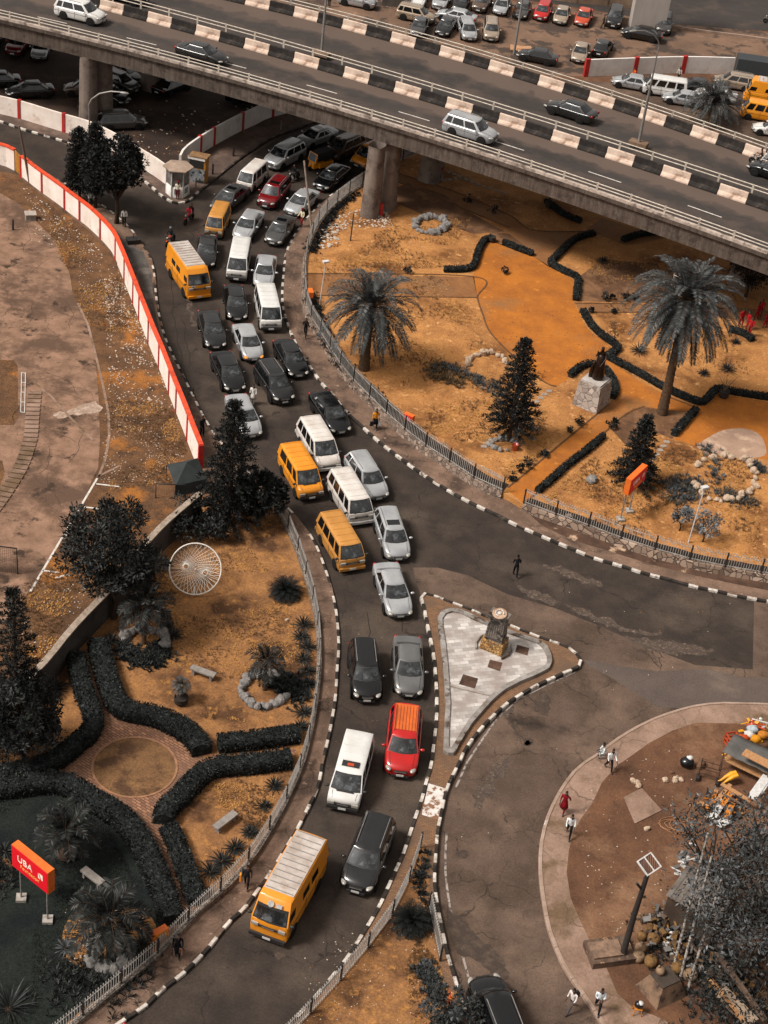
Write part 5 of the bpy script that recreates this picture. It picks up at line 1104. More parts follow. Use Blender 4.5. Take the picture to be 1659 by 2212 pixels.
# ============================================================ PEOPLE
SK = mat('skin_dark', '#4a2f22', '#3d261b', 5, .6); HAIR = mat('hair_black', '#0e0c0b', '#171412', 20, .9); SHOE = mat('shoe_dark', '#1c1917', '#26211e', 9, .6)
def cloth(c): return mat('cloth_' + c.strip('#'), c, tuple(v * .8 for v in lin(c)), 6, .85)
def person(x, y, z, face, lab, shirt, trousers, pose='stand', stride=.25, arms=(.1, .1), hair=True, head=None, skirt=False, sleeve=.75, h=1.74, shoes=None, lift=0.0, world=None, bend=None, group=None):
    """grown as one skinned surface from a posed skeleton; faces +x before it is turned"""
    k = h / 1.74
    V = []; E_ = []; Rd = []; Lb = []
    def v(p, r, l, par=None):
        V.append(tuple(c * k for c in p)); Rd.append((r * k, r * k * (1.0 if isinstance(l, str) and l != 'torso' else 1.0))); Lb.append(l)
        if par is not None: E_.append((par, len(V) - 1))
        return len(V) - 1
    hipz = .93; s = stride; lean = 0.04 if pose == 'walk' else 0
    if pose == 'sit': hipz = .80
    if pose == 'crouch': hipz = .34
    pel = v((0, 0, hipz), .125, 'leg'); sp = v((.01 + lean * .5, 0, hipz + .2), .125, 'torso', pel)
    lz = hipz + .40; cx = lean + (.12 if pose in ('sit', 'crouch') else 0)
    if pose == 'bend': cx += .12
    ch = v((cx + .01, 0, lz), .15, 'torso', sp); nk = v((cx + .02, 0, lz + .17), .062, 'skin', ch); hd = v((cx + .04, 0, lz + .27), .085, 'skin', nk); tp = v((cx + .04, 0, lz + .38), .10, 'hair' if hair else 'skin', hd); v((cx + .04, 0, lz + .43), .07, 'hair', tp)
    v((cx + .155, 0, lz + .29), .018, 'skin', hd)
    for sy in (1, -1):
        ft = s * sy
        hp = v((0, sy * .09, hipz - .04), .095, 'leg', pel)
        if pose == 'sit': kn = v((.40, sy * .2, hipz - .06), .075, 'leg', hp); an = v((.28, sy * .22, .34), .05, 'leg', kn); zt = .28
        elif pose == 'crouch': kn = v((.36, sy * .16, .46), .075, 'leg', hp); an = v((.22, sy * .15, .1), .05, 'leg', kn); zt = .05
        else:
            kn = v((ft * .5 + .04, sy * .09, .50), .07, 'leg', hp); bk = .06 if ft < 0 and pose == 'walk' else 0
            an = v((ft - (.04 if bk else 0), sy * .085, .10 + bk), .05, 'leg', kn); zt = .05 + bk
        ax = V[an][0] / k
        v((ax + .14, sy * (.09 if pose != 'sit' else .22), zt), .042, 'shoe', an)
        sh = v((cx, sy * .19, lz + .05), .065, 'torso', ch)
        aw = arms[0] if sy > 0 else arms[1]      # elbow bend / forward swing
        if isinstance(aw, tuple): el, wr = aw
        else: el = (cx + aw * .3 - .03, sy * .235, lz - .23); wr = (cx + aw * .85 + .02, sy * (.235 - .08 * abs(aw)), lz - .47 + abs(aw) * .2)
        e = v(el, .045, 'sleeve', sh); wv = v(wr, .032, 'skin', e)
        d = (Vector(wr) - Vector(el)).normalized(); side = Vector((0, 1, 0)) if abs(d.y) < .8 else Vector((1, 0, 0)); side = (side - d * side.dot(d)).normalized()
        pm = Vector(wr) + d * .07; pv = v(pm, .034, 'skin', wv)
        for q, (o, ln) in enumerate(((-.026, .065), (-.009, .078), (.009, .074), (.026, .058))):
            f1 = pm + side * o + d * .03; f = v(f1, .010, 'skin', pv); v(f1 + d * ln * .8 + Vector((.012, 0, 0)), .008, 'skin', f)
        v(Vector(wr) + d * .05 + side * .055, .010, 'skin', wv)
    me = bpy.data.meshes.new('person'); me.from_pydata(V, E_, [])
    o = bpy.data.objects.new('tmp', me); COL.objects.link(o)
    md = o.modifiers.new('k', 'SKIN'); md.use_smooth_shade = True; md.branch_smoothing = .6
    sv = me.skin_vertices[0].data
    for i, r_ in enumerate(Rd):
        sv[i].radius = r_
        if Lb[i] == 'torso': sv[i].radius = (r_[0] * .78, r_[1] * 1.18)
        if Lb[i] == 'leg' and i == 0: sv[i].radius = (r_[0] * .85, r_[1] * 1.15)
    sv[0].use_root = True
    o.modifiers.new('s', 'SUBSURF').levels = 1; o.modifiers['s'].render_levels = 1
    bm_ = bpy.data.meshes.new_from_object(o.evaluated_get(bpy.context.evaluated_depsgraph_get())); bpy.data.objects.remove(o)
    ms = [SK, cloth(shirt), cloth(trousers), shoes or SHOE, HAIR]
    for q in ms: bm_.materials.append(q)
    pv = [Vector(q) for q in V]
    for p in bm_.polygons:
        c = Vector(p.center); bd = 1e9; lb = 'torso'
        for a, b_ in E_:
            A, B = pv[a], pv[b_]; ab = B - A; t = max(0, min(1, (c - A).dot(ab) / max(ab.length_squared, 1e-9))); dd = (c - (A + ab * t)).length - lerp(Rd[a][0], Rd[b_][0], t)
            if dd < bd:
                bd = dd; la, lb_ = Lb[a], Lb[b_]
                if lb_ == 'sleeve': lb = 'torso'
                elif la == 'sleeve': lb = 'torso' if t < sleeve - .2 else 'skin'
                elif la == 'leg' and lb_ == 'torso': lb = 'torso' if t > .15 else 'leg'
                elif la == 'torso' and lb_ == 'skin': lb = 'torso' if t < .45 else 'skin'
                elif lb_ == 'hair': lb = 'hair' if (t > .35 or c.x < pv[hd].x - .02 * k) else 'skin'
                elif lb_ == 'shoe': lb = 'shoe'
                else: lb = lb_
        p.material_index = {'skin': 0, 'torso': 1, 'leg': 2, 'shoe': 3, 'hair': 4 if hair else 0}.get(lb, 1)
        p.use_smooth = True
    pos = world or G(x, y, z); pos = Vector((pos.x, pos.y, pos.z + lift))
    ob = link('person', bm_, None, pos, R(face)); tag(ob, lab, 'person', group)
    fz = (lz + .29) * k; fx = (cx + .04) * k
    fc = MB()
    for sy in (1, -1): fc.ball((fx + .088 * k, sy * .034 * k, fz + .015), (.012, .016, .011), 6, 4)
    fc.build('eyes', mat('eye_white', '#b9b2aa', None), ob); MB().box((fx + .088 * k, 0, fz - .06 * k), (.02, .045, .012)).build('mouth', mat('lip', '#5b2e28', None), ob)
    if skirt: MB().lathe([(.15 * k, .93 * k), (.19 * k, .75 * k), (.24 * k, .5 * k), (.23 * k, .5 * k), (.14 * k, .9 * k)], n=14).build('skirt', cloth(trousers if skirt is True else skirt), ob)
    if head == 'cap': MB().ball((fx, 0, fz + .10), (.115, .10, .07), 10, 6).box((fx + .13, 0, fz + .08), (.1, .14, .015)).build('cap', cloth('#7a1a18'), ob)
    if head == 'helmet': MB().ball((fx, 0, fz + .05), (.15, .14, .15), 12, 8).build('helmet', mat('helmet_grey', '#4b5052', None, rough=.25), ob)
    return ob
def bagon(o, c, d, M, nm='bag'):
    return MB().box(c, d, taper=.85).build(nm, M, o)
Z = Z1
person(383.6, 430, Z + .0, -90, 'traffic warden in cream shirt and maroon trousers standing before the white kiosk', '#d9cdb8', '#5c1418', arms=(.25, .15), head='cap', stride=.05)
person(196, 449, Z, -60, 'person in black and white striped shirt standing at the foot of the trees', '#b3b1ae', '#1c1c1e', arms=(.4, .3), stride=.04)
person(268, 489, Z, -80, 'person in white shirt and black trousers under the big broadleaf tree', '#d5d0c8', '#141416', arms=(.2, .35), stride=.08)
person(651, 489, Z, -120, 'traffic warden in cream shirt and bright red trousers by the leaning pole', '#d8c8a8', '#8d1a16', arms=(.3, .6), head='cap', stride=.1)
person(659, 728, Z, -95, 'person all in black walking down the pavement by the white railing', '#121315', '#0e0f11', 'walk', .28, arms=((( .12, .22, 1.12), (.24, .12, 1.30)), (( .12, -.22, 1.12), (.24, -.1, 1.3))))
person(809, 926, Z, -75, 'woman in orange top and black skirt carrying pale bags on the pavement', '#d98a1c', '#121113', 'walk', .2, arms=(.1, .15), skirt=True)
wb = bpy.data.objects[-1] if False else None
person(546, 873, 0, -100, 'person in white gown walking between the queued cars', '#d9d4cc', '#cfc8be', 'walk', .18, arms=(.2, .1), skirt=True)
person(436, 942, Z, -40, 'person in dark clothes standing beside the lower end of the orange-capped wall', '#17181b', '#121214', arms=(.2, .2), stride=.05)
person(1112, 1246, 0, 95, 'man in dark suit walking alone across the wide junction', '#15161a', '#101114', 'walk', .22, arms=(.3, .35), sleeve=1.0)
person(1304, 1636, Z + .0, -170, 'person in white shirt sitting on the pavement edge with a dark bag', '#ccd0d0', '#a3a6a6', 'crouch', arms=(((.18, .24, .52), (.36, .14, .50)), ((.18, -.24, .52), (.36, -.12, .50))))
person(1313, 1664, Z, -70, 'man in white shirt and dark trousers walking beside the seated person', '#e2e2e0', '#241a1c', 'walk', .28, arms=(.5, .3))
person(1215, 1756, Z, -110, 'woman in knee-length red dress walking on the curved pavement', '#7c0f1a', '#7c0f1a', 'walk', .2, arms=(((.05, .3, 1.15), (.1, .2, 1.35)), .2), skirt=True, sleeve=.6)
person(1226.5, 1806, Z, -95, 'man in white shirt and black trousers with shoulder strap walking behind the red dress', '#d8dcdc', '#131417', 'walk', .34, arms=(.3, .5))
person(1231, 2183, 0, -130, 'man in pale pink shirt with dark backpack stepping off the kerb', '#d9cdc8', '#4d4a4c', 'walk', .38, arms=(.3, .2))
bp_ = [o for o in bpy.data.objects if o.get('label', '').startswith('man in pale pink')][0]; MB().ball((-.17, .05, 1.2), (.13, .17, .24)).build('backpack', TRIMD, bp_)
person(1288.5, 2184, Z, -95, 'man in pale blue shirt with hands joined walking near the bottom edge', '#cfd8da', '#16171a', 'walk', .3, arms=(((.08, .22, 1.12), (.26, .06, 1.1)), ((.08, -.22, 1.12), (.26, -.02, 1.1))), h=1.8)
person(532, 1917, Z, -90, 'person in dark shirt with orange bag by the left garden railing', '#1d2226', '#15171a', 'walk', .2, arms=(.3, .3))
bp_ = [o for o in bpy.data.objects if o.get('label', '').startswith('person in dark shirt with orange')][0]; bagon(bp_, (.0, -.34, .72), (.24, .1, .45), PT['yellow'])
person(383, 2067, Z, -80, 'woman in long black clothes holding a brown bag by the railing', '#101114', '#121316', arms=(.6, .5), stride=.12, skirt=True)
bp_ = [o for o in bpy.data.objects if o.get('label', '').startswith('woman in long black')][0]; bagon(bp_, (.3, .2, .85), (.1, .3, .28), mat('bag_brown', '#6b4a35', '#553a2a', 3))
bp_ = [o for o in bpy.data.objects if o.get('label', '').startswith('woman in orange top')][0]; bagon(bp_, (.1, .3, .55), (.1, .25, .4), METW); bagon(bp_, (.1, -.3, .5), (.1, .22, .36), MATS['cloth_1c1c1e'])
person(1368, 179, .02, 200, 'person in orange top striding past the far white wall', '#d4601c', '#171719', 'walk', .36, arms=(.3, .4)); person(1464, 177, .02, 250, 'person in pale top and dark trousers between two red pilasters of the far wall', '#b7aca2', '#1b1c20', 'walk', .3, arms=(.2, .5)); person(1588, 182, .02, 200, 'person in white top standing by the dark slate container', '#cfcac3', '#26262a', arms=(.2, .2))
person(1302, 62, .02, 180, 'person standing at the open door of the dark SUV', '#2a2523', '#3a2a22', arms=(.3, .3)); person(1010, 14, .02, -90, 'person in dark clothes between the third and fourth cars of the top row', '#1b1b1d', '#151517', arms=(.2, .2)); person(711, 14, .02, -90, 'person in black beyond the flyover at the top left of the far lot', '#111113', '#131315', arms=(.2, .2)); person(1108, 42, .02, -90, 'person in brown spotted clothes standing beside the lamp pole', '#6a4630', '#2a2320', arms=(.2, .3))
person(947, 392, ZG, -70, 'person in red clothes leaning by the second pier under the flyover', '#8a1414', '#1c1a1a', arms=(.3, .2), stride=.1)
for x, y, f, hh, l in ((1598, 706, -60, 1.6, 'child in red uniform leftmost of the group beside the big palm'), (1612, 712, 200, 1.55, 'child in red uniform with yellow trim second from left of the group'), (1617, 726, -120, 1.6, 'child in bright red uniform nearest the viewer in the group'), (1632, 690, -30, 1.5, 'child in red with white scarf behind the red-clothed group'), (1640, 684, -100, 1.5, 'child in red farthest back in the red-clothed group'), (1652, 708, 160, 1.65, 'child in red rightmost of the group at the edge')):
    person(x, y, ZG, f, l, '#a0121c', '#8c101a', arms=(.3, .2), stride=.12, h=hh * 1.12, group='children in red uniforms')
motorcycle(1638, 358, ZD, 155, 'silver motorcycle ridden by two people on the flyover', METG)
def rider(x, y, z, ang, lab, sh, tr, back=False, **k):
    b_ = G(x, y, z); off = -.55 if back else -.15
    pos = Vector((b_.x + math.cos(R(ang)) * off, b_.y + math.sin(R(ang)) * off, z + .02))
    return person(0, 0, 0, ang, lab, sh, tr, 'sit', arms=(((.25, .27, 1.0), (.48, .3, .98)), ((.25, -.27, 1.0), (.48, -.3, .98))) if not back else (.4, .4), world=pos, h=1.7, **k)
rider(1638, 358, ZD, 155, 'rider in brown shirt at the front of the flyover motorcycle', '#4d3a30', '#2b2522'); rider(1638, 358, ZD, 155, 'passenger all in white on the flyover motorcycle', '#d9d7d4', '#cfccc8', back=True)
motorcycle(408, 480, .01, -108, 'red motorcycle carrying two people beside the jam', PT['red']); rider(408, 480, .01, -108, 'rider in pink-red jacket on the motorcycle beside the jam', '#c0303c', '#1a1a1c'); rider(408, 480, .01, -108, 'dark clothed passenger behind the pink-red rider', '#1b1c1e', '#151517', back=True)
motorcycle(368, 528, .01, -105, 'orange-fronted motorcycle nearest the yellow high-roof van', PT['orange']); rider(368, 528, .01, -105, 'helmeted rider in dark jacket nearest the yellow high-roof van', '#22272a', '#161618', head='helmet')
motorcycle(634, 390, .01, -120, 'dark motorcycle squeezed between the red SUV and the black sedan', TRIMD); rider(634, 390, .01, -120, 'rider in black on the dark motorcycle amid the jam', '#0f1012', '#101113')
motorcycle(1664, 52, .03, 170, 'motorcycle entering the far road at the top right edge', METG)
# ============================================================ PLANTS
def rv(rg, s=1.0): return Vector((rg.gauss(0, 1), rg.gauss(0, 1), rg.gauss(0, 1))).normalized() * s
def leaf(mb, c, d, up, l, w_, mi=0):
    """one pointed leaf folded along its rib"""
    s = d.cross(up)
    if s.length < 1e-3: s = Vector((1, 0, 0))
    s.normalize(); m_ = c + d * l * .5
    mb.add([c, m_ + s * w_ * .5 - up * w_ * .1, c + d * l, m_ - s * w_ * .5 - up * w_ * .1], [(0, 1, 2, 3)], mi)
def clump(mb, c, r, n, l, w_, rg, mi=0, outb=.7, flat=1.0):
    for _ in range(n):
        o = rv(rg); o.z *= flat; p = c + o * r * rg.uniform(.35, 1.0)
        d = (o * outb + rv(rg, .7) + Vector((0, 0, .15))).normalized()
        leaf(mb, p, d, rv(rg), l * rg.uniform(.6, 1.2), w_ * rg.uniform(.7, 1.2), mi)
def broadtree(x, y, z0, h, cw, lab, seed, trunk_h=.35, n=70, leafn=60, ll=.34, lw=.16, mats=(LEAF2, LEAF1), shape=1.0, lean=(0, 0), name='tree', core=.5, world=None, dens=1.0, cz=None):
    rg = random.Random(seed); b = world or G(x, y, z0); r = empty(name, b, 0, lab, 'tree')
    th = h * trunk_h; tr = MB(); top = Vector((lean[0] * .4, lean[1] * .4, th))
    tr.tube([(0, 0, -.1), top * .5 + Vector((.05, 0, 0)), top], [h * .032, h * .026, h * .022], 8)
    cc = Vector((lean[0], lean[1], cz or (th + (h - th) * .5))); rad = Vector((cw / 2, cw / 2, (h - th) * .56))
    cr = MB(); tips = []
    for i in range(n):
        o = rv(rg); k = rg.uniform(.35, 1.0) ** .5
        if o.z < -.5: o.z *= .5
        s = 1 + .28 * noise.noise(o * 1.7 + Vector((seed, 0, 0)))
        p = cc + Vector((o.x * rad.x, o.y * rad.y, o.z * rad.z * shape)) * k * s
        tips.append(p)
        rr = cw * rg.uniform(.07, .13)
        clump(cr, p, rr, int(leafn * dens), ll, lw, rg, 0 if rg.random() < .6 else 1, .8)
    for p in tips[::4]:
        q = top.lerp(cc, rg.uniform(0, .5)); tr.tube([top * .96, q.lerp(p, .5) + rv(rg, .15), p], [h * .014, h * .008, h * .003], 5)
    tr.build('trunk', BARK, r)
    cr.build('crown', list(mats), r); return r
def conifer(x, y, z0, h, wd, lab, seed, tiers=11, dens=1.0, mats=(LEAF2, LEAF1), bare=.12, name='conifer', taper=1.0, lean=0.0, tw=1.0):
    rg = random.Random(seed); b = G(x, y, z0); r = empty(name, b, 0, lab, 'conifer')
    tr = MB().tube([(0, 0, -.1), (lean * .5, 0, h * .5), (lean, 0, h)], [h * .022, h * .014, .03], 7); cr = MB()
    for t in range(tiers):
        f = t / (tiers - 1); zz = h * (bare + (1 - bare) * f * .96); R_ = wd / 2 * ((1 - f) ** (.8 * taper) * .88 + .12) * rg.uniform(.85, 1.1)
        nb = max(5, int(9 * (1 - f * .4))); ph = rg.uniform(0, 6.28)
        for k in range(nb):
            a = ph + 6.28 * k / nb + rg.uniform(-.15, .15); d = Vector((math.cos(a), math.sin(a), 0)); rr = R_ * rg.uniform(.8, 1.12)
            p0 = Vector((lean * f, 0, zz)); p1 = p0 + d * rr + Vector((0, 0, -.12 * rr + .10 * rr))
            tr.tube([p0, p0.lerp(p1, .6) + Vector((0, 0, .06 * rr)), p1], [.035, .025, .012], 4, cap=False)
            m_ = max(3, int(rr / .24))
            for j in range(m_):
                s = (j + 1) / m_
                if s < .25: continue
                c = p0.lerp(p1, s) + Vector((0, 0, .06 * rr * math.sin(s * 3.1)))
                for q in range(int(9 * dens)):
                    dd = (d * .6 + Vector((0, 0, .5)) + rv(rg, .75)).normalized(); side = rv(rg, .16); side.z *= .5
                    leaf(cr, c + side, dd, rv(rg), .26 * tw * rg.uniform(.7, 1.2), .075 * tw, 0 if rg.random() < .65 else 1)
    tr.build('trunk', BARK, r); cr.build('crown', list(mats), r); return r
def frond(mb, st, o, az, el, L_, rg, droop=1.0, lf=.42, nl=26, lw=.05, mi=0, ribM=2, vee=.5):
    """one feather leaf: a drooping rib with leaflets on both sides"""
    d = Vector((math.cos(az) * math.cos(el), math.sin(az) * math.cos(el), math.sin(el))); p = Vector(o); pts = [p.copy()]; n = 10; ds = []
    for i in range(n):
        d = (d + Vector((0, 0, -droop * .027 * (i + 1) ** 1.1))).normalized(); p = p + d * (L_ / n); pts.append(p.copy()); ds.append(d.copy())
    st.tube(pts, [.035 * (1 - .8 * i / n) for i in range(n + 1)], 4, ribM, cap=False)
    for j in range(nl):
        t = .12 + .88 * j / (nl - 1); f = t * n; i = min(int(f), n - 1); c = pts[i].lerp(pts[i + 1], f - i); dd = ds[i]
        s = dd.cross(Vector((0, 0, 1))); s.normalize() if s.length > 1e-3 else None; u = s.cross(dd)
        ll = lf * (.45 + .75 * math.sin(math.pi * min(1, t * .85 + .12))) * rg.uniform(.85, 1.1)
        for sg in (1, -1):
            ld = (s * sg * .85 + dd * .62 + u * (vee * .45) + Vector((0, 0, -.22)) + rv(rg, .1)).normalized()
            leaf(mb, c, ld, u, ll, lw * rg.uniform(.8, 1.2), mi if rg.random() < .7 else 1)
def palm(x, y, z0, h, L_, lab, seed, n=60, trunk=.28, lo=-.9, lf=.5, nl=34, lw=.065, mats=(LEAF1, LEAF3, BARK, LEAFB), droop=1.0, lean=(0, 0), name='palm_tree', base=None, cat='palm tree', skirt=True):
    rg = random.Random(seed); b = base or G(x, y, z0); r = empty(name, b, 0, lab, cat)
    top = Vector((lean[0], lean[1], h)); pts = [Vector((0, 0, -.1)), top * .33 + Vector((lean[0] * -.1, 0, 0)), top * .7, top]
    prof = [trunk * 1.35, trunk * 1.0, trunk * .92, trunk * 1.15]
    t = MB(); pp = []; pr = []
    m_ = max(6, int(h / .22))
    for i in range(m_ + 1):
        f = i / m_ * 3; k = min(int(f), 2); q = pts[k].lerp(pts[k + 1], f - k); w_ = lerp(prof[k], prof[k + 1], f - k); pp.append(q); pr.append(w_ * (1.07 if i % 2 else .95))
    t.tube(pp, pr, 10); t.build('trunk', PBARK, r)
    cr = MB(); 
    for i in range(n):
        f = i / n; az = i * 2.39996 + rg.uniform(-.2, .2); el = lerp(1.4, lo, f ** .95) + rg.uniform(-.12, .12)
        frond(cr, cr, top + Vector((math.cos(az) * trunk * .5, math.sin(az) * trunk * .5, .1 - .35 * f * trunk)), az, el, L_ * rg.uniform(.85, 1.08) * (.75 if f < .12 else 1), rg, droop * (1.0 if el > .2 else .7), lf, nl, lw, 3 if (f > .93 and len(mats) > 3) else 0)
    cr.build('fronds', list(mats), r); return r
palm(786, 797, ZG, HZ((786, 797), 664, ZG), 4.1, 'large feathery date palm at the left side of the garden close to the curved railing', 3, n=66, trunk=.34, lf=.52, lw=.075, lo=-.8, nl=44)
palm(1430, 893, ZG, HZ((1430, 893), 655, ZG), 4.7, 'tallest date palm with huge grey crown at the right side of the garden', 5, n=92, trunk=.32, lf=.56, lw=.08, lean=(-.1, .4), lo=-1.05, nl=46)
palm(1532, 262, .02, 1.9, 3.5, 'bushy date palm beyond the flyover among the queued vehicles', 7, n=84, trunk=.3, lo=-.1, lf=.42, lw=.06)
DARKP = (LEAF2, LEAF1, BARK)
palm(311, 1390, Z1, 3.0, 1.9, 'dark palm ringed by rocks and shrubs near the grey perimeter wall', 11, n=26, trunk=.12, lf=.5, nl=22, lo=-.6, lw=.08, mats=DARKP)
palm(571, 1490, Z1, 2.2, 1.4, 'small curving palm inside the rock ring by the left railing', 13, n=18, trunk=.1, lf=.4, nl=18, lo=-.7, mats=DARKP, droop=1.3)
palm(143, 1848, Z1 + .3, 1.7, 1.9, 'dark feathery palm growing from a round clay pot on the dark lawn', 15, n=20, trunk=.12, lf=.52, nl=22, lo=-.1, mats=DARKP, lw=.08)
palm(237, 2062, Z1, 2.6, 2.3, 'dark palm in the gravel bed at the lower left', 17, n=24, trunk=.14, lf=.6, nl=24, lo=-.3, mats=DARKP, lw=.09)
palm(390, 1508, Z1 + .25, 1.0, .55, 'tiny shaggy palm in a dark ribbed pot near the stone bench', 19, n=26, trunk=.05, lf=.3, nl=8, lo=-1.2, lw=.05, mats=(LEAF3, LEAFB, BARK))
# conifers
conifer(1098, 952, ZG, HZ((1098, 952), 730, ZG), 3.9, 'dark conifer with ragged tiers in the middle of the palm garden', 21, tiers=16, dens=2.7, bare=.14)
conifer(1366, 1046, ZG, HZ((1366, 1046), 898, ZG), 3.1, 'smaller dark conifer standing behind the red sign on posts', 22, tiers=14, dens=2.7, bare=.06)
conifer(492, 1130, Z1, HZ((492, 1130), 862, Z1), 4.5, 'tall broad blackish conifer between the wall end and the jam', 23, tiers=19, dens=2.6, bare=.05, taper=.9)
conifer(40, 1625, Z1, HZ((40, 1625), 1268, Z1), 3.7, 'tall conifer with bare gaps at the left edge by the perimeter wall', 24, tiers=15, dens=2.4, bare=.12)
broadtree(48, 1648, Z1, 6.0, 3.9, 'dense dark bushy tree at the left edge in front of the tall conifer', 25, trunk_h=.12, cz=3.4, n=100, leafn=70, ll=.3, lw=.1)
broadtree(246, 1335, Z1, 7.6, 5.9, 'large round dark tree beside the grey perimeter wall', 26, trunk_h=.25, n=120, leafn=90, ll=.32, lw=.11, cz=5.2)
broadtree(560, 1128, Z1, 3.6, 3.4, 'leafy dark tree squeezed right of the tall broad conifer', 27, trunk_h=.2, n=60, leafn=60, ll=.34, lw=.2)
broadtree(430, 1150, Z1, 2.0, 4.2, 'low sprawling dark bush beneath the tall broad conifer', 28, trunk_h=.1, n=40, leafn=60, ll=.3, lw=.12, name='bush')
broadtree(252, 482, Z1, 7.2, 4.7, 'dense dark broadleaf tree above the person in the white shirt', 29, trunk_h=.3, n=120, leafn=80, ll=.3, lw=.16, cz=4.9, mats=(LEAF2, LEAF2))
conifer(172, 430, Z1, 6.6, 2.4, 'slender drooping dark tree left of the grey lamp post', 30, tiers=20, dens=2.6, bare=.16, taper=.45, name='slender_tree')
conifer(206, 448, Z1, 7.8, 2.5, 'taller slender dark tree right behind the grey lamp post', 31, tiers=24, dens=2.4, bare=.2, taper=.5, name='slender_tree')
# big dusty tree bottom right
rgt = random.Random(5)
wt = G(1640, 2130, Z1)
broadtree(0, 0, 0, 9.0, 9.0, 'big dusty grey-leaved tree filling the lower right corner', 33, world=G(1635, 2070, Z1), trunk_h=.3, n=190, leafn=56, ll=.28, lw=.11, mats=(LEAF1, mat('leaf_mid_grey', '#5b5d5e', '#37393a', 1.6, .7, c3='#848687', s3=1.3, t3=(.55, .7))), cz=5.4)
broadtree(0, 0, 0, 5.2, 6.0, 'lower dusty tree with thin twigs left of the big corner tree', 34, world=G(1520, 1940, Z1), trunk_h=.3, n=64, leafn=24, ll=.27, lw=.11, mats=(LEAF1, MATS['leaf_mid_grey']), cz=4.2)
broadtree(0, 0, 0, 3.6, 6.5, 'dark undergrowth tree at the bottom right edge', 35, world=G(1600, 2230, Z1), trunk_h=.2, n=60, leafn=36, ll=.26, lw=.1, mats=(LEAF2, LEAF1), cz=2.4)
broadtree(970, 2230, Z1, 1.7, 3.0, 'grey leafy shrub by the dark car at the bottom edge', 36, trunk_h=.1, n=40, leafn=60, ll=.24, lw=.12, mats=(LEAF1, LEAF3), name='shrub')
broadtree(1610, 640, ZG, 5.0, 4.2, 'dark hanging foliage tree beside the flyover above the red-clothed group', 37, trunk_h=.2, n=60, leafn=60, ll=.3, lw=.1, mats=(LEAF2, LEAF2))
for x, y, hh, ww, l in ((1467, 1146, 1.9, 1.3, 'pale blue-grey shrub left of the slim white lamp'), (1517, 1170, 2.3, 2.0, 'larger pale blue-grey shrub right of the slim white lamp')):
    broadtree(x, y, ZG, hh, ww, l, int(x), trunk_h=.25, n=26, leafn=36, ll=.2, lw=.09, mats=(LEAF3, mat('leaf_pale', '#8f9396', '#5b6063', 2, .6)), name='shrub')
broadtree(1325, 742, ZG, 2.0, 1.3, 'thin shrub with orange blossoms behind the statue', 41, trunk_h=.3, n=14, leafn=16, ll=.16, lw=.08, mats=(LEAF1, PT['tan']), name='shrub')
# undergrowth: low clumps
def spiky(x, y, z0, rad, lab, seed, n=46, name='agave', mats=(LEAF2, LEAF1), w_=.07, up=.5, group=None, cat='plant', curve_=.5, hemi=True):
    rg = random.Random(seed); o = empty(name, G(x, y, z0), 0, lab, cat, group); mb = MB()
    for i in range(n):
        az = i * 2.39996; el = lerp(1.3, .15, (i / n) ** .7) + rg.uniform(-.1, .1); L_ = rad * rg.uniform(.85, 1.15); d = Vector((math.cos(az) * math.cos(el), math.sin(az) * math.cos(el), math.sin(el) )); s = Vector((-math.sin(az), math.cos(az), 0))
        p = [d * L_ * t + Vector((0, 0, -curve_ * L_ * t * t * .6)) for t in (.05, .4, .75, 1.0)]; ws = [w_ * .5, w_, w_ * .7, .004]
        vs = []
        for q, ww in zip(p, ws): vs += [q - s * ww * .5, q + s * ww * .5 ]
        mb.add(vs, [(0, 1, 3, 2), (2, 3, 5, 4), (4, 5, 7, 6)], 0 if rg.random() < .7 else 1)
    mb.build('leaves', list(mats), o); MB().ball((0, 0, .02), (rad * .14, rad * .14, .12), 8, 5).build('stem', BARK, o); return o
def cycad(x, y, z0, rad, lab, seed):
    rg = random.Random(seed); o = empty('cycad', G(x, y, z0), 0, lab, 'cycad'); mb = MB()
    for i in range(64):
        f = i / 64; frond(mb, mb, (0, 0, .25), i * 2.39996, lerp(1.4, -.1, f ** .8), rad * rg.uniform(.9, 1.08), rg, .75, rad * .2, 20, .035, 0, 1, .4)
    mb.build('fronds', [LEAF2, LEAF2, BARK][:3], o); MB().ball((0, 0, .1), (.2, .2, .3), 8, 6).build('stem', PBARK, o)
cycad(616, 1285, Z1, 1.15, 'round black cycad on the bare slope inside the left railing', 1); cycad(889, 2000, Z1, 1.2, 'round black cycad inside the wedge-shaped median', 2)
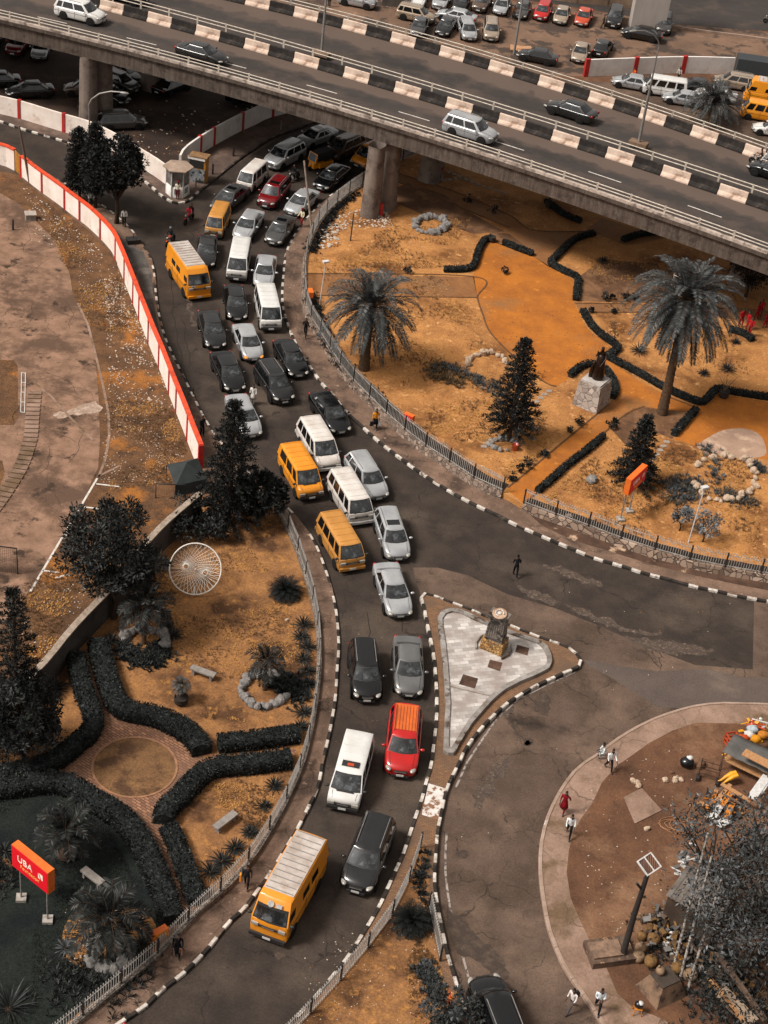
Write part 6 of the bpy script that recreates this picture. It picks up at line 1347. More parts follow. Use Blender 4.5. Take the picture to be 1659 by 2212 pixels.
for i, (x, y, rr, l) in enumerate(((655, 1352, .9, 'spiky dark plant topmost of the row along the left railing'), (650, 1378, .8, 'spiky dark plant second down the row along the left railing'), (662, 1400, .9, 'spiky dark plant third down the row along the left railing'), (655, 1425, .75, 'spiky dark plant fourth down the row along the left railing'), (663, 1452, .8, 'spiky dark plant beside the pale stones at the left railing'), (668, 1480, .7, 'small spiky dark plant under the pale stones at the left railing'), (655, 1540, .8, 'spiky dark plant just above the clipped hedge end at the railing'), (650, 1572, .7, 'spiky dark plant at the end of the clipped hedge by the railing'), (570, 1530, .45, 'tiny spiky plant below the rock ring'),
    (592, 1700, .8, 'spiky plant under the clipped hedge near the railing corner'), (572, 1742, .55, 'small spiky plant halfway down the railing'), (540, 1800, .7, 'spiky plant where the railing nears the stone bench'), (508, 1835, .8, 'spiky plant above the brick path end'), (480, 1862, .9, 'spiky plant right of the brick path end'), (455, 1885, .9, 'spiky plant nearest the brick path end'), (10, 1840, .8, 'spiky plant at the left edge above the red sign'), (20, 2180, 1.7, 'large spiky plant in the bottom left corner'), (118, 1490, 1.1, 'spiky plant at the foot of the perimeter wall'), (100, 1510, .9, 'second spiky plant at the foot of the perimeter wall'),
    (250, 2085, .8, 'spiky plant under the gravel bed palm'), (285, 2060, .8, 'spiky plant right of the gravel bed palm'), (305, 2040, .7, 'spiky plant at the right rim of the gravel bed'), (318, 2075, .6, 'low spiky plant near the orange box'), (265, 1395, .7, 'spiky plant left of the palm by the perimeter wall'), (225, 1440, .8, 'spiky plant at the top of the left brick path'), (240, 1385, .8, 'spiky plant halfway along the perimeter wall foot'), (375, 1375, .8, 'spiky plant right of the palm by the perimeter wall'), (360, 1355, .7, 'spiky plant behind the palm by the perimeter wall'), (355, 1390, .6, 'low spiky plant closest to the rock ring palm'),
    (1570, 800, 1.0, 'spiky dark plant right of the tallest palm'), (1588, 740, .6, 'spiky plant near the red-clothed group'), (1520, 808, .7, 'spiky plant under the tallest palm crown'), (1380, 760, 1.1, 'dark spiky plant beneath the left of the tallest palm'), (1302, 566, .8, 'single round dark plant in the brown bed by the flyover'), (142, 2050, .7, 'blue-grey agave left of the gravel bed'), (905, 1893, .45, 'tiny spiky plant in the top of the wedge-shaped median'))):
    spiky(x, y, Z1 if x < 930 else ZG, rr, l, i, mats=(LEAF3, LEAF1) if 'agave left' in l else (LEAF2, LEAF1))
def planting(pts, z0, lab, seed, n=14, sz=.55, mats=(LEAF3, LEAF1), name='agave_bed', w_=.06, spread=.5, dry=0.0):
    """a drift of tufted leaves too dense to count"""
    rg = random.Random(seed); path = smooth(W(pts, z0), .3); mb = MB()
    for i in range(n * 12):
        p = rg.choice(path) + Vector((rg.gauss(0, spread), rg.gauss(0, spread), 0)); mi = 2 if rg.random() < dry else (0 if rg.random() < .6 else 1)
        for k in range(9):
            az = rg.uniform(0, 6.28); el = rg.uniform(.3, 1.2); d = Vector((math.cos(az) * math.cos(el), math.sin(az) * math.cos(el), math.sin(el))); leaf(mb, p, d, Vector((0, 0, 1)), sz * rg.uniform(.5, 1), w_, mi)
    o = mb.build(name, list(mats) + [LEAFB]); o['kind'] = 'stuff'; o['label'] = lab
planting([(930, 800), (965, 795), (1000, 810), (1030, 822), (1060, 835), (1075, 850)], ZG, 'drift of blue-grey and dry tufts curving towards the middle conifer', 3, 20, .42, dry=.15, spread=.35)
planting([(930, 808), (960, 815), (990, 828)], ZG, 'dry yellow tufts beside the blue-grey drift', 4, 14, .4, mats=(LEAFB, LEAFB), spread=.4)
planting([(1440, 1045), (1470, 1055), (1500, 1045), (1480, 1080), (1455, 1075)], ZG, 'dense blue-grey tufts at the lower right rock garden', 5, 26, .42, spread=.5, dry=.15)
planting([(1560, 1065), (1590, 1080), (1620, 1085)], ZG, 'blue-grey tufts below the rock garden', 6, 14, .38, spread=.4, dry=.2); planting([(1528, 968), (1545, 1000), (1550, 1040)], ZG, 'grey tufts inside the rock garden', 7, 7, .4, spread=.3); planting([(1625, 1005), (1640, 1015)], ZG, 'pale spiky tuft at the right of the rock garden', 8, 8, .5, spread=.25)
planting([(270, 1405), (300, 1425), (335, 1425), (350, 1400)], Z1, 'dark leafy shrubs round the foot of the palm by the perimeter wall', 9, 40, .36, mats=(LEAF2, LEAF1), spread=.35, w_=.12)
planting([(600, 1470), (625, 1480), (640, 1500)], Z1, 'dark leafy shrubbery beside the rock ring', 10, 34, .36, mats=(LEAF2, LEAF1), spread=.4, w_=.12)
planting([(915, 2090), (925, 2110), (935, 2130), (945, 2150)], Z1, 'grey leafy shrubs near the orange flowers in the median', 12, 24, .3, mats=(LEAF1, LEAF3), spread=.22, w_=.12)
planting([(958, 2150), (965, 2155)], Z1, 'orange flowers beside the grey shrubs in the median', 13, 7, .2, mats=(PT['orange'], PT['tan']), spread=.16, w_=.1, name='flower_bed')
planting([(920, 1840), (912, 1880), (905, 1920), (925, 1945), (930, 2000)], Z1, 'sparse dark plants in the top of the wedge median', 14, 9, .3, mats=(LEAF2, LEAF1), spread=.2)
planting([(-10, 1870), (15, 1890), (0, 1905)], Z1, 'dark plants in the bed at the left edge', 15, 10, .4, mats=(LEAF2, LEAF1), spread=.4); planting([(130, 2130), (230, 2120), (280, 2110)], Z1, 'straggling dark plants below the gravel bed', 16, 20, .45, mats=(LEAF2, LEAF1), spread=.8)
planting([(1430, 2020), (1480, 2060), (1530, 2090), (1600, 2120), (1560, 2180)], Z1, 'tangled grey undergrowth under the corner trees', 17, 60, .35, mats=(LEAF1, LEAF2), spread=1.0)
planting([(672, 545), (690, 505), (722, 455), (765, 418)], ZG, 'dark ground cover along the railing near the flyover', 18, 60, .3, mats=(LEAF2, LEAF2), spread=.35)
planting([(672, 640), (690, 700), (722, 760), (760, 808), (800, 850), (840, 885)], ZG, 'dark ground cover inside the curved railing below the left palm', 19, 90, .3, mats=(LEAF2, LEAF2), spread=.28)
# hedges
def hedge(pts, z0, wd, h, lab, seed, leafsz=.12, M=HEDG, dn=260, world=None):
    rg = random.Random(seed); path = world or smooth(W(pts, z0), .35); r = empty('hedge', (0, 0, 0), 0, lab, 'hedge'); path = [Vector((p.x, p.y, z0)) for p in path]
    prof = [(-wd / 2, -.05), (-wd / 2 * 1.04, h * .5), (-wd / 2, h * .86), (-wd / 2 * .7, h), (0, h * 1.03), (wd / 2 * .7, h), (wd / 2, h * .86), (wd / 2 * 1.04, h * .5), (wd / 2, -.05)]
    mb = MB(); mb.sweep(path, prof, sm=True)
    me = mb.mesh('body', [M]); bm = bmesh.new(); bm.from_mesh(me); bmesh.ops.recalc_face_normals(bm, faces=bm.faces)
    for v_ in bm.verts:
        if v_.co.z > z0 + .05: v_.co += Vector((noise.noise(v_.co * 2.2), noise.noise(v_.co * 2.2 + Vector((9, 0, 0))), noise.noise(v_.co * 2.2 + Vector((0, 9, 0))))) * .15
    bm.to_mesh(me); bm.free(); link('clipped_body', me, r)
    lf = MB(); N = normals(path); tot = sum((path[i + 1] - path[i]).length for i in range(len(path) - 1))
    per = [(prof[i], prof[i + 1]) for i in range(len(prof) - 1)]
    for _ in range(int(tot * dn)):
        i = rg.randrange(len(path) - 1); t = rg.random(); c = path[i].lerp(path[i + 1], t); a, b_ = rg.choice(per); u = rg.random(); o, zz = lerp(a[0], b_[0], u), lerp(a[1], b_[1], u)
        p = c + N[i] * o + Vector((0, 0, zz)); out = (N[i] * o * 1.2 + Vector((0, 0, zz * .7)) + rv(rg, .5)).normalized()
        leaf(lf, p, out, rv(rg), leafsz * rg.uniform(.8, 1.6), leafsz * .7, 0 if rg.random() < .75 else 1)
    lf.build('leaves', [LEAF2, LEAF1], r); return r
hl = lambda pts, lab, s, wd=.95, h=.75: hedge(pts, Z1, wd, h, lab, s)
hl([(164, 1428), (178, 1494), (201, 1557), (196, 1590), (158, 1623), (125, 1650), (82, 1668), (0, 1683), (-60, 1690)], 'tall clipped hedge bending left of the narrow brick path down to the left edge', 1, .95)
hl([(211, 1398), (228, 1461), (250, 1524), (275, 1545), (330, 1556), (388, 1580), (422, 1608), (436, 1632)], 'long clipped hedge curving over the top of the brick circle', 2, 1.1)
hl([(470, 1616), (548, 1608), (645, 1594)], 'short clipped grey hedge running right towards the railing above the brick path', 3, .95, .7)
hl([(-60, 1716), (0, 1712), (99, 1700), (149, 1706), (198, 1738), (248, 1766), (281, 1796), (307, 1836), (330, 1882), (355, 1945), (369, 1999)], 'longest clipped hedge sweeping around the dark lawn', 4, 1.1)
hl([(352, 1782), (360, 1757), (390, 1730), (423, 1694), (463, 1668), (548, 1660), (628, 1648)], 'clipped hedge bending from the brick circle right to the railing', 5, 1.0)
hl([(364, 1796), (387, 1848), (410, 1912), (428, 1955)], 'short clipped hedge right of the lower brick path', 6, .9, .6)
hr = lambda pts, lab, s, wd=.45, h=.42: hedge(pts, ZG, wd, h, lab, s, .11, dn=210)
hr([(958, 586), (1000, 586), (1022, 578), (1032, 548), (1045, 524), (1062, 518)], 'low hedge hooking round to the dark pot at the top left of the orange plaza', 11); hr([(1086, 527), (1118, 540), (1150, 552)], 'short low hedge right of the dark pot', 12)
hr([(1283, 507), (1240, 522), (1198, 560), (1190, 573), (1216, 588), (1246, 603), (1246, 625), (1243, 650)], 'winding low hedge on the far right side of the orange plaza', 13); hr([(1345, 522), (1390, 508), (1432, 506)], 'low hedge just below the flyover edge on the right', 14)
hr([(1258, 675), (1276, 704), (1300, 728), (1326, 746), (1334, 756), (1322, 766), (1308, 774)], 'low hedge curving down behind the statue', 15); hr([(1312, 774), (1380, 810), (1440, 844), (1508, 872), (1526, 866), (1548, 844), (1582, 850), (1659, 862), (1740, 870)], 'long zigzag low hedge along the orange path to the right edge', 16)
hr([(1230, 815), (1248, 800), (1268, 790), (1286, 792)], 'short low hedge left behind the statue plinth', 17); hr([(1306, 800), (1322, 822), (1328, 845), (1322, 862)], 'short curved hedge right of the statue plinth', 18); hr([(1503, 888), (1478, 915), (1454, 942)], 'short straight hedge beside the bare bed of the tallest palm', 19)
hr([(1160, 1065), (1195, 1035), (1230, 1004), (1262, 980), (1303, 945)], 'knee-high row of small shrubs along the lower orange path', 20, .4, .38); hr([(1575, 715), (1605, 724), (1625, 738)], 'low hedge near the red-clothed group', 21); hr([(1180, 438), (1215, 465), (1255, 482)], 'dark low hedge under the flyover beside the pots', 22)
for i, (x, y, s) in enumerate(((1104, 1037, .3), (1120, 1020, .35), (1140, 1008, .4), (1175, 985, .28), (1232, 936, .3), (1252, 920, .35), (1319, 925, .35), (1330, 915, .25), (1305, 648, .35), (1322, 648, .25), (1352, 648, .4), (1370, 648, .35), (1277, 676, .25), (1325, 676, .2), (1010, 440, .5), (1062, 462, .5), (1090, 590, .3), (880, 590, .3))):
    o = broadtree(x, y, ZG, s * 1.8, s * 2.0, '', 200 + i, trunk_h=.1, n=9, leafn=26, ll=.16, lw=.09, name='shrub'); o['label'] = 'small dark round shrub dotted along a garden path edge'; o['category'] = 'shrub'; o['group'] = 'small shrubs dotted along the garden paths'

def tufts(name, area, n, z0, lab, seed, mats, h=.2):
    """dry grass tussocks thinning out in patches"""
    rg = random.Random(seed); mb = MB(); a, b_, c, d = W(area, z0)
    for _ in range(n):
        u, v_ = rg.random(), rg.random(); p = a.lerp(b_, u).lerp(d.lerp(c, u), v_)
        if noise.noise(p * .22 + Vector((seed, 0, 0))) < -.02: continue
        mi = 0 if noise.noise(p * .5) > 0 else 1
        for k in range(4):
            t = rg.uniform(0, 6.28); dd = Vector((math.cos(t) * .8, math.sin(t) * .8, .7)).normalized(); leaf(mb, p, dd, Vector((0, 0, 1)), h * rg.uniform(.5, 1.3), .035, mi)
    o = mb.build(name, mats); o['kind'] = 'stuff'; o['label'] = lab
TF = [mat('tuft_tan', '#b98a50', '#8f6434', 3, .9), mat('tuft_brown', '#5d4228', '#46321f', 3, .9)]
tufts('dry_grass', [(680, 560), (1020, 560), (1060, 830), (800, 830)], 4200, ZG, 'dry grass tussocks round the left palm', 1, TF)
tufts('dry_grass', [(790, 830), (1180, 800), (1180, 980), (1080, 1050)], 3600, ZG, 'dry grass tussocks on the lawn left of the middle conifer', 2, TF)
tufts('dry_grass', [(1150, 1100), (1330, 945), (1640, 1000), (1640, 1225)], 4200, ZG, 'dry grass tussocks between the fence and the rock garden', 3, TF)
tufts('dry_grass', [(870, 470), (1020, 470), (950, 580), (700, 580)], 1600, ZG, 'dry grass tussocks near the flyover pier', 4, TF)
tufts('dry_grass', [(1260, 560), (1440, 560), (1660, 840), (1340, 740)], 2200, ZG, 'dry grass tussocks behind the statue', 5, TF)
tufts('dry_grass', [(370, 1120), (590, 1120), (680, 1580), (280, 1530)], 5200, Z1, 'dry grass tussocks over the upper left garden', 6, TF, .13)
tufts('dry_grass', [(420, 1700), (625, 1665), (560, 1800), (430, 1900)], 1400, Z1, 'dry grass tussocks round the lower stone bench', 7, TF, .13)
tufts('dry_grass', [(900, 2020), (945, 2080), (985, 2212), (660, 2212)], 1600, Z1, 'dry grass tussocks in the wedge-shaped median', 8, TF, .12)
tufts('yard_weeds', [(60, 400), (240, 560), (330, 780), (190, 700)], 2400, .02, 'weeds at the top of the yard', 9, TF, .14)
tufts('yard_weeds', [(230, 760), (370, 880), (425, 1040), (235, 1060)], 2600, .02, 'weeds along the orange-capped wall', 10, TF, .14)
tufts('yard_weeds', [(10, 1290), (190, 1180), (190, 1320), (60, 1450)], 1400, .02, 'weeds behind the perimeter wall', 11, TF, .16)
tufts('lawn_grass', [(-20, 1720), (220, 1760), (330, 1980), (20, 2200)], 7000, Z1, 'short dark lawn blades around the red sign', 12, [LEAF2, mat('lawn_blade', '#2b2f2b', '#1d211e', 3, .9)], .1)
# ============================================================ ROCKS, FURNITURE, SIGNS, STATUE AND SMALL THINGS
def rock(x, y, z0, r, seed, M, lab, group=None, fl=.7):
    rg = random.Random(seed); mb = MB(); mb.ball((0, 0, 0), (r, r * rg.uniform(.65, .95), r * fl), 8, 6, jit=.16, rg=rg, sm=False)
    o = mb.build('rock', M, None, G(x, y, z0) + Vector((0, 0, r * fl * .55))); o.rotation_euler = (rg.uniform(-.4, .4), rg.uniform(-.4, .4), rg.uniform(0, 6)); return tag(o, lab, 'rock', group)
def rockring(cx, cy, rx, ry, z0, n, r, M, lab, seed, a0=0, a1=6.28):
    rg = random.Random(seed)
    for i in range(n):
        a = a0 + (a1 - a0) * i / n + rg.uniform(-.08, .08); k = rg.uniform(.92, 1.06)
        rock(cx + rx * k * math.cos(a), cy + ry * k * math.sin(a), z0, r * rg.uniform(.65, 1.3), seed * 50 + i, M, lab, lab.replace('rock in', 'rocks in'), rg.uniform(.6, 1.1))
rockring(930, 489, 34, 17, ZG, 20, .36, GREYR, 'grey rock in the round ring near the flyover pier', 1)
rockring(571, 1492, 50, 36, Z1, 26, .28, GREYR, 'grey rock in the ring round the small curving palm', 2, .2, 5.6)
rockring(238, 2062, 44, 36, Z1, 18, .34, GREYR, 'grey rock in the ring of the gravel bed palm', 3)
rockring(312, 1388, 48, 26, Z1, 14, .32, GREYR, 'grey rock in the ring of the palm by the perimeter wall', 4, -2.9, .6)
rockring(1052, 785, 42, 20, ZG, 16, .26, GOLDR, 'pale rock in the arc left of the middle conifer', 5, 2.9, 6.6)
rockring(1565, 1035, 70, 48, ZG, 30, .28, GOLDR, 'pale golden rock in the lower right rock garden', 6, -2.6, 3.0)
rockring(1088, 962, 30, 12, ZG, 14, .24, GREYR, 'rock in the little ring at the foot of the middle conifer', 7)
for i, (x, y, r, l) in enumerate(((1278, 1040, .45, 'lone jagged grey rock on the dry grass between sign and path'), (1513, 1652 + 3, .35, 'brown rock beside the black rubbish bag'), (1376, 1692, .2, 'pale stone cluster top right of the concrete slab'), (1368, 1690, .24, 'biggest stone in the cluster at the corner of the concrete slab'), (1379, 1700, .22, 'lowest stone in the cluster at the corner of the concrete slab'), (1437, 1687, .22, 'single white stone right of the slab stones'), (1459, 1683, .2, 'white stone in the pair left of the metal frame'), (1458, 1689, .18, 'lower white stone in the pair left of the metal frame'), (1471, 1686, .18, 'white stone closest to the metal frame'), (1397, 1792, .2, 'white block below the concrete slab'), (1527, 1765, .2, 'white stone near the coiled hose'), (1451, 1670, .15, 'small brown stone above the white pair'), (983, 1185 * 0 + 1343, .01, ''), (620, 1340, .14, 'small pale stone on the slope by the cycad'))):
    if l: rock(x, y, ZG if (x, y) == (1278, 1040) else Z1, r, 900 + i, GREYR if 'grey' in l else (mat('rock_brown', '#6b4f3c', '#553e30', 2, .9) if 'brown' in l else GOLDR), l)
# litter
def litter(name, area, n, z0, M, lab, seed, s=(.02, .08), wgt=None):
    rg = random.Random(seed); mb = MB(); P_ = W(area, z0); a, b_, c, d = P_[:4]
    for _ in range(n):
        u, v_ = rg.random(), rg.random(); p = a.lerp(b_, u).lerp(d.lerp(c, u), v_); q = rg.uniform(*s)
        if noise.noise(p * .35) < -.12 and rg.random() < .8: continue
        mb.ball(p + Vector((0, 0, q * .2)), (q, q * rg.uniform(.5, 1), q * .5), 5, 3, sm=False, mi=0 if rg.random() < .7 else 1)
    o = mb.build(name, M); o['kind'] = 'stuff'; o['label'] = lab
PB = [SPECK, SPECKB]
litter('rubble', [(225, 600), (290, 620), (385, 880), (235, 860)], 1900, .02, PB, 'pale litter and rubble strewn along the foot of the orange-capped wall', 1, (.025, .085))
litter('rubble', [(150, 560), (270, 560), (300, 660), (200, 680)], 400, .02, PB, 'scattered pale litter in the upper yard', 2, (.02, .07)); litter('rubble', [(50, 400), (180, 500), (230, 560), (60, 520)], 450, .02, PB, 'dark and pale rubble at the top of the yard', 3, (.02, .1)); litter('rubble', [(230, 860), (380, 880), (415, 1040), (215, 1050)], 900, .02, PB, 'thin litter on the yard dirt below the rubble', 4, (.02, .06)); litter('rubble', [(10, 1290), (190, 1180), (190, 1320), (80, 1440)], 350, .02, PB, 'dry litter behind the perimeter wall', 5, (.02, .07))
litter('rubble', [(715, 470), (830, 440), (850, 490), (700, 500)], 900, ZG, PB, 'broken pale rubble around the foot of the flyover pier', 6, (.03, .14)); litter('rubble', [(690, 500), (730, 490), (735, 530), (690, 540)], 120, ZG, PB, 'heap of pale rubble by the railing', 7, (.06, .22))
litter('leaf_litter', [(320, 1250), (640, 1250), (640, 1600), (260, 1560)], 900, Z1, [SPECKB, LEAFB], 'dry leaves over the left garden', 8, (.02, .06)); litter('leaf_litter', [(700, 700), (1300, 640), (1600, 1200), (1150, 1080)], 1500, ZG, [SPECKB, LEAFB], 'dry leaves over the palm garden', 9, (.02, .07)); litter('litter', [(1250, 1650), (1500, 1600), (1480, 2150), (1260, 2000)], 260, Z1, PB, 'small scraps over the dirt yard', 10, (.015, .06)); litter('litter', [(150, 230), (600, 200), (420, 370), (280, 310)], 160, .02, PB, 'white scraps in the shaded parking lot', 11, (.04, .13)); litter('rubble', [(140, 1960), (320, 1960), (320, 2080), (140, 2080)], 900, Z1, [SPECKB, SPECK], 'pebbles in the gravel bed', 12, (.02, .07))
litter('litter', [(660, 2050), (930, 1950), (990, 2212), (640, 2250)], 320, Z1, PB, 'scraps on the wedge-shaped median', 13, (.015, .05)); litter('litter', [(700, 1300), (940, 1300), (940, 1750), (700, 1750)], 60, .012, [SPECKB, SPECK], 'specks on the jammed carriageway', 14, (.015, .04)); litter('litter', [(1000, 1260), (1600, 1300), (1300, 1900), (990, 1900)], 130, .012, [SPECKB, SPECK], 'specks on the junction asphalt', 15, (.015, .045))
# benches
def bench(x, y, rz, lab, l=1.55):
    r = empty('stone_bench', G(x, y, Z1), R(rz), lab, 'bench'); M = mat('bench_stone', '#8a827b', '#6f6863', 3, .9)
    MB().box((0, 0, .44), (l, .42, .1)).build('seat', M, r)
    for sx in (-1, 1): MB().box((sx * l * .36, 0, .195), (.14, .34, .39)).build('leg', M, r)
bench(438, 1462, -18, 'pale stone bench on the dry lawn between the two little palms'); bench(486, 1784, 55, 'grey stone bench standing at an angle beyond the clipped hedges'); bench(100, 1612, -22, 'stone bench half hidden by the dark bushy tree'); bench(200, 1905, -35, 'pale stone bench behind the red sign on the dark lawn', 1.4)
# pots
def pot(x, y, z0, r_, h, lab, M=None, name='plant_pot'):
    M = M or mat('pot_dark', '#3a322d', '#2b2521', 4, .8); e = empty(name, G(x, y, z0), 0, lab, 'pot')
    mb = MB(); prof = [(r_ * .7, 0), (r_ * .95, h * .3), (r_ * 1.0, h * .55), (r_ * .92, h * .85), (r_ * 1.0, h), (r_ * .86, h), (r_ * .8, h * .86)]; mb.lathe(prof, n=16); mb.build('body', M, e); MB().lathe([(r_ * .82, h * .82), (.01, h * .86)], n=12).build('soil', MATS['bed_soil'], e)
pot(391, 1519, Z1, .42, .5, 'dark ribbed round pot holding the tiny shaggy palm'); pot(144, 1850, Z1, .5, .42, 'round clay pot on the dark lawn', mat('pot_clay', '#5e4c40', '#483a31', 3, .9)); pot(1062, 522, ZG, .34, .5, 'dark pot at the hooked end of the hedge by the orange plaza'); pot(1562, 858, ZG, .4, .6, 'dark pot with bare twigs on the zigzag hedge bend')
tw = MB()
for k in range(9):
    a = k * .75; tw.tube([(0, 0, .4), (.25 * math.cos(a), .25 * math.sin(a), 1.1), (.9 * math.cos(a), .9 * math.sin(a), 1.5 + .1 * k)], [.025, .016, .006], 4)
tag(tw.build('bare_shrub', mat('twig', '#7d6b5a', '#5d4f43', 5, .9), None, G(1562, 856, ZG)), 'bare twiggy shrub rising from the pot at the zigzag hedge', 'shrub')
# string dish sculpture
r = empty('string_sculpture', G(420, 1268, Z1) + Vector((0, 0, .2)), 0, 'white round lattice dish sculpture on the left garden slope', 'sculpture')
cc = G(422, 1229, 1.6) - r.location; nrm = (Vector((0, 0, CAMH)) - r.location).normalized(); ux = nrm.cross(Vector((0, 0, 1))).normalized(); uy = nrm.cross(ux)
RD = 1.58
ringp = [cc + (ux * math.cos(t) + uy * math.sin(t)) * RD for t in [i * math.pi / 32 for i in range(65)]]
wm = mat('sculpture_white', '#d9d2c9', '#bfb6ab', 5, .6)
MB().tube(ringp, .045, 6).build('outer_ring', wm, r)
for k, (hx, hy) in enumerate(((.62, -.22), (-.58, .12))):
    hc = cc - ux * hx - uy * hy * 1.0 - nrm * (.5 if k == 0 else .35); hb_ = MB(); hb_.tube([hc + (ux * math.cos(t) + uy * math.sin(t)) * .16 for t in [i * math.pi / 8 for i in range(17)]], .03, 5); hub = hb_.build('hub', wm, r)
    rdm = MB()
    for i in range(34):
        t = i * 2 * math.pi / 34; a = hc + (ux * math.cos(t) + uy * math.sin(t)) * .16; t2 = t + (.9 if k == 0 else -.9)
        e = cc + (ux * math.cos(t2) + uy * math.sin(t2)) * RD; m_ = a.lerp(e, .5) - nrm * .28
        rdm.tube([a, a.lerp(e, .25) - nrm * .2, m_, a.lerp(e, .75) - nrm * .2, e], .014, 4, cap=False)
    rdm.build('lattice_rods', wm, r)
MB().tube([cc + uy * RD * .98, (0, 0, -.2)], .05, 5).tube([cc - nrm * .3, (0, .6, -.2)], .05, 5).build('support', wm, r)
# signs
def txt(s, size, Q, M, parent, ext=.012):
    cu = bpy.data.curves.new('lettering', 'FONT'); cu.body = s; cu.size = size; cu.align_x = 'CENTER'; cu.align_y = 'CENTER'; cu.extrude = ext; cu.materials.append(M)
    o0 = bpy.data.objects.new('tmp', cu); COL.objects.link(o0); me = bpy.data.meshes.new_from_object(o0.evaluated_get(bpy.context.evaluated_depsgraph_get())); bpy.data.objects.remove(o0)
    o = bpy.data.objects.new('lettering', me); COL.objects.link(o); o.parent = parent; o.matrix_local = Q; return o
SRED = mat('sign_red', '#dc0d22', '#cf0c20', 1, .5); LO = mat('letter_orange', '#e6a052', None, rough=.6); SOR = mat('sign_orange', '#d9691e', '#c45a18', 2, .6); LW = mat('letter_white', '#e6dcc8', None, rough=.6)
def boxsign(base, ang, wd, h, zc, th, lab, posts, lines, face=SRED, side=SOR, emblem=True, plinths=True):
    r = empty('sign_board', base, ang, lab, 'sign')
    MB().box((0, 0, zc), (wd, th, h)).build('cabinet', side, r)
    MB().box((0, -th / 2 - .012, zc), (wd - .06, .02, h - .06)).build('sign_face', face, r)
    for px in posts:
        MB().tube([(px, 0, 0), (px, 0, zc - h / 2)], .045, 6).build('post', METG, r)
        if plinths: MB().box((px, 0, .08), (.5, .5, .18), R(45)).build('footing', mat('footing_pale', '#a59d95', '#7f776f', 4, .9), r)
    for s, sz, dx, dz in lines:
        Q = Matrix.Translation((dx, -th / 2 - .03, zc + dz)) @ Matrix.Rotation(R(90), 4, 'X'); txt(s, sz, Q, LO if s == 'Foundation' else LW, r)
    if emblem:
        g = MB(); ex, ez = wd * .24, zc + h * .08; s = h * .26
        g.add([(ex, -th / 2 - .03, ez - s / 2), (ex, -th / 2 - .03, ez + s / 2), (ex + s * .42, -th / 2 - .03, ez - s / 2)], [(0, 2, 1)]); g.add([(ex + s * .2, -th / 2 - .03, ez + s / 2), (ex + s * .85, -th / 2 - .03, ez + s / 2), (ex + s * .85, -th / 2 - .03, ez - s * .5), (ex + s * .62, -th / 2 - .03, ez - s * .5)], [(0, 3, 2, 1)])
        g.build('emblem', LW, r)
    return r
p1, p2 = G(46, 1942, Z1), G(103, 1989, Z1); cb = (p1 + p2) / 2; an = math.atan2(p2.y - p1.y, p2.x - p1.x)
boxsign(cb, an, 2.6, 1.5, 3.12, .42, 'red sign board with orange edge reading UBA Foundation on the dark lawn', (-.97, .97), [('UBA', .56, -.32, .14), ('Foundation', .3, .02, -.3)])
# a board seen nearly edge-on on the right
b1 = G(1353, 1121, ZG); rot = math.atan2((G(1390, 1010, 2) - G(1347, 1052, 2)).y, (G(1390, 1010, 2) - G(1347, 1052, 2)).x)
q1 = G(1339, 1124, ZG); a_ = R(60); boxsign(q1 + Vector((math.cos(a_), math.sin(a_), 0)) * 1.1, a_, 2.4, 1.25, 2.85, .4, 'red and orange sign board seen edge-on in front of the smaller conifer', (-1.05, .25), [('UBA', .5, -.3, .1), ('Foundation', .26, .05, -.3)], plinths=True)
def smallbox(x, y, z, rz, lab, word='UBA'):
    p_ = G(x, y, z); r = empty('fence_sign', p_, R(rz), lab, 'small sign'); MB().box((0, 0, 0), (.75, .34, .5)).build('cabinet', SOR, r); MB().box((0, -.18, 0), (.68, .02, .42)).build('sign_face', SRED if 'red' in lab else PT['yellow'], r); MB().tube([(0, 0, -.25), (0, 0, -(z - (Z1 if x < 500 else ZG)))], .03, 5).build('post', METD, r)
    txt(word, .24, Matrix.Translation((0, -.2, 0)) @ Matrix.Rotation(R(90), 4, 'X'), LW, r, .004)
smallbox(884, 901, 1.55, -30, 'small orange box sign with red face inside the curved railing by the big lawn'); smallbox(671, 633, 1.6, -75, 'small orange box sign beside the railing near the slim park lamp'); smallbox(346, 2015, 1.3, 45, 'small orange box sign behind the left railing by the gravel bed')
# kiosk
r = empty('kiosk', G(383, 418, Z1), R(8), 'white polygonal kiosk with flat roof at the corner of the two walls', 'kiosk')
MB().lathe([(1.02, 0), (1.02, 1.0), (.98, 1.0)], n=6).build('lower_panel', WWALL, r)
fm = MB()
for k in range(6): fm.tube([(1.0 * math.cos(k * math.pi / 3), 1.0 * math.sin(k * math.pi / 3), 0), (1.0 * math.cos(k * math.pi / 3), 1.0 * math.sin(k * math.pi / 3), 2.5)], .06, 4)
fm.build('frame', METW, r)
for k in range(6):
    a, b_ = [Vector((.97 * math.cos(q * math.pi / 3), .97 * math.sin(q * math.pi / 3), 0)) for q in (k, k + 1)]
    MB().add([a + Vector((0, 0, 1.05)), b_ + Vector((0, 0, 1.05)), b_ + Vector((0, 0, 2.35)), a + Vector((0, 0, 2.35))], [(0, 1, 2, 3)]).build('window', mat('kiosk_glass', '#5b5552', '#8a827b', 1.5, .2), r)
MB().lathe([(1.0, 2.5), (1.35, 2.52), (1.35, 2.62), (.3, 2.78)], n=6, sm=False).build('roof', mat('kiosk_roof', '#a38d7c', '#857264', 1.5, .8), r)
for k in (4, 5):
    a = (k + .5) * math.pi / 3; MB().box((.9 * math.cos(a), .9 * math.sin(a), .6), (.5, .03, .5), a + math.pi / 2).build('poster', mat('poster_grey', '#8f9294', '#55585a', 9, .7), r)
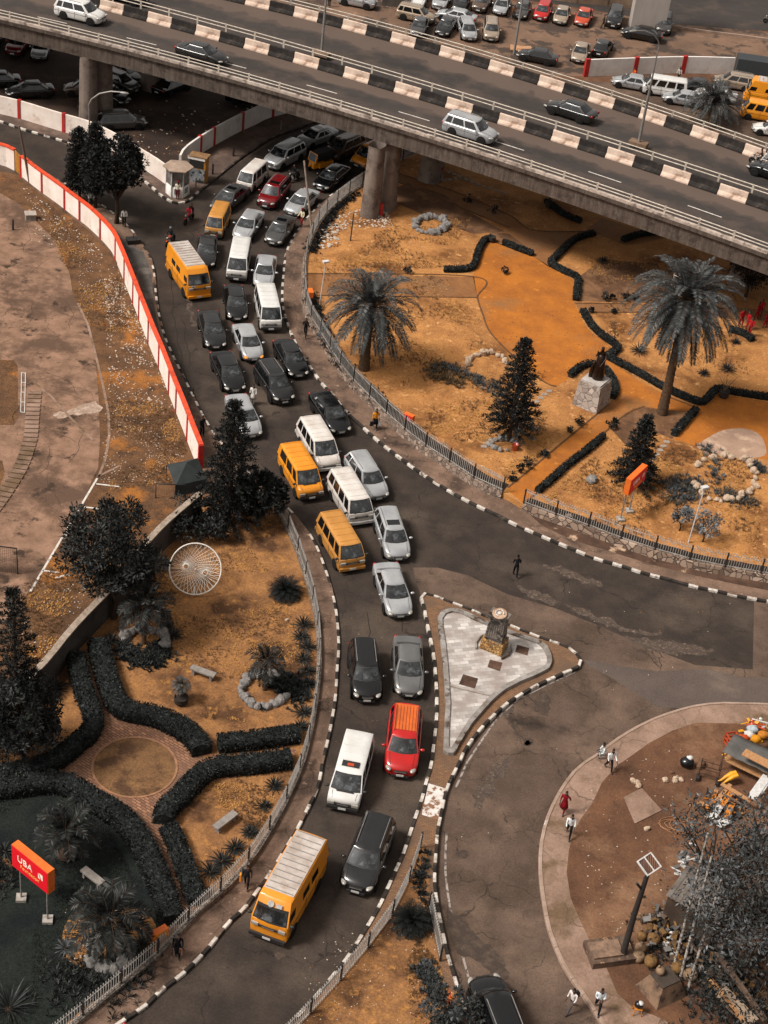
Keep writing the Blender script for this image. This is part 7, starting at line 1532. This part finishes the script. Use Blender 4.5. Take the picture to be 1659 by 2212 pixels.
# billboard stand
r = empty('poster_stand', G(424, 392, Z1), R(-10), 'ochre box stand with a printed poster beside the white kiosk', 'poster stand')
MB().box((.1, .3, 1.2), (1.5, .9, 2.4)).build('cabinet', OCH, r); MB().box((.0, -.19, .65), (1.6, .04, 1.3)).build('poster', mat('poster_print', '#8d9092', '#5d6063', 3, .6, c3='#232527', s3=2.2, t3=(.52, .56)), r); MB().box((0, -.2, 2.3), (1.6, .05, .3)).build('header', WWALL, r); MB().box((0, -.175, 1.75), (1.3, .03, .7)).build('opening', TRIMD, r); MB().box((.1, .3, 2.43), (1.7, 1.1, .07)).build('roof', mat('rust_roof', '#8a6a4a', '#6b4f38', 2, .8), r)
# monument
bm0 = G(1068, 1408, .42); bm0 = G(1066, 1399, .3); r = empty('monument', Vector((bm0.x, bm0.y, .3)), R(-22), 'tapered stone monument with round emblem top on the marble triangle', 'monument'); r.scale = (.84, .84, .72)
MB().box((0, 0, .55), (1.75, 1.3, 1.1), taper=.94).build('stone_base', stonemat('golden_stone', ['#b5854a', '#8f673a', '#c49a5e', '#6e4f30'], '#4a3826', 4.5), r)
mc = mat('monument_stone', '#7d736b', '#5b534d', 2.5, .9, c3='#2f2b28', s3=1.6, t3=(.5, .58), bump=.6, bscale=6)
MB().box((0, 0, 2.2), (1.35, .95, 2.2), taper=.86).build('shaft', mc, r); MB().box((0, 0, 3.5), (1.3, .9, .38), taper=1.12).build('head_block', mc, r)
dd_ = MB(); m_ = MB(); m_.lathe([(.5, 0), (.55, .07), (.5, .14), (.42, .11), (.1, .14)], n=24); Q = Matrix.Translation((0, 0, 3.7)) @ Matrix.Rotation(R(12), 4, 'X'); dd_.add([Q @ Vector(v) for v in m_.v], m_.f, 0, True); dd_.build('emblem_disc', mat('disc_tan', '#b79d86', '#8d6a4e', 3, .7), r)
em = MB(); 
for k in range(5): em.tube([Q @ Vector((.3 * math.cos(t + k), .3 * math.sin(t + k), .19)) for t in (0, .4, .8)], .05, 4)
em.ball(Q @ Vector((0, 0, .18)), (.16, .16, .06)); em.build('emblem_relief', METW, r)
rl = MB()
for k in range(7): rl.box((-.5 + .165 * k, -.44 + .004 * k, 2.2), (.05, .06, 1.5))
rl.box((0, -.48, 1.35), (1.1, .05, .12)); rl.build('carved_relief', mat('relief_dark', '#3b3531', '#57504a', 4, .9), r)
for sx in (-1, 1):
    b_ = MB().sweep([Vector((sx * 1.0, -.9, 0)), Vector((sx * 1.28, -.35, 0)), Vector((sx * 1.28, .35, 0)), Vector((sx * 1.0, .9, 0))], [(-.05, 0), (-.05, .25), (.05, .25), (.05, 0)]).build('curb_arc', MATS['edge_plaster'], r, fixn=True)
# statue and plinth
sb = G(1276, 872, ZG); r = empty('statue_plinth', sb, R(-30), 'tapered marble-clad plinth under the bronze statue', 'plinth')
pm = stonemat('marble_clad', ['#a89a8f', '#8d8076', '#b8aba0', '#776b62'], '#6b6058', 2.2, jw=.03)
MB().box((0, 0, 1.05), (2.1, 2.1, 2.1), taper=.84).build('block', pm, r); MB().box((0, 0, 2.16), (1.6, 1.6, .12)).build('cap_slab', mat('slab_pale', '#b3aba4', '#948b84', 2, .7), r)
BRZ = mat('bronze_dark', '#241a15', '#3a2a21', 4, .35, .7)
so_ = person(0, 0, 0, -110, 'bronze statue of a robed figure with a smaller one beside it on the marble plinth', '#241a15', '#241a15', arms=(((.25, .28, 1.25), (.42, .18, 1.05)), ((.3, -.2, 1.3), (.5, -.1, 1.5))), hair=False, world=Vector((sb.x + .1, sb.y + .1, ZG + 2.22)), h=2.7, skirt=True, stride=.1)
so_.name = 'statue'; so_['category'] = 'statue'
for o in [so_] + list(so_.children):
    for s in o.material_slots: s.link = 'OBJECT'; s.material = BRZ
MB().lathe([(.42, 0), (.5, .3), (.36, 1.2), (.30, 2.0), (.2, 2.05)], n=12).build('robe', BRZ, so_)
MB().tube([(.1, -.55, 0), (.15, -.5, .6), (.2, -.42, 1.1)], [.13, .17, .1], 8).ball((.2, -.42, 1.28), .13).build('small_figure', BRZ, so_)
# red post, bucket, bins and other things
rp = G(823, 466, ZG); tag(MB().box((0, 0, .6), (.28, .28, 1.2)).build('red_post', REDP, None, rp), 'short red and yellow post at the foot of the flyover pier', 'post')
bk = empty('bucket', G(1111, 972, ZG), 0, 'orange bucket beside the middle conifer', 'bucket'); MB().lathe([(.17, 0), (.24, .48), (.27, .5), (.24, .5), (.16, .06)], n=14).build('body', PT['orange'], bk); MB().tube([(-.25, 0, .48), (-.15, 0, .66), (.15, 0, .66), (.25, 0, .48)], .012, 4).build('handle', METG, bk)
st = MB()
for q in ([(1160, 868), (1168, 860), (1176, 852), (1186, 845)], [(1405, 1000), (1412, 990), (1420, 980), (1428, 970), (1435, 962), (1440, 955)], [(905, 362 + 25), (930, 375 + 18), (1000, 385), (1030, 398), (1060, 408), (1085, 416)], [(970, 372), (985, 378), (1000, 384), (1015, 390)], [(1060, 955 - 5), (1045, 965)], [(1218, 1120), (1228, 1114)]):
    pp_ = resample(W(q, ZG), .62)
    for p in pp_: st.box((p.x, p.y, ZG + .02), (.42, .34, .05), rnd.uniform(0, 1))
struct('stepping_stones', st, mat('slab_grey', '#9b8d80', '#7d7065', 3, .9))
# white rags and crates and stall in the corner
WD = mat('plank_tan', '#b5875e', '#8f6745', 3, .85, stretch=(8, 1, 1)); WDO = mat('plank_orange', '#c9791f', '#a86418', 3, .7); TARP = mat('tarp_grey', '#5d5a57', '#4a4745', .8, .8, bump=.5, bscale=2)
stl = empty('market_stall', G(1612, 1668, Z1), R(-28), 'improvised market stall with grey tarpaulin roof and planks at the right edge', 'stall'); stl.scale = (.85, .85, .8)
tp_ = MB(); nx_, ny_ = 8, 6
for i in range(nx_):
    for j in range(ny_):
        tp_.v.append((-1.7 + 3.4 * i / (nx_ - 1), -1.1 + 2.2 * j / (ny_ - 1), 1.95 + .12 * noise.noise(Vector((i * .7, j * .7, 0))) - .12 * abs(j - 2.5) / 2.5)); 
for i in range(nx_ - 1):
    for j in range(ny_ - 1): tp_.f.append([i * ny_ + j, (i + 1) * ny_ + j, (i + 1) * ny_ + j + 1, i * ny_ + j + 1]); tp_.m.append(0); tp_.sm.append(True)
t_ = tp_.build('tarpaulin', TARP, stl); md = t_.modifiers.new('s', 'SOLIDIFY'); md.thickness = .02
for x_, y_ in ((-1.6, -1), (1.6, -1), (-1.6, 1), (1.6, 1)): MB().tube([(x_, y_, 0), (x_, y_, 1.85)], .05, 5).build('post', WOODP, stl)
MB().box((0, -.2, .85), (3.0, 1.2, .07)).build('counter', WD, stl)
def plank(x, y, z, rz, l, w_, M, lab, name='plank', tilt=0):
    o = MB().box((0, 0, 0), (l, w_, .05)).build(name, M, None, G(x, y, z)); o.rotation_euler = (R(tilt), 0, R(rz)); return tag(o, lab, 'plank')
for i, (x, y, z, rz, l, w_, M, lab) in enumerate(((1640, 1700, 1.3, 60, 2.2, .5, METW, 'white board leaning beside the grey tarpaulin'), (1655, 1690, 1.25, 62, 2.0, .35, METW, 'narrower white board next to the wide white one'), (1590, 1712, 1.0, -35, 1.9, .25, WD, 'long tan plank below the tarpaulin'), (1572, 1722, .9, 60, 1.6, .28, WDO, 'orange plank lying crosswise below the tarpaulin'), (1563, 1712, .85, 58, 1.7, .22, WD, 'pale tan plank left of the orange plank'), (1548, 1752, .6, 62, 1.4, .4, METW, 'whitewashed slatted board at the lower left of the stall'), (1575, 1750, .7, 66, 1.3, .3, WDO, 'lowest orange plank under the tree edge'), (1598, 1735, .95, -32, 2.0, .12, WOODP, 'dark beam crossing the planks'), (1638, 1640, 2.25, -30, 1.8, .6, WD, 'pale plywood sheet on top of the tarpaulin'), (1562, 1776, .5, 40, .9, .5, METW, 'white sheet scrap at the edge of the tree'))):
    plank(x, y, z, rz, l, w_, M, lab)
YG = mat('golden_yellow', '#d99a1e', '#c08418', 3, .5)
cr_ = empty('crate', G(1578, 1580 + 28, Z1), R(20), 'small orange crate standing left of the market stall', 'crate'); fr = MB(); s_ = .3
for x_ in (-s_, s_):
    for y_ in (-s_, s_): fr.box((x_, y_, .35), (.06, .06, .7))
for z_ in (.05, .35, .66):
    for a_ in (-s_, s_): fr.box((0, a_, z_), (.66, .04, .1)).box((a_, 0, z_), (.04, .66, .1))
fr.build('slats', PT['orange'], cr_)
for i, (x, y, a0, lab) in enumerate(((1590, 1622, 210, 'yellow mannequin-like leg bundle nearest the orange crate'), (1600, 1632, 200, 'second yellow leg-shaped bundle beside the tarpaulin edge'), (1586, 1682, 200, 'yellow leg-shaped bundle at the lower corner of the tarpaulin'))):
    o = MB().tube([(0, 0, .5), (.3, 0, .42), (.65, .05, .3), (.9, .08, .12), (1.05, .05, .05)], [.13, .15, .10, .06, .03], 8).tube([(0, .22, .5), (.3, .24, .42), (.6, .28, .28), (.85, .3, .1)], [.12, .13, .09, .03], 8).build('mannequin_legs', YG, None, G(x, y, Z1 + .2)); o.rotation_euler = (0, 0, R(a0)); tag(o, lab, 'mannequin part')
for i, (x, y, z, c, lab) in enumerate(((1605, 1598, .9, '#b5461c', 'rusty red bundle on the stall top'), (1618, 1590, 1.0, '#c9c5c0', 'white cloth bundle on the stall top'), (1632, 1598, 1.0, '#cf8a1e', 'yellow basket on the stall top'), (1625, 1578, .8, '#aab4b8', 'pale patterned sheet at the top of the stall'), (1648, 1590, 1.1, '#b8742a', 'tan basket at the right edge of the stall'))):
    rg = random.Random(i); tag(MB().ball((0, 0, .1), (.34, .28, .24), 9, 6, jit=.2, rg=rg).build('bundle', mat('bundle%d' % i, c, tuple(v * .6 for v in lin(c)), 5, .8), None, G(x, y, Z1 + z)), lab, 'bundle')
hb = empty('metal_frame_chair', G(1527, 1688, Z1), R(-12), 'dark empty metal frame standing on the dirt left of the stall', 'frame'); fm = MB()
for sx in (-.55, .55): fm.tube([(sx, 0, 0), (sx, .15, .7), (sx, .55, 1.15)], .03, 5)
for t in (.35, .7, .9, 1.15): fm.tube([(-.55, .15 if t < .8 else .55 * (t - .6), t), (.55, .15 if t < .8 else .55 * (t - .6), t)], .022, 5)
fm.build('frame', mat('rust_dark', '#3f2d24', '#2c201a', 4, .8), hb)
for sx in (-.55, .55): MB().box((sx, 0, .12), (.16, .5, .28)).build('foot', METD, hb)
bg_ = MB().ball((0, 0, .3), (.42, .36, .34), 14, 10, jit=.06).ball((.1, .05, .62), (.2, .16, .14), 9, 6, jit=.2, mi=1); tag(bg_.build('rubbish_bag', [mat('bag_black', '#0d0f12', None, rough=.2), METW], None, G(1482, 1655, Z1)), 'glossy black rubbish bag topped with white scraps on the dirt', 'rubbish bag')
hs_ = MB(); rg = random.Random(9)
for k in range(5):
    a0 = rg.uniform(0, 6); rx_, ry_ = rg.uniform(.5, 1.1), rg.uniform(.35, .7); hs_.tube([(rx_ * math.cos(a0 + t) + rg.uniform(-.05, .05) + .2 * k, ry_ * math.sin(a0 + t), .03 + .02 * k) for t in [i * .3 for i in range(22)]], .018, 4)
tag(hs_.build('hose', mat('hose_tan', '#a8764e', '#8f6442', 5, .6), None, G(1452, 1783, Z1)), 'loosely coiled tan hose lying on the dirt beside the tree', 'hose')
pb = empty('concrete_block', G(1428, 2140, Z1), R(35), 'tapered brown concrete block with a tied bag on top near the bottom right', 'block'); bc = mat('block_brown', '#7d6450', '#57463a', 1.5, .9, c3='#3d3029', s3=1.3, bump=.4, bscale=5)
MB().box((0, 0, .5), (1.9, 1.7, 1.0), taper=.6).build('body', bc, pb); MB().box((0, 0, 1.04), (1.1, 1.0, .08)).build('top', mat('block_top', '#4b413a', '#3a322c', 2, .9), pb)
SK_ = mat('sack_tan', '#8b725a', '#5f4b3a', 4, .9, bump=.4, bscale=12)
def sack(x, y, z, r_, lab, M=SK_, h=.6):
    r_ *= .82; h *= .82; o = empty('sack', G(x, y, z), rnd.uniform(0, 6), lab, 'sack'); MB().lathe([(r_ * .8, 0), (r_, h * .3), (r_ * .98, h * .75), (r_ * .6, h * .95), (r_ * .18, h), (r_ * .1, h * 1.06)], n=12).build('body', M, o); MB().tube([(.05, 0, h), (.12, .05, h + .1)], [.05, .07], 6).build('knot', M, o)
sack(1425, 2068 + 46 - 12, 1.28, .28, 'tied pale bag sitting on the brown concrete block', h=.45)
YS = mat('sack_yellow', '#80603a', '#4f3a26', 6, .9)
for x, y, r_, l, M in ((1377, 2072, .42, 'tied sack leftmost beside the solar lamp base', SK_), (1382, 2055, .36, 'tied sack just behind the leftmost one', SK_), (1404, 2083, .42, 'sack with a red patch right of the leftmost sack', YS), (1410, 2035, .42, 'sack heaped under the leaves above the others', YS), (1461, 2097, .4, 'yellow sack at the foot of the first pale pole', YS), (1464, 2082, .36, 'orange basket stacked behind the yellow sack', PT['tan']), (1489, 2112, .46, 'round tan sack between the pale poles', SK_), (1385, 2028, .3, 'golden bundle under the solar lamp', YS)):
    sack(x, y, Z1, r_, l, M)
for (x, y, xt, yt, hh, lab) in ((1455, 2090, 1529, 1760 + 40, 8.2, 'leftmost of the three long pale poles under the corner tree'), (1470, 2110, 1537, 1850, 6.8, 'middle of the three long pale poles under the corner tree'), (1485, 2140, 1560, 1895, 6.6, 'rightmost of the three long pale poles under the corner tree')):
    plainpole('pale_pole', x, y, Z1, xt, yt, .08, mat('birch_pole', '#a19a92', '#5a534d', 5, .9, lo=.45, hi=.55), lab, 'pole', hh)
sh = empty('shack_roof', G(1500, 1985, Z1), R(-30), 'rusty corrugated shack with clutter half hidden under the corner tree', 'shack'); cg = MB()
for k in range(22): cg.box((-1.4 + .13 * k, 0, 1.9 + (.03 if k % 2 else 0)), (.13, 2.6, .04))
cg.build('corrugated_roof', mat('corrugated_grey', '#77706a', '#5a4e45', 1.5, .7), sh); MB().box((0, 0, .92), (2.7, 2.4, 1.84)).build('wall', mat('shack_wall', '#4f4036', '#3b3028', 1.5, .9), sh)
for i, (x, y, rz, l, w_, M, lab) in enumerate(((1600, 2130, -62, 4.2, .3, MATS['broken_base'], 'long dusty board leaning in the corner undergrowth'), (1570, 2160, -58, 2.6, .22, WD, 'shorter bleached board in the corner undergrowth'), (1590, 2175, -50, 2.2, .8, mat('bleached_sheet', '#a8937f', '#7f6c5b', 1.3, .9), 'bleached broken sheet in the bottom right corner'))):
    plank(x, y, 2.2, rz, l, w_, M, lab, tilt=10)
so2 = empty('wooden_stool', G(1375, 2188, Z1), 0, 'small orange-brown stool holding a black and white bag near the bottom edge', 'stool'); MB().box((0, 0, .45), (.38, .38, .05)).build('seat', WDO, so2)
for x_ in (-.16, .16):
    for y_ in (-.16, .16): MB().tube([(x_, y_, .43), (x_ * 1.3, y_ * 1.3, 0)], .025, 5).build('leg', WDO, so2)
tag(MB().ball((0, 0, .15), (.24, .2, .2), 10, 7, mi=0).ball((.06, 0, .27), (.16, .15, .1), 8, 5, mi=1).build('bag', [mat('bag_black2', '#101215', None, rough=.3), METW], None, G(1375, 2188, Z1) + Vector((0, 0, .48))), 'black and white bag on the little stool', 'bag')
b_ = G(66, 473, 0); r = empty('inspection_box', b_, R(20), 'pale concrete box standing in the yard dirt', 'concrete box'); MB().box((0, 0, .25), (.9, .8, .5), taper=.85).build('body', mat('box_grey', '#8b8179', '#6b625b', 3, .9), r); MB().box((0, 0, .53), (.95, .85, .07)).build('lid', mat('lid_pale', '#a89c92', '#8d8279', 3, .9), r)
b_ = G(287, 524, Z1); r = empty('wooden_crate', b_, R(25), 'dark broken crate on the pavement near the orange-capped wall', 'crate'); MB().box((0, 0, .2), (1.0, .7, .38), taper=1.1).build('body', METD, r); MB().tube([(0, 0, .3), (.1, .1, .8)], .03, 5).build('stick', METD, r)
# tent and frame near the wall end
tn = empty('cloth_shelter', G(402, 1048, 0), R(30), 'small dark slate cloth shelter near the end of the orange-capped wall', 'shelter'); dk = mat('slate_cloth', '#353a3a', '#2a2e2e', 1.2, .8, bump=.3, bscale=3)
MB().add([(-1.1, -.9, .8), (1.1, -.9, .9), (1.1, .9, 1.4), (-1.1, .9, 1.3), (0, 0, 1.9), (-1.2, -1.0, 0.05), (1.2, -1.0, .05)], [(0, 1, 4), (1, 2, 4), (2, 3, 4), (3, 0, 4), (5, 6, 1, 0)]).build('cloth', dk, tn)
for x_, y_ in ((-1.1, -.9), (1.1, -.9), (1.1, .9), (-1.1, .9)): MB().tube([(x_, y_, 0), (x_, y_, .9 if y_ < 0 else 1.3)], .03, 4).build('pole', METD, tn)
def framegate(pts, z1, lab, name='wire_enclosure', net=None):
    r = empty(name, (0, 0, 0), 0, lab, 'frame'); a, b_ = W(pts, 0); mb = MB().tube([a, a + Vector((0, 0, z1)), b_ + Vector((0, 0, z1)), b_], .05, 5); mb.build('frame', METD, r)
    if net: 
        g = MB(); n = 22
        for k in range(n + 1): g.tube([a.lerp(b_, k / n), a.lerp(b_, k / n) + Vector((0, 0, z1))], .008, 3, cap=False)
        for k in range(1, 16): g.tube([a + Vector((0, 0, z1 * k / 16)), b_ + Vector((0, 0, z1 * k / 16))], .008, 3, cap=False)
        g.build('net', METD, r)
framegate([(-60, 1228), (38, 1240)], 2.0, 'dark goal-like frame with net at the left edge of the yard', 'goal_frame', True); framegate([(336, 1076), (400, 1080)], 1.2, 'thin dark metal frame beside the slate cloth shelter')
r = empty('ladder_frame', G(49, 892, .02), 0, 'narrow pale ladder-like frame lying beside the yard grass patch', 'ladder'); a, b_ = G(47, 805, .05) - G(49, 892, .02), G(45, 890, .05) - G(49, 892, .02)
lm = MB(); ox = Vector((.28, 0, 0)); lm.tube([a, b_], .035, 4).tube([a + ox, b_ + ox], .035, 4)
for k in range(5): lm.tube([a.lerp(b_, k / 4), a.lerp(b_, k / 4) + ox], .03, 4)
lm.build('rails', METW, r)
# table with tray under the flyover, dark pots
r = empty('trough', G(1210, 432, ZG), R(-10), 'dark table and vessels standing under the flyover edge', 'table'); MB().box((0, 0, .75), (2.2, .9, .08)).build('top', METD, r)
for x_ in (-.9, .9): MB().box((x_, 0, .35), (.1, .7, .7)).build('leg', METD, r)
pot(1185, 447, ZG, .35, .55, 'dark vessel left of the table under the flyover'); pot(1228, 428, ZG + .8, .25, .2, 'pale basin on the table under the flyover', METW)
sg = G(1125, 108, .02); tag(MB().box((0, 0, .15), (2.4, 1.5, .12)).box((.3, .2, .24), (1.8, .9, .08), .3).build('cardboard_sheets', mat('card_tan', '#b58a68', '#9a7356', 2, .9), None, sg), 'tan sheets lying on the ground by the lamp pole beyond the flyover', 'sheets')
b_ = G(850, 8, .02); tag(MB().box((0, 0, .9), (2.6, 2.0, 1.8), taper=.98).box((0, 0, 1.84), (2.8, 2.2, .08)).build('grey_tank', mat('tank_grey', '#5a524c', '#48413c', 1.5, .85), None, b_), 'square grey-brown tank at the top edge of the far lot', 'tank')
# lettering along the side of the high-roof yellow van, marks on the screens
for o in list(bpy.data.objects):
    if o.get('label', '').startswith('yellow high-roof van'):
        MB().box((2.77, -.55, 1.36), (.01, .3, .2)).build('sticker', METW, o); MB().ball((2.78, -.55, 1.36), (.02, .08, .08), 10, 6).build('sticker_emblem', METG, o)
    if o.get('label', '').startswith('large yellow van'):
        Q = Matrix.Translation((2.29, .0, 2.38)) @ Matrix.Rotation(R(62), 4, 'Y')
        m_ = MB(); m_.lathe([(.17, 0), (.17, .02), (.01, .02)], n=18); MB().add([Q @ Matrix.Translation((0, -.12, 0)) @ Vector(v) for v in m_.v], m_.f).build('round_sticker', mat('sticker_pale', '#b5b3b0', '#8f8c88', 9, .6), o)
        MB().box((0, .32, .01), (.2, .3, .02), M=Q).build('square_sticker', MATS['sticker_pale'], o)
    if o.get('label', '').startswith(('plain yellow van', 'white van with roof hatch')):
        MB().box((1.86, 0, 1.17), (.07, .95, .012)).build('vent_slot', TRIMD, o)
pc = empty('pale_column', G(1441, 702, ZG), 0, 'pale slender tapered column seen behind the tallest palm', 'column')
MB().box((0, 0, 2.3), (1.0, .8, 4.6), taper=.75).build('shaft', mat('column_pale', '#a89a90', '#877a70', 1.5, .85), pc)
MB().box((0, 0, .15), (1.6, 1.4, .3)).build('base', MATS['column_pale'], pc)

def heap(x, y, rx, ry, n, lab, seed, cols, h=.5):
    """a mixed pile of boards, boxes and scraps nobody could count"""
    rg = random.Random(seed); c = G(x, y, Z1); mb = MB()
    for _ in range(n):
        a, k = rg.uniform(0, 6.28), rg.random() ** .5; p = c + Vector((rx * k * math.cos(a), ry * k * math.sin(a), rg.uniform(.03, h)))
        Q = Matrix.Translation(p) @ Matrix.Rotation(rg.uniform(0, 6.28), 4, 'Z') @ Matrix.Rotation(rg.uniform(-.5, .5), 4, 'X'); t = rg.random(); mi = rg.randrange(len(cols))
        if t < .45: mb.box((0, 0, 0), (rg.uniform(.3, 1.0), rg.uniform(.05, .16), .03), M=Q, mi=mi)
        elif t < .75: mb.box((0, 0, 0), (rg.uniform(.15, .4), rg.uniform(.12, .3), rg.uniform(.05, .25)), M=Q, mi=mi)
        else: mb.ball(p, (rg.uniform(.06, .16), rg.uniform(.06, .14), rg.uniform(.05, .12)), 7, 5, jit=.2, rg=rg, mi=mi)
    o = mb.build('scrap_pile', cols); o['kind'] = 'stuff'; o['label'] = lab
SC = [WOODP, TRIMD, MATS['shack_wall'], METG, YS, TARP, METW]
heap(1440, 2000, 1.3, 1.0, 90, 'dark scrap and boards stacked left of the corner shack', 1, SC[:6]); heap(1425, 2030, .9, .6, 40, 'scraps and white rags behind the sacks', 2, SC)
heap(1500, 2075, 1.6, .9, 80, 'cluttered scrap under the pale poles', 3, SC[:5]); heap(1560, 1745, 1.3, 1.0, 60, 'boards and bright scraps below the market stall', 4, [WD, WDO, METW, TRIMD], .4)
heap(1640, 1590, 1.2, .5, 50, 'bright odds and ends heaped at the top of the stall', 5, [YG, METW, WD, PT['orange'], TRIMD], 1.1); heap(1600, 2150, 2.0, 1.4, 80, 'broken boards in the bottom right undergrowth', 6, SC[:5], .6)
heap(1478, 1905, .6, .9, 40, 'white and grey scraps on the shack edge', 7, [METW, METG, TARP], 2.0); heap(940, 405, 1.0, .6, 30, 'scrap round the second pier under the flyover', 8, [TRIMD, REDP, METG], .6) if False else None
for q in ([(1097, 1053), (1148, 1012), (1209, 961), (1283, 900), (1314, 873)], [(1131, 1087), (1158, 1066), (1199, 1029), (1260, 978), (1307, 934), (1336, 907), (1362, 889), (1392, 878)], [(664, 591), (1024, 598), (1031, 643), (1043, 680), (1057, 715), (1090, 752)], [(668, 638), (1031, 643)], [(1251, 674), (1378, 675)], [(1243, 655), (1385, 657)], [(1090, 752), (1140, 798), (1180, 828), (1202, 835)], [(849, 390), (912, 413), (1005, 453), (1100, 492)], [(856, 374), (962, 407), (1097, 463), (1150, 497), (1262, 500)], [(1437, 855), (1505, 881)]):
    p = smooth(W(q, ZG + .0), .4); struct('path_edging', MB().sweep([Vector((v.x, v.y, ZG - .02)) for v in p], [(-.06, 0), (-.06, .06), (.06, .06), (.06, 0)]), mat('edging_brown', '#6d4c31', '#4f3826', 3, .9), fixn=True)
